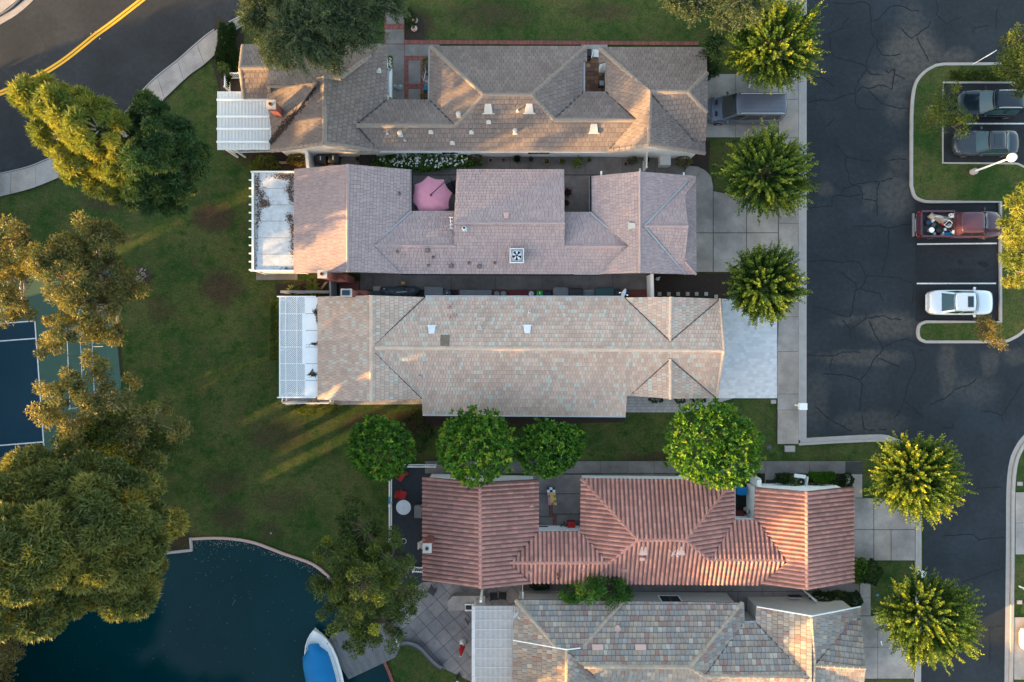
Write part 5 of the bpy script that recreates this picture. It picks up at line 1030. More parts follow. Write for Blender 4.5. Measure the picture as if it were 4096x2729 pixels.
def tree_feather(lobes, base, label, n=150, name='pepper_tree', group=None, mat='f_feather', ln=(1.1, 2.2)):
    bx = P(*base); root = thing(name, label, 'tree', (bx.x, bx.y, 0), group=group); S_ = []; Dr = []; Ls = []; tw = MB()
    for (px, py, h, rp, k) in lobes:
        c = V3(P(px, py, h)); R = rp * (H - h) / F
        for i in range(k):
            a = RNG.uniform(0, 6.283); el = RNG.uniform(0.0, .9); L = R * RNG.uniform(.55, 1.05); d = np.array([math.cos(a) * math.cos(el), math.sin(a) * math.cos(el), math.sin(el)])
            pts = []
            for t in np.linspace(0, 1, 9): pts.append(c + d * L * t + np.array([0, 0, -.42 * L * t * t]) + RNG.normal(0, .03, 3))
            tw.tube(pts, [.055 * (1 - .85 * t) for t in np.linspace(0, 1, 9)], 4, cap=False)
            for j in range(2, 9):
                for m_ in range(5):
                    dd = unit(np.array(pts[j] - pts[j - 1]) / np.linalg.norm(pts[j] - pts[j - 1]) + RNG.normal(0, .55, 3)); S_.append(pts[j] + RNG.normal(0, .06, 3)); Dr.append(dd); Ls.append(RNG.uniform(.45, .95) * (R / 3.0) ** .3)
    S_ = np.array(S_); Dr = np.array(Dr); Ls = np.array(Ls); per = 22; t = np.tile(np.linspace(.05, 1, per), len(S_))
    dd = np.repeat(Dr, per, 0); B = np.repeat(S_, per, 0) + dd * (t * np.repeat(Ls, per))[:, None] - np.array([0, 0, 1]) * (t ** 2 * .15)[:, None] + RNG.normal(0, .03, (len(dd), 3))
    D = unit(dd * .8 + sph(len(dd)) * .8 - np.array([0, 0, .2])); L = RNG.uniform(.10, .19, len(B)); tt = np.repeat(RNG.uniform(0, .75, len(S_)), per) + RNG.normal(0, .08, len(B)) + .15 * t
    crown(leafquads(B, D, L, L * .28), 4, mat, tt, root); trunk(root, (bx.x, bx.y, -.05), [P(l[0], l[1], l[2]) for l in lobes], .3, 'pale_bark', .5, .4); put(tw.build('branches', M['pale_bark'], root), kind='stuff'); return root
def shrub(name, px, py, rx, ry, h, label, mat='f_dark', n=260, leaf=.12, cat='shrub', group=None, boxy=False, poly=None, per=4, z0=0.0, stem=True):
    c = P(px, py, h * .5); kx = (H - h * .5) / F; root = thing(name, label, cat, (c.x, c.y, z0), group=group)
    if boxy or poly:
        X = RNG.uniform(-1, 1, n * 2); Y = RNG.uniform(-1, 1, n * 2)
        if poly: 
            xs = [q[0] for q in poly]; ys_ = [q[1] for q in poly]; X = RNG.uniform(min(xs), max(xs), n * 5); Y = RNG.uniform(min(ys_), max(ys_), n * 5); k = np.array([inpoly(a, b, poly) for a, b in zip(X, Y)]); X = X[k]; Y = Y[k]
            Z = np.where(RNG.uniform(size=len(X)) < .7, h, RNG.uniform(.2, h, len(X))) + RNG.normal(0, .03, len(X)); kk = (H - Z) / F; pos = np.stack([(X - CX) * kk, (CY - Y) * kk, Z + z0], 1); d = np.tile(np.array([0, 0, 1.]), (len(X), 1))
        else:
            f = RNG.integers(0, 3, n * 2); sg = RNG.choice([-1, 1], n * 2); Z = RNG.uniform(.1, 1, n * 2); X = np.where(f == 0, sg, X); Y = np.where(f == 1, sg, Y); Z = np.where(f == 2, 1, Z)
            X = X * (1 + RNG.normal(0, .04, n * 2)); pos = np.stack([c.x + X * rx * kx, c.y + Y * ry * kx, Z * h + RNG.normal(0, .03, n * 2) + z0], 1); d = np.stack([X * (f == 0), Y * (f == 1), (f == 2) * 1. + .3], 1)
    else:
        d = sph(n); d[:, 2] = np.abs(d[:, 2]) - .15; d = unit(d); A = 1 + .16 * np.sin(np.arctan2(d[:, 1], d[:, 0]) * 5 + px) + RNG.normal(0, .06, n)
        pos = np.stack([c.x + d[:, 0] * rx * kx * A, c.y + d[:, 1] * ry * kx * A, z0 + h * .45 + d[:, 2] * h * .55], 1)
    B = np.repeat(pos, per, 0); D = unit(np.repeat(unit(d), per, 0) + sph(len(B)) * 1.0); L = leaf * RNG.uniform(.7, 1.3, len(B)); tint = np.repeat(RNG.uniform(0, .9, len(pos)), per) + RNG.normal(0, .1, len(B))
    crown(leafquads(B, D, L, L * .55), 4, mat, tint, root, 'foliage')
    if stem:
        st = MB(); q = BASE[root]
        for k in range(3): a = k * 2.1; st.tube([q + Vector((.05 * math.cos(a), .05 * math.sin(a), 0)), q + Vector((rx * kx * .4 * math.cos(a), ry * kx * .4 * math.sin(a), h * .6))], [.03, .012], 5)
        st.build('stem', M['bark'], root)
    return root
def fronds(name, px, py, r, label, mat='f_hedge', n=16, cat='palm', h=.8, z0=0.0, wide=.09, group=None, curl=.5, segs=7, leaflets=9):
    c = P(px, py, z0 + h * .6); root = thing(name, label, cat, (c.x, c.y, z0), group=group); V = []; rows = []
    for i in range(n):
        a = i / n * 6.283 + RNG.uniform(-.15, .15); L = r * RNG.uniform(.8, 1.1); el = RNG.uniform(.3, .9); mb = MB(); B = []; D = []
        prev = None
        for k in range(segs + 1):
            t = k / segs; rr = L * t; p = Vector((c.x + math.cos(a) * rr, c.y + math.sin(a) * rr, z0 + h * .45 + math.sin(t * 2.2) * h * el * .55 - curl * t * t * .3)); rows.append(p)
            if prev is not None:
                w = wide * (1 - t) + .01; s = Vector((-math.sin(a), math.cos(a), 0))
                if leaflets:
                    for q in range(3):
                        for sg in (-1, 1):
                            b = prev.lerp(p, q / 3); tip = b + s * sg * L * .22 * (1.1 - t) * 1.3 + (p - prev).normalized() * L * .14 - Vector((0, 0, .03)); V += [b, b.lerp(tip, .5) + (p - prev).normalized() * .03, tip, b.lerp(tip, .5) - (p - prev).normalized() * .03]
                V += [prev - s * w * .5, p - s * w * .4, p + s * w * .4, prev + s * w * .5]
            prev = p
    V = np.array([tuple(v) for v in V]); crown(V, 4, mat, RNG.uniform(0, 1, len(V) // 4), root, 'fronds')
    MB().tube([(c.x, c.y, z0), (c.x, c.y, z0 + h * .5)], [.08, .06], 7).build('stem', M['bark'], root); return root
# street trees with upright finger like shoots
SG = 'street trees with finger like shoots along the side street'
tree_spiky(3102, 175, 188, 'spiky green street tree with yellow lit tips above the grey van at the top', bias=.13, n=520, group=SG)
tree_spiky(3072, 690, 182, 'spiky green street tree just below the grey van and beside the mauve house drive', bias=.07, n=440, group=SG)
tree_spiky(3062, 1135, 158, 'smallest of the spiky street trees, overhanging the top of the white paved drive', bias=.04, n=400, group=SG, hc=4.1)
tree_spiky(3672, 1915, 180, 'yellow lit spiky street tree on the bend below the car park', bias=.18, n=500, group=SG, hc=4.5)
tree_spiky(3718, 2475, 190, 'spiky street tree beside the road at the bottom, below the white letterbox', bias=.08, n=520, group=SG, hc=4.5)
# round crowned trees on the lawn strip
RG = 'round green trees on the lawn strip between the houses'
tree_round(1522, 1785, 128, 'round green tree at the left end of the lawn strip, above the red chairs', n=1300, bias=-.03, group=RG, hc=4.0)
tree_round(1886, 1782, 150, 'round bright green tree straddling the tan and red roofs, second from left', n=1700, bias=.08, group=RG, hc=4.4)
tree_round(2212, 1792, 124, 'dense round tree with darker leaves right of the brightest one', n=1400, bias=-.10, group=RG, hc=4.0)
tree_round(2852, 1778, 190, 'largest round green tree with yellow lit lower half near the car park corner', n=2100, bias=.10, group=RG, hc=4.6)
# pines; low hidden lobes are added to block sun under the crowns
tree_pine([(180, 400, 12, 75, 1.6), (300, 460, 13, 95, 1.8), (250, 560, 11.5, 75, 1.4), (400, 520, 13.5, 100, 2.0), (340, 650, 11.5, 80, 1.5), (480, 640, 12, 90, 1.6), (420, 740, 11, 55, 1.2)], (520, 620), 'sprawling sunlit pine with yellow needles reaching over the street', 'f_pine_y', 270, r0=.55, per=260, bark='pale_bark')
tree_pine([(610, 470, 11, 70, 1.5), (680, 560, 12, 85, 1.8), (740, 660, 11, 75, 1.5), (620, 650, 12.5, 80, 1.8), (600, 760, 11, 70, 1.5), (800, 650, 9.5, 50, 1.2), (700, 760, 10, 70, 1.4), (700, 840, 9.5, 35, 1.0), (500, 560, 12, 60, 1.5), (560, 800, 10, 40, 1.0), (640, 640, 7.5, 80, 1.5), (720, 720, 7, 60, 1.2)], (700, 680), 'dark green pine growing behind the sunlit one near the slatted pergola', 'f_pine_dark', 290, r0=.52, per=250)
tree_pine([(60, 2020, 13, 110, 2.2), (190, 1960, 12, 90, 2.0), (140, 1870, 11, 60, 1.5), (100, 2150, 14, 120, 2.4), (230, 2100, 14, 100, 2.2)], (220, 2080), 'big grey green pine at the left edge below the tennis court', 'f_pine', 105, r0=.88, per=560, needle=.72, puff=True)
tree_pine([(300, 1880, 11, 80, 1.8), (380, 1950, 12, 90, 2.0), (470, 1960, 11, 85, 1.8), (560, 2010, 10.5, 80, 1.6), (440, 2070, 13, 100, 2.2), (620, 1900, 9, 50, 1.3), (600, 2100, 11, 80, 1.8), (450, 2000, 7.5, 120, 1.6), (560, 2060, 6.5, 90, 1.4)], (520, 2050), 'rounded pine between the tennis court and the small concrete pond corner', 'f_pine', 120, r0=.82, per=500, needle=.72, puff=True)
tree_pine([(80, 2280, 14, 110, 2.4), (200, 2260, 14, 100, 2.2), (60, 2400, 12.5, 95, 2.0), (200, 2400, 12.5, 90, 2.0), (20, 2480, 11, 50, 1.2), (230, 2460, 11, 40, 1.1)], (210, 2280), 'pine with painted sun gold clumps overhanging the lake at the left edge', 'f_pine', 105, r0=.88, per=560, needle=.72, puff=True)
tree_pine([(340, 2200, 13, 100, 2.2), (460, 2230, 12, 100, 2.0), (580, 2220, 11, 90, 1.8), (400, 2340, 11, 80, 1.6), (520, 2350, 10.5, 80, 1.6), (610, 2330, 9.5, 45, 1.2), (340, 2390, 10, 55, 1.3), (570, 2410, 9, 40, 1.0), (640, 2180, 9.5, 50, 1.3), (460, 2240, 7, 120, 1.6), (560, 2260, 6, 80, 1.4)], (470, 2230), 'dark rounded pine leaning out over the water beside the concrete pond corner', 'f_pine', 135, r0=.82, per=500, needle=.72, puff=True)
tree_pine([(4110, 800, 9, 55, 1.5), (4100, 900, 9.5, 78, 1.8), (4105, 1010, 9, 65, 1.5), (4062, 1085, 8, 48, 1.2), (4180, 900, 10, 90, 2)], (4020 + 90, 930), 'bright yellow green pine at the right edge over the maroon pickup', 'f_pine_y', 150, r0=.55, per=200)
# airy eucalyptus group by the tennis court; low hidden lobes added to block sun
tree_gum([(370, 900, 12, 45, 1.2), (420, 960, 11.5, 70, 1.3), (290, 1010, 12, 60, 1.4), (180, 1040, 12.5, 70, 1.6), (260, 1120, 13, 90, 1.8)], (470, 1080), 'tall airy eucalyptus with golden leaves above the tennis court, nearest the street', n=84, rc=.48, per=230)
tree_gum([(40, 950, 12, 70, 1.5), (40, 1060, 11.5, 60, 1.3), (20, 1180, 11, 55, 1.3), (90, 1200, 11, 45, 1.2), (70, 1250, 10, 45, 1.2), (60, 1060, 7, 80, 1.4)], (150, 1090), 'golden leaved eucalyptus cut by the left edge above the tennis court', n=64, rc=.48, per=230)
tree_gum([(400, 1100, 11, 90, 1.6), (480, 1080, 10, 60, 1.3), (330, 1220, 11.5, 80, 1.6), (440, 1200, 10.5, 80, 1.5), (240, 1300, 11.5, 60, 1.4), (200, 1390, 10.5, 45, 1.1), (420, 1310, 9.5, 60, 1.3), (470, 1340, 8.5, 40, 1.0), (520, 1150, 9, 45, 1.1), (330, 1300, 6.0, 60, 1.2)], (560, 1120), 'broad brownish eucalyptus spreading right of the tennis court corner', n=120, rc=.46, per=220)
tree_gum([(370, 1460, 12, 55, 1.3), (250, 1540, 12.5, 80, 1.6), (200, 1640, 12, 60, 1.3), (380, 1570, 12, 60, 1.4), (270, 1690, 11.5, 60, 1.3), (450, 1610, 11, 65, 1.3), (520, 1540, 9.5, 40, 1.0), (560, 1680, 9.5, 60, 1.2), (520, 1740, 9.5, 60, 1.2), (420, 1650, 7, 90, 1.4), (540, 1730, 6.5, 80, 1.4), (640, 1640, 8, 40, .9), (700, 1720, 7.5, 50, .9)], (620, 1790), 'eucalyptus with pale yellow leaves spreading between the court and the open lawn', n=125, rc=.44, per=190, leaf=.19, tb=.08)
tree_gum([(440, 1730, 9, 90, 1.4), (560, 1800, 8, 80, 1.3), (330, 1750, 9, 70, 1.3), (480, 1800, 5.5, 110, 1.6), (620, 1790, 5, 70, 1.3)], (600, 1850), 'dark leafy tree in the shade between the eucalyptus and the pines', mat='f_olive', n=120, rc=.7, per=240)
tree_gum([(20, 2600, 7, 60, 1.2), (-20, 2680, 6, 60, 1.2)], (-60, 2700), 'small brown leaved tree just inside the lower left edge over the water', mat='f_straw', n=26, rc=.5, per=160)
# weeping grey green trees at the top
tree_feather([(1050, 40, 9, 110, 34), (1210, 120, 10, 150, 60), (1400, 60, 9.5, 130, 46), (1300, 190, 8, 95, 26), (1540, 20, 9, 80, 18), (1150, -40, 10, 110, 24), (1120, 190, 7.5, 80, 18)], (1290, 150), 'broad weeping grey green tree over the roof at the top of the photo')
tree_feather([(2790, 0, 8, 90, 20), (2700, -20, 8, 70, 12)], (2800, 10), 'small pale feathery tree hanging in at the top edge over the lawn')
tree_feather([(2980, -10, 9, 110, 26), (2900, 40, 8, 60, 10)], (2960, 0), 'brownish feathery tree behind the topmost street tree')
# bushy tree between the pond and the red roof
tree_gum([(1460, 2120, 5.5, 110, 1.6), (1370, 2220, 6, 110, 1.6), (1560, 2240, 6, 110, 1.7), (1460, 2330, 7, 130, 2.0), (1330, 2370, 5.5, 95, 1.5), (1590, 2370, 5.5, 100, 1.5), (1400, 2480, 5.5, 105, 1.5), (1530, 2490, 5.5, 95, 1.5), (1450, 2570, 4.5, 65, 1.2), (1270, 2330, 4.5, 40, 1.0), (1440, 2040, 4.5, 55, 1.1)], (1455, 2330), 'big dark olive bushy tree between the pond and the navy patio', mat='f_olive', n=230, rc=.46, per=230, leaf=.17, bark='bark', name='broadleaf_tree')
tree_gum([(2290, 2360, 3.0, 48, .9), (2370, 2352, 3.4, 52, 1.1), (2450, 2362, 3.0, 52, .9), (2500, 2365, 2.6, 30, .7)], (2380, 2362), 'bushy green tree squeezed between the red roof and the slate roof', mat='f_bright', n=46, rc=.42, per=300, leaf=.14, bark='bark', name='garden_tree', tb=-.12)
tree_gum([(2845, 170, 3.2, 36, .9), (2850, 230, 3.0, 42, .9), (2835, 280, 2.6, 34, .7)], (2840, 225), 'small green tree at the top right corner of the brown tiled house', mat='f_dark', n=34, rc=.42, per=280, leaf=.14, bark='bark', name='garden_tree', tb=.25)
tree_gum([(3790, 440, 3.2, 60, .8), (3830, 500, 2.8, 50, .7), (3740, 490, 2.8, 45, .7), (3800, 380, 2.8, 40, .6)], (3725, 480), 'thin see through tree on the parking island by the black car', mat='f_olive', n=40, rc=.42, per=120, leaf=.15, bark='bark', trunkr=.06, name='young_tree', tb=.15)
tree_gum([(3950, 1330, 3, 40, .7), (3990, 1370, 2.8, 30, .6), (3930, 1300, 2.4, 25, .5), (3965, 1280, 3.2, 20, .5)], (3915, 1335), 'sparse young tree with orange leaves on the lower parking island', mat='f_straw', n=28, rc=.34, per=110, leaf=.14, bark='bark', trunkr=.06, name='young_tree')
tree_gum([(4070, 170, 5, 60, 1.2), (4050, 260, 4.5, 55, 1.1), (4110, 320, 4.5, 50, 1.0), (4110, 230, 6, 70, 1.3)], (4090, 240), 'green and russet tree cut by the right edge above the black car', mat='f_olive', n=60, rc=.5, per=230, leaf=.15, bark='bark', name='broadleaf_tree', tb=-.1)
tree_gum([(905, 285, 2.2, 20, .5)], (905, 290), 'tiny blue green tree beside the small white gate left of the pergola', mat='f_dark', n=8, rc=.32, per=140, leaf=.12, name='sapling', trunkr=.05, bark='bark', tb=.2)
# hedges and shrubs
HG = 'low shrubs and hedges beside walls and paths'
shrub('hedge', 908, 205, 36, 105, 1.1, 'dark hedge between the pavement and the top left roof', n=4200, boxy=False, leaf=.14, cat='hedge')
shrub('hedge', 1108, 1320, 11, 118, 1.6, 'narrow yellow green clipped hedge along the white lattice cover', 'f_hedge', 1100, boxy=True, cat='hedge', leaf=.10)
shrub('hedge', 1262, 1634, 90, 20, .7, 'low green hedge below the white railing of the grey patio', 'f_hedge', 520, leaf=.12, cat='hedge')
shrub('shrub', 1065, 655, 44, 28, 1.3, 'leafy yellow green shrub left of the white gate between the top two houses', 'f_hedge', 520, leaf=.12)
shrub('hedge', 1028, 672, 16, 20, 1.1, 'square clipped bright yellow bush at the corner of the white patio roof', 'f_hedge', 200, boxy=True, cat='hedge', leaf=.09)
shrub('shrub', 1190, 640, 38, 18, 1.2, 'golden lit shrub directly left of the white gate', 'f_straw', 380, leaf=.12)
shrub('shrub', 3035, 1915, 16, 16, .9, 'small shrub at the wall beside the basement hatch', n=160)
shrub('shrub', 3132, 1912, 28, 18, 1.0, 'dark shrub left of the clipped bush by the air conditioner', n=300)
shrub('hedge', 3168, 1927, 20, 20, 1.0, 'square clipped bush touching the air conditioner in front of the red roof', 'f_hedge', 260, boxy=True, cat='hedge', leaf=.08)
shrub('hedge', 3288, 1905, 50, 26, 1.1, 'wedge shaped bright green hedge by the front path', 'f_bright', 1000, cat='hedge', poly=[(3233, 1888), (3338, 1888), (3338, 1910), (3310, 1932), (3290, 1937), (3262, 1925), (3235, 1905)], leaf=.09)
shrub('shrub', 3247, 1930, 17, 15, .8, 'dull small clipped bush right of the air conditioner', 'f_olive', 160)
shrub('shrub', 3330, 1932, 15, 15, .8, 'small round bush below the wedge shaped hedge', 'f_olive', 160)
shrub('shrub', 3358, 1925, 16, 20, .8, 'black green bush right of the wedge shaped hedge', 'f_dark', 200)
shrub('shrub', 3388, 1920, 20, 24, 1.0, 'dark shrub at the far right end of the front bed', 'f_dark', 280)
shrub('shrub', 3290, 2400, 48, 32, 1.0, 'wide dark shrub beside the curved white gate', 'f_dark', 700)
shrub('shrub', 3350, 2385, 24, 18, .8, 'small dull bush between two dark shrubs below the red roof', 'f_olive', 220)
shrub('shrub', 3385, 2395, 20, 22, .9, 'middle dark bush above the slate roof corner', 'f_dark', 240)
shrub('shrub', 3420, 2400, 22, 30, .9, 'rightmost dark bush above the slate roof corner', 'f_dark', 320)
shrub('shrub', 3440, 2265, 26, 30, 1.1, 'green bush touching the lower right corner of the red roof', 'f_bright', 380)
shrub('shrub', 3482, 2290, 38, 44, 1.2, 'large dark bush left of the white letterbox', 'f_dark', 600)
shrub('shrub', 3432, 2315, 18, 18, .8, 'small bush at the top of the pale front path', 'f_bright', 160)
shrub('shrub', 1640, 75, 20, 34, 1.0, 'dark bush beside the concrete path at the top', 'f_dark', 300)
shrub('shrub', 1562, 255, 7, 28, .9, 'narrow bush between the wall and the white strip of the first court', 'f_hedge', 130, leaf=.1)
shrub('shrub', 1705, 265, 12, 28, 1.2, 'brown leaved plant at the right wall of the first court', 'f_olive', 170, leaf=.1)
shrub('shrub', 1697, 390, 12, 12, .7, 'little yellow green plant in the corner of the first court', 'f_hedge', 110, leaf=.09)
shrub('shrub', 1905, 636, 20, 20, .9, 'dry brown shrub at the right end of the white flowers', 'f_straw', 170, leaf=.1)
shrub('shrub', 2735, 648, 28, 22, .9, 'dry brown bush at the corner of the first house by the lattice box', 'f_straw', 260, leaf=.1)
shrub('shrub', 2530, 643, 18, 14, .7, 'low dull bush left of the lattice gate', 'f_olive', 130, leaf=.09)
shrub('shrub', 2160, 2342, 36, 14, .8, 'dark shrub under the lower eave of the red roof', 'f_dark', 240)
shrub('shrub', 1660, 1730, 60, 70, .8, 'dark undergrowth between the first two round trees', 'f_dark', 520, leaf=.13)
for x, r in ((2625, 24), (2720, 18), (2795, 26)): shrub('shrub', x, 1597, r, 12, .7, {2625: 'low dark bush at the left start of the grey garden path', 2720: 'small low bush in the middle above the grey garden path', 2795: 'low dark bush nearest the largest round tree'}[x], 'f_dark', 150)
shrub('ivy', 3960, 300, 150, 18, .35, 'low brown green planting between the kerb and the parking bay', 'f_olive', 900, leaf=.12, cat='ground planting', boxy=False, stem=False)
# white flowers
fr_ = shrub('flower_bed', 1700, 640, 190, 36, 1.0, 'long bed of leafy plants with white flowers below the brown roof', 'f_bright', 1500, leaf=.16, cat='flower bed')
fl2 = MB(); rf = random.Random(2)
for k in range(190):
    a = rf.uniform(0, 6.28); q = math.sqrt(rf.random()); x, y = 1700 + math.cos(a) * q * 180, 640 + math.sin(a) * q * 32; z = .75 + .35 * (1 - q) + rf.uniform(0, .12); c = P(x, y, z); s = rf.uniform(.035, .065)
    for j in range(5): t = j * 1.257 + a; fl2.face([c, c + Vector((math.cos(t - .5) * s, math.sin(t - .5) * s, .02)), c + Vector((math.cos(t) * s * 1.4, math.sin(t) * s * 1.4, .01)), c + Vector((math.cos(t + .5) * s, math.sin(t + .5) * s, .02))])
o = fl2.build('flowers', M['flower_white'], fr_); o['kind'] = 'stuff'
# palms and rosette plants
fronds('palm', 1252, 1150, .80, 'small fan palm beside the leaning trellis between the second and third houses', 'f_hedge', 14)
fronds('palm', 1178, 1158, .62, 'smaller fan palm left of its neighbour by the lattice cover', 'f_olive', 12, h=.6)
fronds('agave', 1832, 2708, .35, 'blue green spiky agave under the globe lamp on the stone patio', 'f_dark', 16, cat='plant', h=.35, leaflets=0, wide=.10)
# pots in the side yard
POT = 'pots standing in the side yard of the mauve house'
def pot(px, py, r, mat, label, plant=None, leaf=.09, pm='f_hedge', n=110, h=.32):
    c = P(px, py, h); R = r * H / F; t = thing('plant_pot', label, 'plant pot', (c.x, c.y, .05), group=POT)
    MB().lathe((c.x, c.y, .05), [(R * .62, 0), (R * .92, h * .85), (R, h * .86), (R, h), (R * .86, h), (R * .84, h * .8)], 16, 0, True, False, True).build('pot', M[mat], t)
    MB().lathe((c.x, c.y, .05 + h * .8), [(R * .85, 0), (.01, .015)], 16, 0, True, False, False).build('soil', M['soil'], t)
    if plant == 'leafy':
        m = n; d = sph(m); d[:, 2] = np.abs(d[:, 2]); pos = V3((c.x, c.y, .05 + h * .9)) + d * R * RNG.uniform(.4, 1.25, m)[:, None]; B = np.repeat(pos, 3, 0); D = unit(np.repeat(d, 3, 0) + sph(m * 3)); crown(leafquads(B, D, np.full(m * 3, leaf), np.full(m * 3, leaf * .45)), 4, pm, RNG.uniform(0, 1, m * 3), t, 'foliage')
    elif plant == 'spiky':
        V = []
        for i in range(26):
            a = i * 2.4; L = R * RNG.uniform(.7, 1.5); b = np.array([c.x, c.y, .05 + h * .85]); d = np.array([math.cos(a), math.sin(a), .5]); s = np.array([-math.sin(a), math.cos(a), 0]) * .02; V += [b - s, b + d * L * .6 - s, b + d * L * [1, 1, .6], b + s]
        crown(np.array(V), 4, pm, RNG.uniform(0, 1, 26), t, 'foliage')
pot(1430, 636, 9, 'wood', 'small dark round pot touching the long planter box')
pot(1962, 642, 9, 'pale_wood', 'empty brown pot right of the dry brown shrub'); pot(2014, 640, 6, 'terracotta', 'tiny terracotta pot against the white wall, left of the dark leafy pot')
pot(2067, 636, 13, 'dark_plastic', 'wide dark pot with a dark leafy plant under the white wall', 'leafy', .1, 'f_dark', 150); pot(2124, 638, 8, 'dark_plastic', 'small dark pot with a russet plant', 'leafy', .07, 'f_red', 60)
pot(2187, 646, 12, 'pale_wood', 'clay pot with yellow grassy leaves', 'spiky', .1, 'f_straw'); pot(2247, 648, 11, 'pale_wood', 'clay pot with a small green bush, right of the yellow grass', 'leafy', .09, 'f_hedge', 100)
pot(2312, 655, 15, 'gutter', 'pale round pot with a large spreading leafy plant', 'leafy', .1, 'f_hedge', 60)
fronds('leafy_plant', 2310, 650, .52, 'large leaved plant spilling out of the pale round pot', 'f_hedge', 12, cat='plant', h=.7, z0=.3, leaflets=5, wide=.12)
pot(2357, 640, 7, 'terracotta', 'little terracotta pot beside the large leaved plant', 'leafy', .08, 'f_hedge', 60); pot(2503, 656, 6, 'terracotta', 'lone terracotta pot left of the lattice gate')
pot(2585, 638, 14, 'black', 'round black tub right against the lattice gate'); pot(2270, 770, 14, 'terracotta', 'round reddish pot in the right court of the mauve house', 'leafy', .09, 'f_red', 110); pot(2265, 812, 12, 'wood', 'dark wooden pot below the reddish one in the right court', 'leafy', .08, 'f_red', 60)
# tree wells: bark chips with pale peeled bark
for x, y, r, lb in ((560, 1110, 44, 'round bark bed with pale peeled bark at the foot of the broad eucalyptus'), (650, 1825, 34, 'round dark bed with silvery bark strips on the open lawn edge'), (622, 1987, 28, 'small round dark bed with grey bark below the other one')):
    c = P(x, y); R = r * H / F; t = thing('tree_well', lb, 'tree bed', (c.x, c.y, 0)); MB().lathe((c.x, c.y, 0.004), [(R, 0), (R * .95, .04), (R * .5, .07), (.01, .08)], 24, 0, True, False, False).build('bark_bed', M['mulch'], t)
    bs = MB(); rr = random.Random(int(x))
    for k in range(46):
        a = rr.uniform(0, 6.28); q = R * math.sqrt(rr.random()) * .85; b = Vector((c.x + math.cos(a) * q, c.y + math.sin(a) * q, .1)); an = rr.gauss(.6, .6); L = rr.uniform(.1, .3)
        bs.box(b, (L, rr.uniform(.03, .08), .02), an)
    o = bs.build('bark_strips', M['pale_bark'] if x < 600 else M['mesh_grey'], t); o['kind'] = 'stuff'
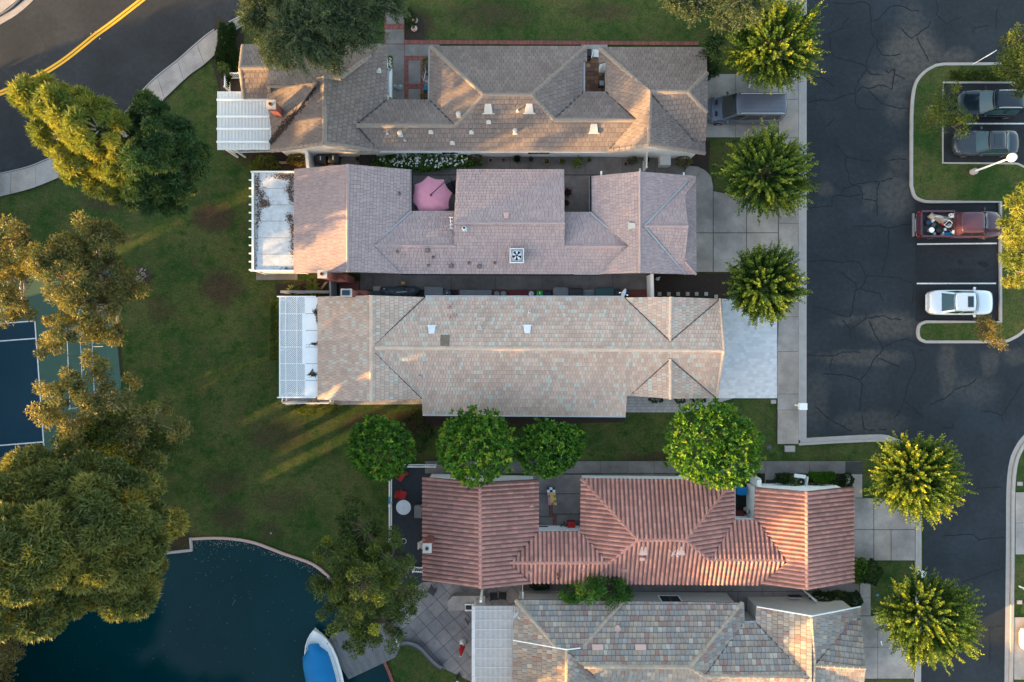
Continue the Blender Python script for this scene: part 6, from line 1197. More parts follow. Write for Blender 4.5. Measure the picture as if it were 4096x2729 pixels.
# ---------------------------------------------------------------- vehicles
def lerp(a, b, t): return a + (b - a) * t
def interp(tab, x):
    for i in range(len(tab) - 1):
        if x <= tab[i + 1][0]: 
            t = (x - tab[i][0]) / max(1e-6, tab[i + 1][0] - tab[i][0]); t = max(0, min(1, t)); t = t * t * (3 - 2 * t) if True else t
            return lerp(tab[i][1], tab[i + 1][1], t)
    return tab[-1][1]
def car(name, label, cat, px, py, rz, L, Wd, Ht, paint, ws, rs, roof, hood_z, trunk_z, sunroof=None, van=False, bed=None, glass='glass_dark', rails=False, sizeh=1.0):
    """local x runs forward; ws=(base x, top x) of the windscreen, rs=(base x, top x) of the rear screen, as fractions of the length from the rear"""
    c = P(px, py, 0); root = thing(name, label, cat, (c.x, c.y, 0.115 if px > 3850 and py < 660 else 0.0), rz); X = lambda f: (f - .5) * L; hw = Wd / 2
    plan = [(0, .70), (.02, .80), (.06, .92), (.14, .985), (.3, 1), (.7, 1), (.86, .975), (.94, .90), (.98, .76), (1, .56)] if not van else [(0, .88), (.015, .93), (.05, .97), (.2, 1), (.75, 1), (.9, .96), (.97, .84), (1, .62)]
    top = [(0, trunk_z * .86), (.03, trunk_z * .96), (.08, trunk_z), (rs[0], trunk_z + .02), (ws[0], hood_z + .04), (.9, hood_z - .04), (.97, hood_z - .14), (1, hood_z - .32)]
    if van: top = [(0, trunk_z), (ws[0], hood_z + .05), (.93, hood_z - .05), (.98, hood_z - .18), (1, hood_z - .35)]
    st = [0, .008, .02, .04, .07, .11, .16, .22, .3, .4, .5, .6, .68, .75, .81, .86, .9, .94, .965, .985, .995, 1]; rows = []
    for f in st:
        w = interp(plan, f) * hw; zt = interp(top, f); zb = .22 + (.10 if f < .03 or f > .97 else 0)
        sec = [(-w * .90, zb), (-w, zb + .12), (-w * 1.0, lerp(zb, zt, .62)), (-w * .965, zt - .07), (-w * .90, zt - .015), (-w * .55, zt + .02), (0, zt + .035), (w * .55, zt + .02), (w * .90, zt - .015), (w * .965, zt - .07), (w * 1.0, lerp(zb, zt, .62)), (w, zb + .12), (w * .90, zb)]
        rows.append([(X(f), y, z) for y, z in sec])
    b = MB(); 
    if bed:
        b0, b1 = bed
    b.grid(rows, 0, True); b.face(rows[0][::-1]); b.face(rows[-1]); b.face([r[0] for r in rows] + [r[-1] for r in rows][::-1], 1)
    body = b.build('body', [M[paint], M['black']], root, local=True)
    # cabin
    xr0, xr1, xw1, xw0 = X(rs[0]), X(rs[1]), X(ws[1]), X(ws[0]); zb = hood_z - .02; zt = Ht; cw0 = hw * .93; cw1 = hw * roof; n = 9
    def wid(f): return 1 - .06 * abs(2 * f - 1) ** 3
    def ring(t, cr=0.0, w=None):
        pts = []; x0, x1 = lerp(xr0, xr1, t), lerp(xw0, xw1, t); w = lerp(cw0, cw1, t); z = lerp(zb, zt, t)
        for i in range(n): f = i / (n - 1); pts.append((lerp(x0, x1, f), -w * wid(f), z))
        for i in range(1, 6): f = i / 6; pts.append((x1 + .10 * math.sin(math.pi * f) * (1 - .3 * t), -w * wid(1) * (1 - 2 * f), z))
        for i in range(n): f = 1 - i / (n - 1); pts.append((lerp(x0, x1, f), w * wid(f), z))
        for i in range(1, 6): f = i / 6; pts.append((x0 - .06 * math.sin(math.pi * f), w * wid(0) * (1 - 2 * f), z))
        return pts
    cb = MB(); r0, r1, r2 = ring(0), ring(.94), ring(1); r3 = [(p[0] * .985 + (xr1 + xw1) / 2 * .015, p[1] * .94, p[2] + .025) for p in r2]
    cb.grid([r0, r1], 0, True, True); cb.build('cabin', M[paint], root, local=True)
    rp = MB(); cx = (xr1 + xw1) / 2; rowsr = []
    for k, (s, dz) in enumerate(((1.0, -.03), (1.0, .0), (.94, .028), (.7, .055), (.35, .07), (.02, .075))): rowsr.append([(cx + (p[0] - cx) * (s if k > 1 else 1), p[1] * s, zt + dz) for p in r2])
    rp.grid(rowsr, 0, True, True); rp.face(rowsr[-1]); rp.build('roof_panel', M[paint], root, local=True)
    # glass panels 12 mm proud of the cabin
    def quadglass(nm, A, B, C_, D_, sx=5, bulge=(0, 0, 0)):
        A, B, C_, D_ = map(Vector, (A, B, C_, D_)); g_ = []; nr = (B - A).cross(D_ - A).normalized()
        for i in range(5):
            t = i / 4; row = []
            for j in range(sx + 1):
                f = j / sx; p = A.lerp(B, f).lerp(D_.lerp(C_, f), t) + Vector(bulge) * math.sin(math.pi * f); row.append(p)
            g_.append(row)
        MB().grid(g_, 0, True).build(nm, M[glass], root, local=True)
    q = lambda t, f, s, o=.012: (lerp(lerp(xr0, xr1, t), lerp(xw0, xw1, t), f), s * (lerp(cw0, cw1, t) * wid(f) + o), lerp(zb, zt, t))
    a, b_ = .05, .93
    fx = lambda t, s, o: (lerp(xw0, xw1, t) + .022 , s * (lerp(cw0, cw1, t) * wid(1) - o), lerp(zb, zt, t) + .008)
    quadglass('windscreen', fx(a, -1, .07), fx(a, 1, .07), fx(b_, 1, .06), fx(b_, -1, .06), 8, (.10, 0, .0))
    rx = lambda t, s, o: (lerp(xr0, xr1, t) - .02, s * (lerp(cw0, cw1, t) * wid(0) - o), lerp(zb, zt, t) + .008)
    if not van and not bed: quadglass('rear_screen', rx(a, 1, .10), rx(a, -1, .10), rx(b_, -1, .08), rx(b_, 1, .08), 8, (-.06, 0, 0))
    for s in (-1, 1):
        spans = ((.10, .46), (.50, .90)) if not van else ((.06, .38), (.42, .72), (.76, .95))
        for f0, f1 in spans: quadglass('side_window', q(.16, f0, s), q(.16, f1, s), q(.86, min(f1, .93), s), q(.86, max(f0, .08), s), 4)
    if sunroof:
        f, w_, l_ = sunroof; MB().box((lerp(xr1, xw1, f), 0, zt + .078), (l_, w_, .02)).build('sunroof', M['glass_dark'], root, local=True)
    for s in (-1, 1):
        m_ = MB(); x = X(ws[0]) - .35; m_.box((x, s * (hw + .08), hood_z + .10), (.13, .20, .13), s * -.25); m_.tube([(x, s * (hw - .04), hood_z + .04), (x, s * (hw + .03), hood_z + .09)], .03, 5); m_.build('wing_mirror', M[paint], root, local=True)
        for fx_ in (.185, .81):
            wv = MB(); r = .33 * sizeh; wy = s * (hw - .11)
            rws = [[(X(fx_) + math.cos(t) * rr, wy + s * yy, .33 * sizeh + math.sin(t) * rr) for t in [2 * math.pi * k / 20 for k in range(20)]] for rr, yy in ((r * .6, -.10), (r, -.10), (r, .10), (r * .62, .12))]
            wv.grid(rws, 0, True, True); wh = wv.build('wheel', M['rubber'], root, local=True)
            rm = MB(); rm.face([(p[0], p[1] - s * .01, p[2]) for p in rws[-1]]); rm.build('rim', M['alloy'], wh, local=True)
        hl = MB(); hx = X(.955); w = interp(plan, .955) * hw; zz = interp(top, .955); hl.grid([[(X(.91), s * (interp(plan, .91) * hw + .004), interp(top, .91) - .14), (X(.93), s * interp(plan, .93) * hw * .86, interp(top, .93) + .012)], [(X(.985), s * (interp(plan, .985) * hw + .006), interp(top, .985) - .13), (X(.985), s * interp(plan, .985) * hw * .70, interp(top, .985) + .014)]], 0, True); hl.build('headlight', M['clear_lamp'], root, local=True)
        tl = MB(); tl.grid([[(X(.0) - .012, s * interp(plan, 0) * hw * .55, interp(top, 0) - .05), (X(.0) - .012, s * interp(plan, 0) * hw * .98, interp(top, 0) - .07)], [(X(.03), s * (interp(plan, .03) * hw) * .72, interp(top, .03) + .012), (X(.055), s * (interp(plan, .055) * hw + .006), interp(top, .055) - .07)]], 0, True); tl.build('tail_light', M['red_lamp'], root, local=True)
    if rails:
        for s in (-1, 1): MB().tube([(xr1 + .15, s * cw1 * .86, zt + .03), (xr1 + .3, s * cw1 * .86, zt + .10), (xw1 - .5, s * cw1 * .86, zt + .10), (xw1 - .3, s * cw1 * .86, zt + .03)], .022, 5).build('roof_rail', M['light_metal'], root, local=True)
    for s in (0, 1):
        bm = MB(); x = X(1) - .05 if s else X(0) + .02; bm.tube([(x - (.10 if s else -.10), -hw * .78, .42), (x, -hw * .4, .42), (x, hw * .4, .42), (x - (.10 if s else -.10), hw * .78, .42)], .06, 6); bm.build('bumper', M[paint if not bed else 'light_metal'], root, local=True)
    gr = MB().box((X(1) - .03, 0, hood_z - .42), (.05, hw * .8, .14)); gr.build('grille', M['black'], root, local=True)
    return root, X
vgrey, XV = car('van', 'long grey blue panel van parked on the drive of the brown tiled house', 'van', 2960, 452, math.pi, 5.55, 1.98, 2.02, 'van_paint', (.80, .66), (.0, .015), .84, 1.08, 1.15, van=True, glass='glass_dark', rails=True)
for s in (-1, 1): MB().box((XV(.88), s * .42, 1.10), (.16, .36, .02), 0).build('bonnet_vent', M['black'], vgrey, local=True)
for k in range(5): MB().box((XV(.30), -.62 + k * .31, 2.10), (2.9, .03, .012)).build('roof_rib', M['van_paint'], vgrey, local=True)
MB().box((XV(.0) - .06, .0, 1.5), (.12, .12, .10)).build('rear_camera', M['black'], vgrey, local=True)
suv, XS = car('parked_car', 'black sport utility car in the upper bay, nearest the top edge', 'car', 3926, 430, math.pi, 4.7, 1.92, 1.66, 'black_paint', (.70, .55), (.02, .10), .76, 1.02, 1.06, glass='glass_teal', rails=True)
seda, XG = car('parked_car', 'dark grey saloon car with a sunroof, below the black car', 'car', 3915, 584, math.pi, 4.68, 1.85, 1.42, 'grey_paint', (.70, .54), (.16, .30), .74, .90, .95, sunroof=(.52, .78, .55), glass='glass_teal')
sedw, XW = car('parked_car', 'silver white saloon car with a sunroof, alone in the lower bay', 'car', 3820, 1212, 0.0, 4.86, 1.86, 1.44, 'silver_paint', (.735, .62), (.13, .33), .72, .90, .97, sunroof=(.72, .80, .42), glass='glass_teal')
edge, XE = car('parked_car', 'white car cut off by the right edge, on the drive across the street', 'car', 4188, 2545, math.pi, 4.7, 1.85, 1.45, 'white_car', (.70, .55), (.12, .3), .74, .92, .97)
# pickup: cab at the front, an open bed behind
pk, XP = car('pickup_truck', 'maroon pickup truck with its open bed full of junk', 'pickup truck', 3814, 905, 0.0, 6.25, 1.98, 1.72, 'maroon_paint', (.80, .685), (.42, .43), .76, 1.06, .60, bed=(0.03, .40), sizeh=1.1)
hb = MB(); x0, x1, hw = XP(.015), XP(.405), .985
def rail(mb, a, b, w, z0, z1): mb.box(((a[0] + b[0]) / 2, (a[1] + b[1]) / 2, (z0 + z1) / 2), (max(w, abs(b[0] - a[0])), max(w, abs(b[1] - a[1])), z1 - z0))
for s in (-1, 1): bw = MB(); rail(bw, (x0, s * (hw - .06)), (x1, s * (hw - .06)), .13, .45, 1.13); bw.build('bed_side', M['maroon_paint'], pk, local=True)
bw = MB(); rail(bw, (x0, -.86), (x0, .86), .08, .5, 1.10); bw.build('tailgate', M['maroon_paint'], pk, local=True)
bw = MB(); rail(bw, (x1 + .03, -.86), (x1 + .03, .86), .06, .5, 1.14); bw.build('bulkhead', M['maroon_paint'], pk, local=True)
bw = MB(); rail(bw, (x0 + .05, 0), (x1, 0), 1.7, .62, .66); bw.build('bed_floor', M['dark_plastic'], pk, local=True)
bw = MB(); rail(bw, (XP(-.035), -.85), (XP(-.035), .85), .10, .45, .60); bw.build('step_bumper', M['grey_metal'], pk, local=True)
for s in (-1, 1): MB().box((XP(.0), s * .90, .85), (.06, .1, .28)).build('tail_light', M['red_lamp'], pk, local=True)
BX = lambda x, y, z=.7: Vector((P(3814, 905).x + x, P(3814, 905).y + y, z))
def junk(name, label, fn, mat, cat, pos, rz=0.0):
    t = BX(*pos); mb = MB(); fn(mb); o = mb.build(name, M[mat], None, label=label, cat=cat); o.location = t; o.rotation_euler = (0, 0, rz); return o
def rag(L, Wd, hh, seed, rows=9):
    def fn(mb):
        r = random.Random(seed); g_ = [[(-L / 2 + L * i / rows + r.uniform(-.03, .03), (-Wd / 2 + Wd * j / 6) * (1 - .3 * abs(2 * i / rows - 1) ** 2), max(0, hh * math.sin(math.pi * j / 6) * math.sin(math.pi * (i + .5) / (rows + 1)) + r.uniform(-.05, .05))) for j in range(7)] for i in range(rows + 1)]; mb.grid(g_, 0, False)
    return fn
junk('plastic_sheet', 'crumpled clear plastic sheet lying along the left of the pickup bed', rag(1.25, .42, .25, 3), 'gutter', 'plastic sheet', (-1.6, .52, .68), -.25)
junk('plastic_sheet', 'second crumpled plastic sheet reaching toward the cab in the pickup bed', rag(1.1, .38, .22, 5), 'mesh_grey', 'plastic sheet', (-1.0, .42, .68), -.3)
def bucket(h=.33, r=.15):
    return lambda mb: (mb.lathe((0, 0, 0), [(r * .8, 0), (r, h), (r * 1.06, h), (r * 1.06, h + .02)], 18), mb.lathe((0, 0, h + .02), [(.03, 0), (.025, .02)], 8, 0))
junk('bucket', 'white lidded bucket at the right front corner of the pickup bed', bucket(), 'white_paint', 'bucket', (-.62, -.62, .68)); junk('bucket', 'white rag filled bucket near the tailgate', bucket(.3, .19), 'white_paint', 'bucket', (-2.25, -.45, .68))
junk('tub', 'white square tub at the left front corner of the pickup bed', lambda mb: mb.prism([(-.17, -.14), (.17, -.14), (.19, .12), (.1, .16), (-.14, .16)], 0, .3, bottom=True), 'white_paint', 'tub', (-.68, .62, .68))
junk('rubbish_bag', 'round black rubbish bag in the middle of the pickup bed', lambda mb: mb.lathe((0, 0, 0), [(.24, 0), (.30, .12), (.27, .26), (.12, .36), (.04, .38), (.06, .43)], 13), 'black', 'bag', (-1.62, -.45, .68))
junk('rubbish_bag', 'dark blue bag against the tailgate', lambda mb: mb.lathe((0, 0, 0), [(.2, 0), (.25, .12), (.2, .25), (.05, .33)], 11), 'navy', 'bag', (-2.4, .15, .68))
junk('board', 'brown plywood board leaning by the cab in the pickup bed', lambda mb: mb.box((0, 0, .2), (.30, .5, .03)), 'wood', 'board', (-.58, .08, .68), .1); junk('board', 'orange brown wooden board lying under the junk', lambda mb: mb.box((0, 0, .25), (.55, .2, .04)), 'terracotta_light', 'board', (-1.75, .28, .68), -.5)
junk('tube_frame', 'white bent tube frame lying on top of the junk in the pickup', lambda mb: (mb.tube([(-.3, -.2, .38), (.15, -.26, .40), (.34, -.1, .40), (.3, .22, .40), (.05, .28, .38), (-.3, .1, .38)], .022, 6), mb.tube([(-.1, -.22, .4), (.0, .26, .4)], .018, 5)), 'white_paint', 'tube frame', (-1.15, .05, .68), -.6)
junk('pot', 'round dark cooking pot in the pickup bed', lambda mb: mb.lathe((0, 0, 0), [(.15, 0), (.17, .2), (.17, .22), (.13, .23), (.02, .25)], 16), 'grey_metal', 'pot', (-.92, -.12, .78)); junk('tool_box', 'flat blue box by the side wall of the pickup bed', lambda mb: mb.box((0, 0, .1), (.48, .2, .2)), 'blue_tarp', 'tool box', (-.95, -.72, .68))
junk('pole', 'thin grey pole lying across the pickup bed', lambda mb: mb.tube([(-.4, -.3, .36), (.4, .3, .44)], .02, 6), 'grey_metal', 'pole', (-1.0, .5, .68)); junk('rag', 'small red rag in the middle of the junk', rag(.25, .2, .1, 8), 'red_paint', 'rag', (-1.42, .0, 1.0))
rj2 = random.Random(21)
for k, (nm, lb, mt, x, y) in enumerate((('cardboard_box', 'flattened brown box near the tailgate of the pickup', 'pale_wood', -2.2, .55), ('paint_can', 'small grey can behind the black rubbish bag', 'grey_metal', -2.0, -.72), ('rag', 'pale crumpled cloth beside the black rubbish bag', 'gutter', -1.35, -.62),
        ('jug', 'light blue jug between bag and blue box', 'light_metal', -1.22, -.40), ('box', 'tan box under the white tube frame', 'pale_wood', -1.4, .25), ('rag', 'dark rag at the centre of the pickup bed', 'tarp_grey', -1.95, -.05), ('hose', 'grey coil beside the cooking pot', 'mesh_grey', -.75, -.32), ('rag', 'whitish cloth next to the blue bag', 'white_paint', -2.05, .32), ('box', 'small dark box below the cooking pot', 'dark_plastic', -1.05, -.38))):
    if nm in ('rag',): junk(nm, lb, rag(.42, .34, .16, 30 + k, 5), mt, 'cloth', (x, y, .74), rj2.uniform(0, 3))
    elif nm == 'hose': junk(nm, lb, lambda mb: (mb.tube([(math.cos(a) * .14, math.sin(a) * .14, .02 + a * .006) for a in np.linspace(0, 12.5, 34)], .018, 5),), mt, 'hose', (x, y, .74))
    elif nm in ('paint_can', 'jug'): junk(nm, lb, bucket(.22, .1), mt, 'can', (x, y, .7))
    else: junk(nm, lb, lambda mb: (mb.prism([(-.2, -.14), (.2, -.15), (.21, .14), (-.19, .15)], 0, .2, bottom=True), mb.face([(-.2, .15, .2), (.2, .15, .2), (.2, .28, .17), (-.2, .28, .16)])), mt, 'box', (x, y, .72), rj2.uniform(-1, 1))
# ---------------------------------------------------------------- boat
bt = thing('boat', 'white boat under a bright blue cover moored at the dock', 'boat', P(1300, 2680), 0)
c0 = P(1255, 2518, .5); c1 = P(1330, 2830, .5); ax = (c1 - c0).normalized(); sd = Vector((-ax.y, ax.x, 0)); Lb_ = (c1 - c0).length
prof = [(0, .02), (.03, .26), (.08, .54), (.16, .84), (.28, 1.12), (.42, 1.26), (.6, 1.32), (.8, 1.28), (1, 1.12)]
def bpt(t, s, z, k=1.0): w = 0; 
def bw_(t):
    for i in range(len(prof) - 1):
        if t <= prof[i + 1][0]: return lerp(prof[i][1], prof[i + 1][1], (t - prof[i][0]) / (prof[i + 1][0] - prof[i][0]))
    return prof[-1][1]
off_axis = lambda t: c0 + ax * Lb_ * t + sd * (-.0)
rows = []
for i in range(25):
    t = i / 24; w = bw_(t); p = off_axis(t); rows.append([p + sd * (s * w * k) + Vector((0, 0, z - .5 + .12 * (1 - t) ** 2)) for s, k, z in ((-1, .55, .0), (-1, .93, .25), (-1, 1, .55), (-1, .97, .60), (-1, .90, .60), (-1, .88, .56), (0, 0, .60), (1, .88, .56), (1, .90, .60), (1, .97, .60), (1, 1, .55), (1, .93, .25), (1, .55, .0))])
hb = MB().grid(rows, 0, True); hb.face(rows[-1]); hb.build('hull', M['boat_white'], bt)
for o_ in (1,):
    pts = [off_axis(t) - sd * bw_(t) * -.80 * o_ + Vector((0, 0, .12)) for t in [.16 + .84 * k / 14 for k in range(15)]]; MB().tube(pts, .03, 5).build('hand_rail', M['boat_cream'], bt)
    for k in range(6): p = off_axis(.24 + k * .13); MB().box(p + sd * bw_(.24 + k * .13) * .62 + Vector((0, 0, .12)), (.34, .04, .03), math.atan2(sd.y, sd.x)).build('deck_rib', M['boat_cream'], bt)
for t, s in ((.045, .3), (.045, -.3), (.10, 0), (.2, .85), (.2, -.85)): MB().lathe(off_axis(t) + sd * bw_(t) * s + Vector((0, 0, .13)), [(.04, 0), (.035, .05), (.0, .06)], 8).build('cleat', M['dark_metal'], bt)
rows = []; rb_ = random.Random(6)
for i in range(19):
    t = .17 + .83 * i / 18; w = bw_(t) * .92; e = min(1, (i / 3) ** .5) if i < 3 else 1; p = off_axis(t) - sd * w * .26; rows.append([p + sd * s * w * .88 * max(.55, e) + ax * (-(.28) * (1 - (s * s)) if i == 0 else 0) + Vector((0, 0, .13 + z + rb_.uniform(-.012, .012))) for s, z in ((-1.12, -.25), (-1.05, .05), (-.8, .38), (-.4, .55), (0, .60), (.4, .55), (.8, .38), (1.0, .06), (1.04, -.02))])
cv = MB().grid(rows, 0, True); cv.face(rows[0]); cv.build('cover', M['blue_tarp'], bt)
# ---------------------------------------------------------------- street furniture
lp = thing('street_lamp', 'white lamp post with a round globe beside the dark grey saloon', 'street lamp', P(3886, 690))
b0 = P(3886, 690); MB().lathe((b0.x, b0.y, 0), [(.24, 0), (.24, .45), (.20, .5)], 14).build('plinth', M['kerb_grey'], lp); MB().tube([(b0.x, b0.y, .5), (b0.x, b0.y, 3.9)], [.075, .055], 10).build('pole', M['white_paint'], lp)
MB().lathe((b0.x, b0.y, 3.9), [(.10, 0), (.12, .08), (.08, .1)], 12).build('collar', M['white_paint'], lp); MB().lathe((b0.x, b0.y, 4.22), [(math.sin(a) * .31, -math.cos(a) * .31) for a in np.linspace(.15, 3.1, 12)], 20).build('lamp_globe', M['white_paint'], lp)
sg = thing('road_sign', 'white sign on a post at the kerb of the upper parking island', 'sign', P(3885, 262)); c = P(3885, 262)
MB().tube([c, c + Vector((0, 0, 2.4))], .03, 6).build('post', M['white_paint'], sg); MB().box(c + Vector((.03, 0, 2.15)), (.52, .04, .5), .6).build('sign_board', M['white_paint'], sg)
def letterbox(px, py, label, rz=0.0):
    c = P(px, py); t = thing('letterbox', label, 'letterbox', c); MB().box((c.x, c.y, .5), (.09, .09, 1.0)).build('post', M['white_paint'], t); MB().box((c.x + .06 * math.cos(rz), c.y + .06 * math.sin(rz), .95), (.12, .3, .05), rz).build('bracket', M['white_paint'], t)
    mb = MB(); q = [(-.26, -.19), (.26, -.19), (.26, .19), (-.26, .19)]; Mx = Matrix.Rotation(rz, 3, 'Z'); mb.box((c.x + .12 * math.cos(rz), c.y + .12 * math.sin(rz), 1.15), (.5, .46, .36), rz); mb.face([Vector((c.x + .12 * math.cos(rz), c.y + .12 * math.sin(rz), 1.34)) + Mx @ Vector((x * 1.06, y * 1.3, .0)) for x, y in q]); mb.build('box', M['white_paint'], t)
letterbox(3178, 1620, 'square white letterbox post on the pavement by the car park'); letterbox(3640, 2270, 'white letterbox half hidden by the bottom street tree', -.4); letterbox(4076, 2345, 'white letterbox at the right edge across the street', -.5)
def lid(px, py, w, d, label, mat='kerb_grey', g=None):
    c = P(px, py); t = thing('utility_box', label, 'utility box lid', c, group=g); MB().box((c.x, c.y, .02), (w * H / F, d * H / F, .10)).build('frame', M['concrete_dark'], t); MB().box((c.x, c.y, .055), (w * H / F * .86, d * H / F * .82, .06)).build('lid', M[mat], t)
    for s in (-1, 1): MB().box((c.x + s * w * H / F * .22, c.y, .088), (.07, .02, .008)).build('handle', M['grey_metal'], t)
lid(3158, 1795, 44, 27, 'large pale utility box lid in the grass below the pavement corner'); lid(3093, 1607, 22, 17, 'small pale utility lid beside the white drive corner'); lid(4077, 1935, 24, 17, 'pale utility lid in the grass across the street')
lid(4076, 2408, 22, 17, 'pale utility lid below the letterbox across the street'); lid(3076, 1789, 16, 14, 'green utility lid in the grass left of the large pale one', 'teal_plastic'); lid(3508, 2380, 12, 10, 'small blue lid on the lawn left of the bottom street tree', 'cyan_plastic')
# stepping stones
for i, x in enumerate((2638, 2675, 2712, 2750, 2786, 2824, 2864)):
    c = P(x, 1176 if x < 2860 else 1187); o = MB().box((0, 0, 0), (.26, .27, .07)).build('stepping_stone', M['kerb_grey'], None, label=['leftmost stepping stone by the white wall', 'second stepping stone from the white wall', 'third stepping stone from the white wall', 'middle stepping stone of the seven, under a small plant', 'third stepping stone from the white paved drive', 'second stepping stone from the white paved drive', 'rightmost stepping stone, nearest the white paved drive'][i], cat='stepping stone', group='square stepping stones between the mauve and the tan house'); o.location = (c.x, c.y, .03); o.rotation_euler = (0, 0, random.uniform(-.05, .05))
# parasol
pa = thing('parasol', 'open pink cantilever parasol in the court of the mauve house', 'parasol', P(1812, 752)); ce = P(1724, 781, 2.75); V_ = []; Rr = P(1724 + 84, 781, 2.4).x - P(1724, 781, 2.4).x
m8 = [(ce.x + math.cos(a) * Rr, ce.y + math.sin(a) * Rr - .02, 2.35) for a in [math.radians(100 + 45 * k) for k in range(8)]]
cn = MB()
for k in range(8):
    a, b = Vector(m8[k]), Vector(m8[(k + 1) % 8]); rows = []
    for i in range(5):
        t = i / 4; rows.append([ce.lerp(a.lerp(b, f), t) + Vector((0, 0, .07 * math.sin(math.pi * t))) - (ce.lerp(a.lerp(b, f), t) - ce) * (.09 * math.sin(math.pi * f) * t) for f in (0, .25, .5, .75, 1)])
    p_ = MB().grid(rows, 0, True); p_.face([rows[4][0], rows[4][2], rows[4][4], rows[4][4] - Vector((0, 0, .08)), rows[4][2] - Vector((0, 0, .08)), rows[4][0] - Vector((0, 0, .08))]); p_.build('canopy_panel', M['pink_cloth'], pa)
    MB().tube([ce + Vector((0, 0, .02)), a + Vector((0, 0, .012))], .012, 4).build('rib', M['pink_cloth'], pa)
pm = P(1816, 750, 0); MB().tube([ce + Vector((0, 0, .12)), ce.lerp(Vector((pm.x, pm.y, 3.0)), .5) + Vector((0, 0, .22)), (pm.x - .1, pm.y, 3.0)], .035, 8).build('arm', M['dark_metal'], pa); MB().tube([(pm.x, pm.y, 0), (pm.x, pm.y, 3.0)], .045, 8).build('pole', M['dark_metal'], pa)
MB().box((pm.x, pm.y, .08), (.9, .9, .1), .4).build('base', M['black'], pa); MB().lathe(ce + Vector((0, 0, .06)), [(.07, 0), (.06, .08), (.02, .12)], 10).build('finial', M['dark_metal'], pa)
# bins, boxes and goods
def bin_(px, py, w, d, h, mat, label, name='wheelie_bin', rz=0.0, handle='white_paint'):
    c = P(px, py, h); t = thing(name, label, 'bin', (c.x, c.y, .05), rz); w *= (H - h) / F; d *= (H - h) / F
    mb = MB(); rows = [[(x * w / 2 * k, y * d / 2 * k, z) for x, y in ((-1, -.8), (-.8, -1), (.8, -1), (1, -.8), (1, .8), (.8, 1), (-.8, 1), (-1, .8))] for k, z in ((.78, 0), (.96, h * .9), (.99, h * .92))]; mb.grid(rows, 0, False, True).face(rows[0][::-1]); mb.build('body', M[mat], t, local=True)
    ld = MB(); rows = [[(x * w / 2 * k, y * d / 2 * k, z) for x, y in ((-1, -.8), (-.8, -1), (.8, -1), (1, -.8), (1, .8), (.8, 1), (-.8, 1), (-1, .8))] for k, z in ((1.03, h * .92), (1.03, h * .95), (.9, h), (.5, h * 1.02))]; ld.grid(rows, 0, True, True).face(rows[-1]); ld.build('lid', M[mat], t, local=True)
    if handle: MB().box((0, d * .05, h * 1.03), (.07, d * .45, .02)).build('label_strip', M[handle], t, local=True)
    MB().tube([(-w * .35, d / 2 * 1.08, h * .93), (w * .35, d / 2 * 1.08, h * .93)], .02, 5).build('handle', M[mat], t, local=True)
    for s in (-1, 1): MB().lathe((s * w * .36, d * .42, .0), [(.09, .0), (.09, .12)], 10).build('wheel', M['rubber'], t, local=True)
bin_(1283, 636, 40, 34, 1.05, 'dark_plastic', 'left one of two dark wheelie bins beside the white gate wall'); bin_(1333, 634, 42, 36, 1.05, 'dark_plastic', 'right one of two dark wheelie bins, nearer the long planter box')
bin_(2159, 1174, 26, 20, 1.0, 'green_plastic', 'bright green bin under the upper eave of the tan house'); bin_(2192, 1175, 30, 20, 1.0, 'navy', 'navy blue bin directly right of the green bin', handle=None)
bin_(2243, 1169, 60, 36, 1.1, 'grey_plastic', 'big grey lidded bin right of the navy bin', handle=None); bin_(2303, 1171, 58, 34, 1.05, 'dark_plastic', 'darker grey lidded bin between the grey bin and the loose boards', handle=None)
bin_(2418, 1169, 76, 36, 1.1, 'teal_plastic', 'wide dark teal lidded bin right of the loose boards', handle=None); bin_(2488, 1174, 60, 28, 1.0, 'navy', 'dark bin under the satellite dish', handle='gutter')
def crate(name, px, py, w, d, h, mat, label, cat, rz=0.0, lidm=None, z0=.05):
    c = P(px, py, h); t = thing(name, label, cat, (c.x, c.y, z0), rz); k = (H - h) / F; MB().box((0, 0, h / 2), (w * k, d * k, h)).build('body', M[mat], t, local=True); MB().box((0, 0, h + .025), (w * k * 1.04, d * k * 1.05, .05)).build('lid', M[lidm or mat], t, local=True); MB().box((0, -d * k * .5 - .02, h * .6), (.12, .03, .04)).build('latch', M['grey_metal'], t, local=True); return t
crate('planter_box', 1472, 636, 64, 34, .5, 'wood', 'long dark planter box right of the wheelie bins', 'planter box', lidm='black'); crate('storage_box', 1508, 1155, 28, 16, .5, 'pale_wood', 'small tan box behind the grey tarpaulin', 'box')
crate('storage_box', 1502, 1174, 46, 20, .6, 'teal_plastic', 'dark teal box at the left end of the grey tarpaulin', 'box'); crate('cabinet', 1735, 1166, 70, 34, .9, 'grey_plastic', 'grey garden cabinet right of the grey tarpaulin', 'cabinet', -.03)
crate('cabinet', 1871, 1173, 62, 24, .8, 'grey_plastic', 'left half of the paired low grey cabinets', 'cabinet'); crate('cabinet', 1934, 1173, 62, 24, .8, 'grey_plastic', 'right half of the paired low grey cabinets', 'cabinet')
crate('bench', 2075, 1176, 72, 26, .45, 'dark_red', 'long dark red box seat between round lids and the green bin', 'bench')
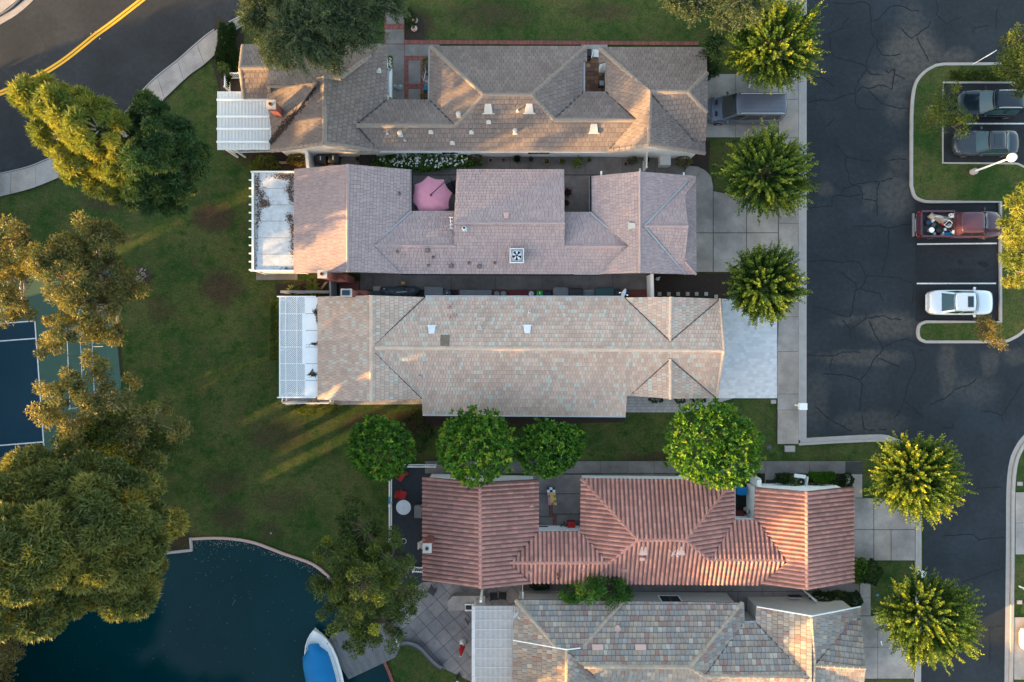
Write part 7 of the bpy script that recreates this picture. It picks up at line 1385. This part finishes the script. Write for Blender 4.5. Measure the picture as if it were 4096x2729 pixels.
for x, lb in ((1987, 'left one of two round grey lidded cans beside the dark red seat'), (2014, 'right one of two round grey lidded cans beside the dark red seat'), (2126, 'round pale lidded can touching the green bin')):
    c = P(x, 1176, .7); t = thing('dustbin', lb, 'dustbin', (c.x, c.y, .05)); MB().lathe((c.x, c.y, .05), [(.16, 0), (.20, .62)], 16).build('body', M['grey_metal'], t); MB().lathe((c.x, c.y, .67), [(.215, 0), (.215, .04), (.15, .08), (.01, .10)], 16).build('lid', M['mesh_grey' if x < 2100 else 'light_metal'], t); MB().box((c.x, c.y, .79), (.03, .16, .03), .2).build('handle', M['grey_metal'], t)
for i, (x, y, rz, mt, lb) in enumerate(((2352, 1166, .02, 'mesh_grey', 'pale board at the back of the loose boards'), (2352, 1174, .09, 'grey_plastic', 'tilted grey board leaning at the front of the loose boards'))): c = P(x, y, .8); t = MB().box((0, 0, 0), (.85 + .1 * i, .24 + .1 * i, .04)).box((0, -.05, .03), (.8, .03, .02)).build('board', M[mt], None, label=lb, cat='board'); t.location = (c.x, c.y, .8); t.rotation_euler = (.15, 0, rz)
tp = MB(); rt = random.Random(12); rows = []
for i in range(17):
    f = i / 16; x, y = 1527 + f * 152, 1168 + 2 * math.sin(f * 5); w = 16 + 7 * math.sin(f * math.pi) - (8 if f > .9 else 0); rows.append([P(x, y + s * w, 0) + Vector((0, 0, .05 + z * (.75 + .2 * math.sin(f * 9)) + rt.uniform(-.05, .05))) for s, z in ((-1.1, 0), (-.9, .6), (-.4, .95), (0, 1.0), (.4, .9), (.9, .6), (1.05, 0))])
tr_ = thing('covered_kayak', 'long item wrapped in crumpled grey tarpaulin beside the tan house', 'tarpaulin', P(1600, 1168)); tp.grid(rows, 0, False); tp.face(rows[0]); tp.face(rows[-1][::-1]); tp.build('tarpaulin', M['tarp_grey'], tr_)
MB().tube([P(1585, 1170, 1.05), P(1627, 1167, 1.05)], .02, 5).build('pole', M['white_paint'], tr_); MB().box(P(1536, 1160, .85), (.10, .26, .02)).build('label_patch', M['gutter'], tr_)
c = P(1788, 1172, .4); t = thing('wheelbarrow', 'cart with a pale spoked wheel between the garden cabinets', 'cart', (c.x, c.y, .05)); MB().tube([(c.x + math.cos(a) * .24, c.y + math.sin(a) * .2, .45) for a in np.linspace(0, 6.283, 18)], .035, 6, cap=False).build('tyre', M['mesh_grey'], t); sp = MB()
for k in range(3): a = k * 1.05 + .3; sp.box((c.x, c.y, .45), (.46, .02, .02), a)
sp.build('spokes', M['white_paint'], t); MB().box((c.x + .12, c.y, .22), (.5, .4, .3)).build('tray', M['black'], t)
o = MB().box((0, 0, .15), (.24, .2, .3)).box((0, .02, .33), (.30, .10, .06)).build('watering_can', M['yellow_cloth'], None, label='small yellow object on the concrete above the grey tarpaulin', cat='watering can'); o.location = P(1615, 1134) + Vector((0, 0, .05))
# gates and walls
def wallbox(name, label, x0, y0, x1, y1, w, h, mat, cat='wall', cap=None):
    a, b = P(x0, y0), P(x1, y1); m = (a + b) / 2; t = thing(name, label, cat, m); rz = math.atan2(b.y - a.y, b.x - a.x); MB().box((m.x, m.y, h / 2), ((b - a).length, w, h), rz).build('wall_body', M[mat], t)
    MB().box((m.x, m.y, h + .025), ((b - a).length + .06, w + .06, .05), rz).build('cap', M[cap or mat], t); return t
wallbox('garden_wall', 'white gate wall left of the two dark wheelie bins', 1250, 612, 1256, 690, .16, 1.6, 'white_wall'); wallbox('garden_wall', 'pale stub wall between the concrete side yard and the dark lawn', 2590, 1105, 2592, 1195, .18, 1.6, 'white_wall')
wallbox('garden_gate', 'grey blue gate panel standing left of the navy topped chimney', 1344, 1125, 1346, 1196, .08, 1.7, 'mesh_grey', 'gate'); wallbox('garden_wall', 'low stone wall below the curved white gate', 3232, 2405, 3262, 2440, .22, 1.3, 'stone_a')
wallbox('court_wall', 'low tan wall seen under the golden trees above the court', 20, 1088, 145, 1077, .25, 2.2, 'cream_wall')
wallbox('side_wall', 'grey top of the low wall behind the small palms', 1145, 1172, 1345, 1172, .12, 1.2, 'mesh_grey')
wallbox('side_wall', 'thin white wall between the stone patio and the lower side yard', 2090, 2335, 2090, 2405, .06, 1.8, 'white_wall')
def fence(name, label, pts, h, mat='white_paint', sp=.13, cat='fence', rails=(0.12, .95), bar=.03, post_every=2.0):
    t = thing(name, label, cat, P(*pts[0])); W_ = [P(*p) for p in pts]
    for i in range(len(W_) - 1):
        a, b = W_[i], W_[i + 1]; L = (b - a).length; d = (b - a) / L; rz = math.atan2(d.y, d.x)
        for r in rails: MB().box((a + b) / 2 + Vector((0, 0, h * r)), (L, .07, .06), rz).build('rail', M[mat], t)
        n = max(2, int(L / sp)); me = None
        for k in range(n):
            p = a + d * L * (k + .5) / n
            if me is None: me = MB().box((0, 0, h * .5), (bar, bar, h * .86), rz).mesh('picket', M[mat])
            o = bpy.data.objects.new('picket', me); COL.objects.link(o); o.parent = t; o.location = p - BASE[t]
        m = max(1, int(L / post_every))
        for k in range(m + 1): p = a + d * L * k / m; MB().box(p + Vector((0, 0, h * .52)), (.11, .11, h * 1.04), rz).build('post', M[mat], t)
    return t
fence('railing', 'white railing along the left side of the navy patio', [(1567, 1870), (1567, 2150)], 1.1); fence('railing', 'short white railing above the navy patio behind the round tree', [(1600, 1858), (1745, 1858)], 1.1)
fence('railing', 'white railing round the grey patio below the lattice cover', [(1150, 1575), (1147, 1608), (1335, 1608), (1338, 1585)], 1.15); fence('railing', 'white railing below the slatted pergola at the top left', [(935, 596), (940, 612), (1150, 608)], 1.15)
fence('railing', 'white railing below the white patio roof with leaf litter', [(1065, 1085), (1066, 1096), (1232, 1094)], 1.15); fence('railing', 'short white railing at the lower left corner of the red roof', [(1660, 2268), (1700, 2270)], 1.1)
fence('railing', 'small white fence in front of the tiny tree left of the pergola', [(922, 368), (922, 315), (975, 315)], 1.1); fence('lattice_gate', 'white lattice gate across the side yard of the mauve house', [(2572, 618), (2570, 692)], 1.7, sp=.09, cat='gate')
fence('garden_gate', 'curved white gate beside the low stone wall near the red roof', [(3212, 2360), (3230, 2375), (3240, 2400)], 1.6, sp=.10, cat='gate'); fence('railing', 'grey stair railing between the dock and the stone patio', [(1580, 2510), (1598, 2565)], .8, 'gutter', sp=.09); fence('railing', 'low white rail in the middle of the golden lit bed', [(1128, 655), (1235, 652)], .5, 'pale_wood', sp=.4)
ct = thing('court_fence', 'tall wire fence of the tennis court beside the green apron', 'fence', P(365, 1250))
for a, b in (((364, 1220), (374, 1420)), ((374, 1420), (382, 1620))):
    for z in (.1, 1.5, 3.0): MB().tube([P(*a) + Vector((0, 0, z)), P(*b) + Vector((0, 0, z))], .022, 5).build('rail', M['light_metal'], ct)
    for k in range(3): p = P(*a).lerp(P(*b), k / 2); MB().tube([p, p + Vector((0, 0, 3.1))], .035, 6).build('post', M['light_metal'], ct)
MB().tube([P(374, 1387, 3), P(412, 1386, 3)], .02, 5).build('brace', M['light_metal'], ct)
tl = thing('trellis', 'white wooden trellis leaning between palm and gate panel', 'trellis', P(1300, 1150)); a, b = P(1282, 1160, .2), P(1306, 1128, 1.5)
for s in (-.07, .07): MB().tube([a + Vector((s, 0, 0)), b + Vector((s, 0, 0))], .016, 4).build('rail', M['pale_wood'], tl)
for k in range(7): p = a.lerp(b, (k + .5) / 7); MB().box(p, (.26, .03, .03), .4).build('rung', M['pale_wood'], tl)
# air conditioner, lattice box, hatch, doors
def condenser(px, py, label, lat=False, rz=0.0):
    c = P(px, py, .8); t = thing('air_conditioner', label, 'air conditioner', (c.x, c.y, .02), rz); MB().box((0, 0, .4), (.78, .74, .8)).build('housing', M['gutter' if lat else 'grey_metal'], t, local=True)
    if lat:
        for k in range(9):
            for s in (-1, 1): MB().box((-.36 + k * .09, 0, .82 + s * .005), (.025, .7, .01), 0).build('slat', M['white_paint'], t, local=True) if s > 0 else MB().box((0, -.32 + k * .08, .812), (.74, .025, .01)).build('slat', M['white_paint'], t, local=True)
    else: MB().lathe((0, 0, .8), [(.32, 0), (.34, .03), (.30, .03), (.29, .005)], 22, 0, True, False, False).lathe((0, 0, .806), [(.001, 0), (.29, .001)], 22, 1, False, False, False).lathe((0, 0, .815), [(.07, 0), (.0, .03)], 10, 2).build('fan_grille', [M['grey_metal'], M['black'], M['light_metal']], t, local=True)
    return t
condenser(2662, 641, 'white lattice box over an air conditioner against the white wall', True); condenser(3203, 1928, 'air conditioner with a round fan in front of the red roof')
t = thing('lean_to', 'white angled shelter panel over the air conditioner by the clipped bush', 'panel', P(3205, 1915)); MB().box(P(3200, 1905, 1.0), (.85, .26, .04), -.12).build('panel', M['white_paint'], t); MB().box(P(3222, 1925, .8), (.05, .75, .7), -.15).build('panel', M['white_paint'], t)
t = thing('hatch', 'dark floor hatch with a grey frame at the wall of the red roofed house', 'hatch', P(3083, 1930)); MB().box(P(3083, 1915, .05), (.9, 1.1, .08)).build('frame', M['concrete_dark'], t); MB().box(P(3083, 1931, .11), (.72, .42, .04)).build('mat', M['black'], t)
o = MB().box((0, 0, .02), (.74, .46, .03)).build('door_mat', M['black'], None, label='black door mat in the passage above the slate roof', cat='door mat'); o.location = P(3116, 2400) + Vector((0, 0, .05))
t = thing('bench', 'pale bench with its back to the red roof beside the stone wall', 'bench', P(3180, 2395)); MB().box(P(3182, 2400, .45), (.95, .38, .06)).build('seat', M['gutter'], t); MB().box(P(3180, 2385, .75), (.95, .06, .4)).build('backrest', M['dark_metal'], t)
for s in (-1, 1): MB().box(P(3182 + s * 22, 2400, .22), (.06, .34, .42)).build('leg', M['gutter'], t)
t = thing('meter_box', 'white meter cupboard at the corner of the small dark court', 'cupboard', P(3020, 1930)); MB().box(P(3022, 1925, .8), (.32, .5, 1.6)).build('cabinet', M['white_paint'], t); MB().box(P(3022, 1908, .8), (.3, .04, 1.4)).build('door', M['gutter'], t)
# patio furniture
t = thing('round_table', 'round white table on the navy patio', 'table', P(1614, 2030)); c = P(1614, 2030, .74); MB().lathe((c.x, c.y, .72), [(.54, 0), (.555, .02), (.54, .04)], 40).build('table_top', M['light_metal'], t); MB().tube([(c.x, c.y, .05), (c.x, c.y, .72)], .05, 8).build('pedestal', M['white_paint'], t); MB().lathe((c.x, c.y, .76), [(.03, 0), (.03, .01)], 10).build('hole_cap', M['dark_metal'], t)
def chair(px, py, label, mat, rz=0.0, cat='chair', rec=.2):
    c = P(px, py, .4); t = thing('chair', label, cat, (c.x, c.y, .05), rz); MB().box((0, 0, .42), (.52, .52, .07)).build('seat', M[mat], t, local=True); mb = MB(); mb.face([(-.26, .24, .45), (.26, .24, .45), (.26, .24 + rec, .92), (-.26, .24 + rec, .92)]); mb.face([(-.26, .28, .45), (-.26, .28 + rec, .92), (.26, .28 + rec, .92), (.26, .28, .45)]); mb.face([(-.26, .24 + rec, .92), (.26, .24 + rec, .92), (.26, .28 + rec, .92), (-.26, .28 + rec, .92)]); mb.build('backrest', M[mat], t, local=True)
    for sx in (-1, 1):
        MB().box((sx * .27, 0, .62), (.05, .5, .04)).build('armrest', M[mat], t, local=True)
        for sy in (-1, 1): MB().box((sx * .23, sy * .22, .2), (.04, .04, .4)).build('leg', M[mat], t, local=True)
chair(1610, 1978, 'red chair just above the round white table', 'red_paint', 1.3); chair(1604, 1904, 'red chair under the edge of the leftmost round tree', 'red_paint', .9); o = MB().lathe((0, 0, 0), [(.02, 0), (.12, .05), (.17, .17), (.12, .29), (.02, .34)], 16).build('ball', M['red_paint'], None, label='red ball beside the upper red chair on the navy patio', cat='ball'); o.location = P(1627, 1892) + Vector((0, 0, .05))
t = crate('patio_box', 1672, 2047, 28, 46, .5, 'grey_plastic', 'flat grey deck box between round table and red roof', 'deck box'); o = MB().box((0, 0, 0), (.04, .5, .3)).box((0, 0, .16), (.1, .52, .04)).build('towel', M['cyan_plastic'], None, label='cyan towel hanging on the white railing of the navy patio', cat='towel'); o.location = P(1567, 1988) + Vector((0, 0, .95))
for x, y, lb in ((1615, 2165, 'coiled pale hose ring on the dark end of the navy patio'), (1684, 2364, 'white hoop lying beside the dark tree at the stone patio'), (1672, 2376, 'smaller brown hoop next to the white hoop')): c = P(x, y, .1); o = MB().tube([(math.cos(a) * .19, math.sin(a) * .19, 0) for a in np.linspace(0, 6.283, 20)], .022, 6, cap=False).build('hoop', M['gutter' if x != 1672 else 'pale_wood'], None, label=lb, cat='hoop'); o.location = (c.x, c.y, .1)
chair(1728, 2362, 'dark folding chair at the top of the stone patio', 'dark_plastic', -.6); chair(1976, 2385, 'left dark chair in the shade under the red eave', 'black', .1); chair(2010, 2383, 'right dark chair in the shade under the red eave', 'black', -.1); chair(1700, 2176, 'white chair frame pushed against the red roofed wall', 'gutter', 1.57)
t = thing('outdoor_kitchen', 'grey L shaped outdoor kitchen counter above the slatted pergola', 'counter', P(1870, 2410)); MB().prism([P(*p, .9) for p in ((1792, 2408), (1812, 2388), (1938, 2386), (1938, 2425), (1870, 2438), (1795, 2440))], .04, .86).build('cabinet', M['stone_b'], t); MB().prism([P(*p, .9) for p in ((1790, 2407), (1811, 2385), (1940, 2384), (1940, 2427), (1870, 2441), (1793, 2443))], .862, .92).build('counter_top', M['concrete'], t)
t = thing('barbecue', 'cream barbecue box with a dark open top beside the counter', 'barbecue', P(1878, 2430)); c = P(1878, 2430, 1.0); MB().box((c.x, c.y, .5), (.68, .5, 1.0)).build('cabinet', M['vent_cream'], t); MB().box((c.x, c.y + .02, 1.03), (.54, .3, .05)).build('grill', M['black'], t)
for s in (-1, 1): MB().box((c.x, c.y + s * .22, 1.03), (.68, .06, .08)).build('rim', M['white_paint'], t)
t = thing('closed_umbrella', 'closed red umbrella tilting from a round grey base', 'umbrella', P(1852, 2568)); c = P(1852, 2568, .1); MB().lathe((c.x, c.y, .05), [(.3, 0), (.3, .07), (.1, .12)], 24).build('base', M['grey_metal'], t); MB().tube([(c.x, c.y, .1), (c.x, c.y, 2.5)], .025, 8).build('pole', M['white_paint'], t)
rows = [[(c.x + math.cos(a) * r * (1 + .25 * math.sin(4 * a)), c.y + math.sin(a) * r * (1 + .25 * math.sin(4 * a)), z) for a in [2 * math.pi * k / 24 for k in range(24)]] for r, z in ((.22, 1.1), (.20, 1.2), (.12, 1.9), (.05, 2.4), (.02, 2.5))]; mb = MB().grid(rows, 0, True, True); mb.face(rows[0][::-1]); mb.build('folded_canopy', M['red_paint'], t)
t = thing('garden_lamp', 'white globe lamp on a thin stem at the patio edge', 'garden lamp', P(1836, 2690)); c = P(1836, 2690); MB().tube([c, c + Vector((0, 0, 1.5))], .02, 6).build('stem', M['dark_metal'], t); MB().lathe((c.x, c.y, 1.62), [(math.sin(a) * .15, -math.cos(a) * .15) for a in np.linspace(.1, 3.05, 9)], 14).build('globe', M['gutter'], t)
t = thing('chair', 'grey chair half under the slatted pergola', 'chair', P(1878, 2505)); MB().box(P(1878, 2500, .45), (.45, .5, .06), .5).build('seat', M['grey_plastic'], t); MB().box(P(1866, 2488, .7), (.06, .5, .5), .5).build('backrest', M['grey_plastic'], t)
# red house court: cloth on a seat, bench, red crate, bicycles
ch = thing('sunbed', 'seat draped with a yellow and pink patchwork cloth in the court', 'sunbed', P(2207, 1985)); MB().box(P(2207, 1985, .3), (.55, 1.25, .1), .1).build('frame', M['gutter'], ch)
rq = random.Random(8)
for i in range(3):
    for j in range(7):
        c = P(2207, 1985, .42); x = (i - 1) * .21 + (j - 3) * -.02; y = (j - 3) * .19; MB().box((c.x + x, c.y + y, .40 + rq.uniform(0, .04)), (.20, .18, .03), rq.uniform(-.15, .15)).build('cloth_patch', M[['yellow_cloth', 'pink_cloth', 'yellow_cloth', 'terracotta_light'][rq.randrange(4)] if j < 5 else ['navy', 'light_metal'][(i + j) % 2]], ch)
t = thing('bench', 'dark wooden bench in the lower left corner of the red roof court', 'bench', P(2172, 2115)); MB().box(P(2173, 2115, .45), (.70, .38, .06)).build('seat', M['black'], t); 
for s in (-1, 1): MB().box(P(2173 + s * 16, 2115, .22), (.06, .34, .42)).build('leg', M['black'], t)
crate('red_crate', 2285, 2108, 30, 40, .6, 'dark_red', 'red box against the right corner of the red roof court', 'box', .0, 'red_paint')
t = thing('plant_stand', 'black metal plant stand left of the red box', 'plant stand', P(2252, 2100)); 
for k, (dx, dy) in enumerate(((0, 0), (12, 4), (-8, 6), (4, -10), (6, 14))): MB().box(P(2252 + dx, 2100 + dy, .4), (.22, .07, .04), k * .9).build('bar', M['black'], t)
for k in range(3): MB().box(P(2252 + k * 6 - 6, 2102, .2), (.03, .03, .4)).build('leg', M['black'], t)
# small dark court
o = MB().box((0, 0, .35), (.7, .5, .7)).grid([[(-.36, -.26, .71), (.0, -.28, .76), (.36, -.26, .71)], [(-.36, .26, .71), (0, .28, .80), (.36, .26, .71)]], 0, True).build('covered_barbecue', M['blue_tarp'], None, label='blue covered object at the top of the small dark court', cat='covered object'); o.location = P(2955, 1957) + Vector((0, 0, .06))
t = thing('round_stand', 'round white drum stand in the lower corner of the small dark court', 'stand', P(2998, 2050)); c = P(2998, 2048, .9); MB().lathe((c.x, c.y, .05), [(.18, 0), (.16, .85), (.19, .87), (.17, .9)], 18).build('drum', M['gutter'], t); MB().lathe((c.x, c.y, .95), [(.13, 0), (.12, .02)], 16).build('plate', M['mesh_grey'], t)
crate('deck_box', 2960, 2060, 30, 30, .5, 'dark_red', 'dark red box in the shade of the small dark court', 'box')
# first court
t = thing('garden_chair', 'bright blue folding chair in the court of the brown tiled house', 'chair', P(1708, 358)); c = P(1708, 358, .4); MB().box((c.x, c.y, .42), (.5, .5, .05)).build('seat', M['navy'], t)
for k in range(4): MB().box((c.x - .16 + k * .1, c.y + .1, .62), (.05, .42, .03), -.2).build('strap', M['cyan_plastic'], t)
wallbox('planter_wall', 'narrow white planter edge along the left of the first court', 1566, 240, 1567, 398, .12, .5, 'white_paint', 'wall')
t = thing('clothes_rack', 'white metal frame against the right side of the first court', 'rack', P(1705, 300)); MB().tube([P(1702, 285, 1.0), P(1695, 324, 1.0), P(1715, 326, 1.0)], .02, 5).build('frame', M['white_paint'], t)
for q in ((1702, 285), (1695, 324)): MB().tube([P(*q), P(*q) + Vector((0, 0, 1.0))], .02, 5).build('leg', M['white_paint'], t)
for x, y, s, lb, mt in ((1582, 348, .16, 'small pale stone on the path of the first court', 'mesh_grey'), (1601, 353, .24, 'larger pale stone right of the small one in the first court', 'mesh_grey'), (1662, 86, .24, 'tan boulder in the bed at the top of the photo', 'pale_wood'), (1657, 117, .26, 'pinkish garden statue base below the tan boulder', 'vent_pink')):
    r_ = random.Random(x); o = MB(); o.lathe((0, 0, 0), [(s * .8, 0), (s, s * .35), (s * .7, s * .75), (.02, s * .9)], 9, 0, False); o.v = [(a * r_.uniform(.82, 1.15), b * r_.uniform(.82, 1.15), c_ * r_.uniform(.9, 1.1)) for a, b, c_ in o.v]; o = o.build('rock', M[mt], None, label=lb, cat='rock'); o.location = P(x, y) + Vector((0, 0, .05))
crate('garden_heater', 2406, 334, 16, 18, .5, 'dark_metal', 'small dark box in the lower corner of the terracotta court', 'box', 0, 'grey_metal'); crate('utility_cabinet', 2357, 212, 16, 26, .9, 'dark_metal', 'dark cabinet at the top left of the terracotta court', 'cabinet')
t = thing('gate_panel', 'slanting white gate panel at the top of the terracotta court', 'gate', P(2385, 215)); MB().box(P(2388, 214, 1.0), (.46, .55, .05), -.1).build('panel', M['gutter'], t); MB().box(P(2370, 215, 1.0), (.05, .6, .1), -.25).build('rail', M['white_paint'], t)
o = MB().box((0, 0, 0), (.07, .34, .03)).box((0, .12, .02), (.12, .08, .03)).build('newspaper', M['white_paint'], None, label='white rolled newspaper on the lowest driveway', cat='newspaper'); o.location = P(3522, 2570) + Vector((0, 0, .13)); o.rotation_euler = (0, 0, .3)
o = MB().box((0, 0, 0), (.10, .30, .02)).box((.0, .1, .02), (.06, .1, .02)).build('paper_scrap', M['gutter'], None, label='pale paper scrap on the drive above the grey van', cat='paper'); o.location = P(2996, 347) + Vector((0, 0, .12)); o.rotation_euler = (0, 0, -.3)
o = MB().lathe((0, 0, 0), [(.07, 0), (.075, .02), (.05, .03), (.0, .035)], 14).build('sprinkler_lid', M['mesh_grey'], None, label='tiny pale round lid in the lawn above the pond wall', cat='lid'); o.location = P(1084, 2133)
o = MB().lathe((0, 0, 0), [(.12, 0), (.14, .3), (.08, .35)], 10).box((.1, .1, .3), (.2, .06, .05), .5).build('floodlight', M['light_metal'], None, label='small floodlight beside the wall in the dark lawn strip', cat='lamp'); o.location = P(2628, 1117)
for x, y in ((2405, 694), (2560, 683), (2735, 699)): MB().box(P(x, y, 2.55), (.12, .3, .14)).build('beam_end', M['white_paint'], h2[0])
# ---------------------------------------------------------------- beyond the frame: unseen houses and trees, mostly added to block the low sun
def farhouse(label, x0, y0, x1, y1, e, r):
    a, b = P(x0, y0), P(x1, y1); t = thing('unseen_house', label, 'house', ((a.x + b.x) / 2, (a.y + b.y) / 2, 0)); X0, X1 = sorted((a.x, b.x)); Y0, Y1 = sorted((a.y, b.y)); MB().prism([(X0 + .4, Y0 + .4), (X1 - .4, Y0 + .4), (X1 - .4, Y1 - .4), (X0 + .4, Y1 - .4)], 0, e - .05).build('wall', M['cream_wall'], t); m = (X0 + X1) / 2; d = (X1 - X0) / 2
    rf_ = MB(); A, B, C_, D_ = (X0, Y0, e), (X1, Y0, e), (X1, Y1, e), (X0, Y1, e); ym = (Y0 + Y1) / 2; q = (Y1 - Y0) / 2
    if d < q: R0, R1 = (m, Y0 + d, r), (m, Y1 - d, r); fs = ((A, B, R0), (B, C_, R1, R0), (C_, D_, R1), (D_, A, R0, R1), (D_, C_, B, A))
    else: R0, R1 = (X0 + q, ym, r), (X1 - q, ym, r); fs = ((A, B, R1, R0), (B, C_, R1), (C_, D_, R0, R1), (D_, A, R0), (D_, C_, B, A))
    for f in fs: rf_.face(f)
    rf_.build('roof', M['h1_a'], t)
farhouse('unseen house added to shade the lawn across the tennis court, outside the left edge', -720, 1570, -430, 2110, 5.0, 6.3)
farhouse('unseen house added to block low sun across the lake, outside the left edge', -760, 2390, -430, 2720, 5.0, 6.3)
def fartree(px, py, hgt, label, rpx=130):  # unseen trees placed along the sun lines for their shade
    tree_gum([(px, py, hgt * .85, rpx * .8, hgt * .16), (px, py, hgt * .55, rpx * 1.1, hgt * .25), (px, py, hgt * .25, rpx, hgt * .22)], (px, py), label, mat='f_dark', n=70, rc=1.2, per=130, leaf=.55, bark='bark', name='sun_block_tree', twigs=False, group='unseen trees added to block the low sun')
farhouse('unseen house added to shade the patio, outside the bottom edge', -100, 3050, 700, 3400, 5.0, 6.4)
farhouse('next house of the row, outside the bottom edge', 1700, 3010, 3450, 3420, 2.8, 4.6)
for i, (x, y, hh) in enumerate(((-330, 2790, 12), (-300, 2900, 12.5), (-420, 3060, 13.5), (-300, 3160, 13.5), (-560, 2880, 13.5), (-300, 3040, 13), (-520, 3200, 14), (-700, 3000, 14))): fartree(x, y, hh, 'unseen dense tree added for shade beyond the lower left corner, number %s along the lake shore' % ['one', 'two', 'three', 'four', 'five', 'six', 'seven', 'eight', 'nine', 'ten'][i])
for i, (x, y, hh) in enumerate(((-560, 640, 6), (-600, 760, 6.5), (-540, 880, 6), (-620, 1000, 6.5), (-560, 1120, 8), (-480, 1200, 8))): fartree(x, y, hh, 'unseen low tree added for shade beyond the left edge, number %s from the street' % ['one', 'two', 'three', 'four', 'five', 'six'][i], 90)
for i, (x, y, hh) in enumerate(((2150, 2990, 8.5), (1950, 3080, 9), (1130, 3170, 8))): fartree(x, y, hh, 'unseen tree added for shade beyond the bottom edge, %s of the three' % ['rightmost', 'middle', 'leftmost'][i], 75)
for i, (x, y, hh) in enumerate(((-150, 3450, 12.5), (60, 3490, 12.5), (250, 3560, 12.5), (-350, 3380, 12.5))): fartree(x, y, hh, 'unseen tree added for shade on the far lake shore, %s' % ['second from the west', 'third from the west', 'easternmost', 'westernmost of its row'][i])
for i, (x, y, hh) in enumerate(((-400, 1500, 10.5), (-430, 2230, 10.5), (-400, 1990, 11.5))): fartree(x, y, hh, 'unseen tree added for shade west of the tennis court, %s of three' % ['northern', 'southern', 'middle'][i], 55)
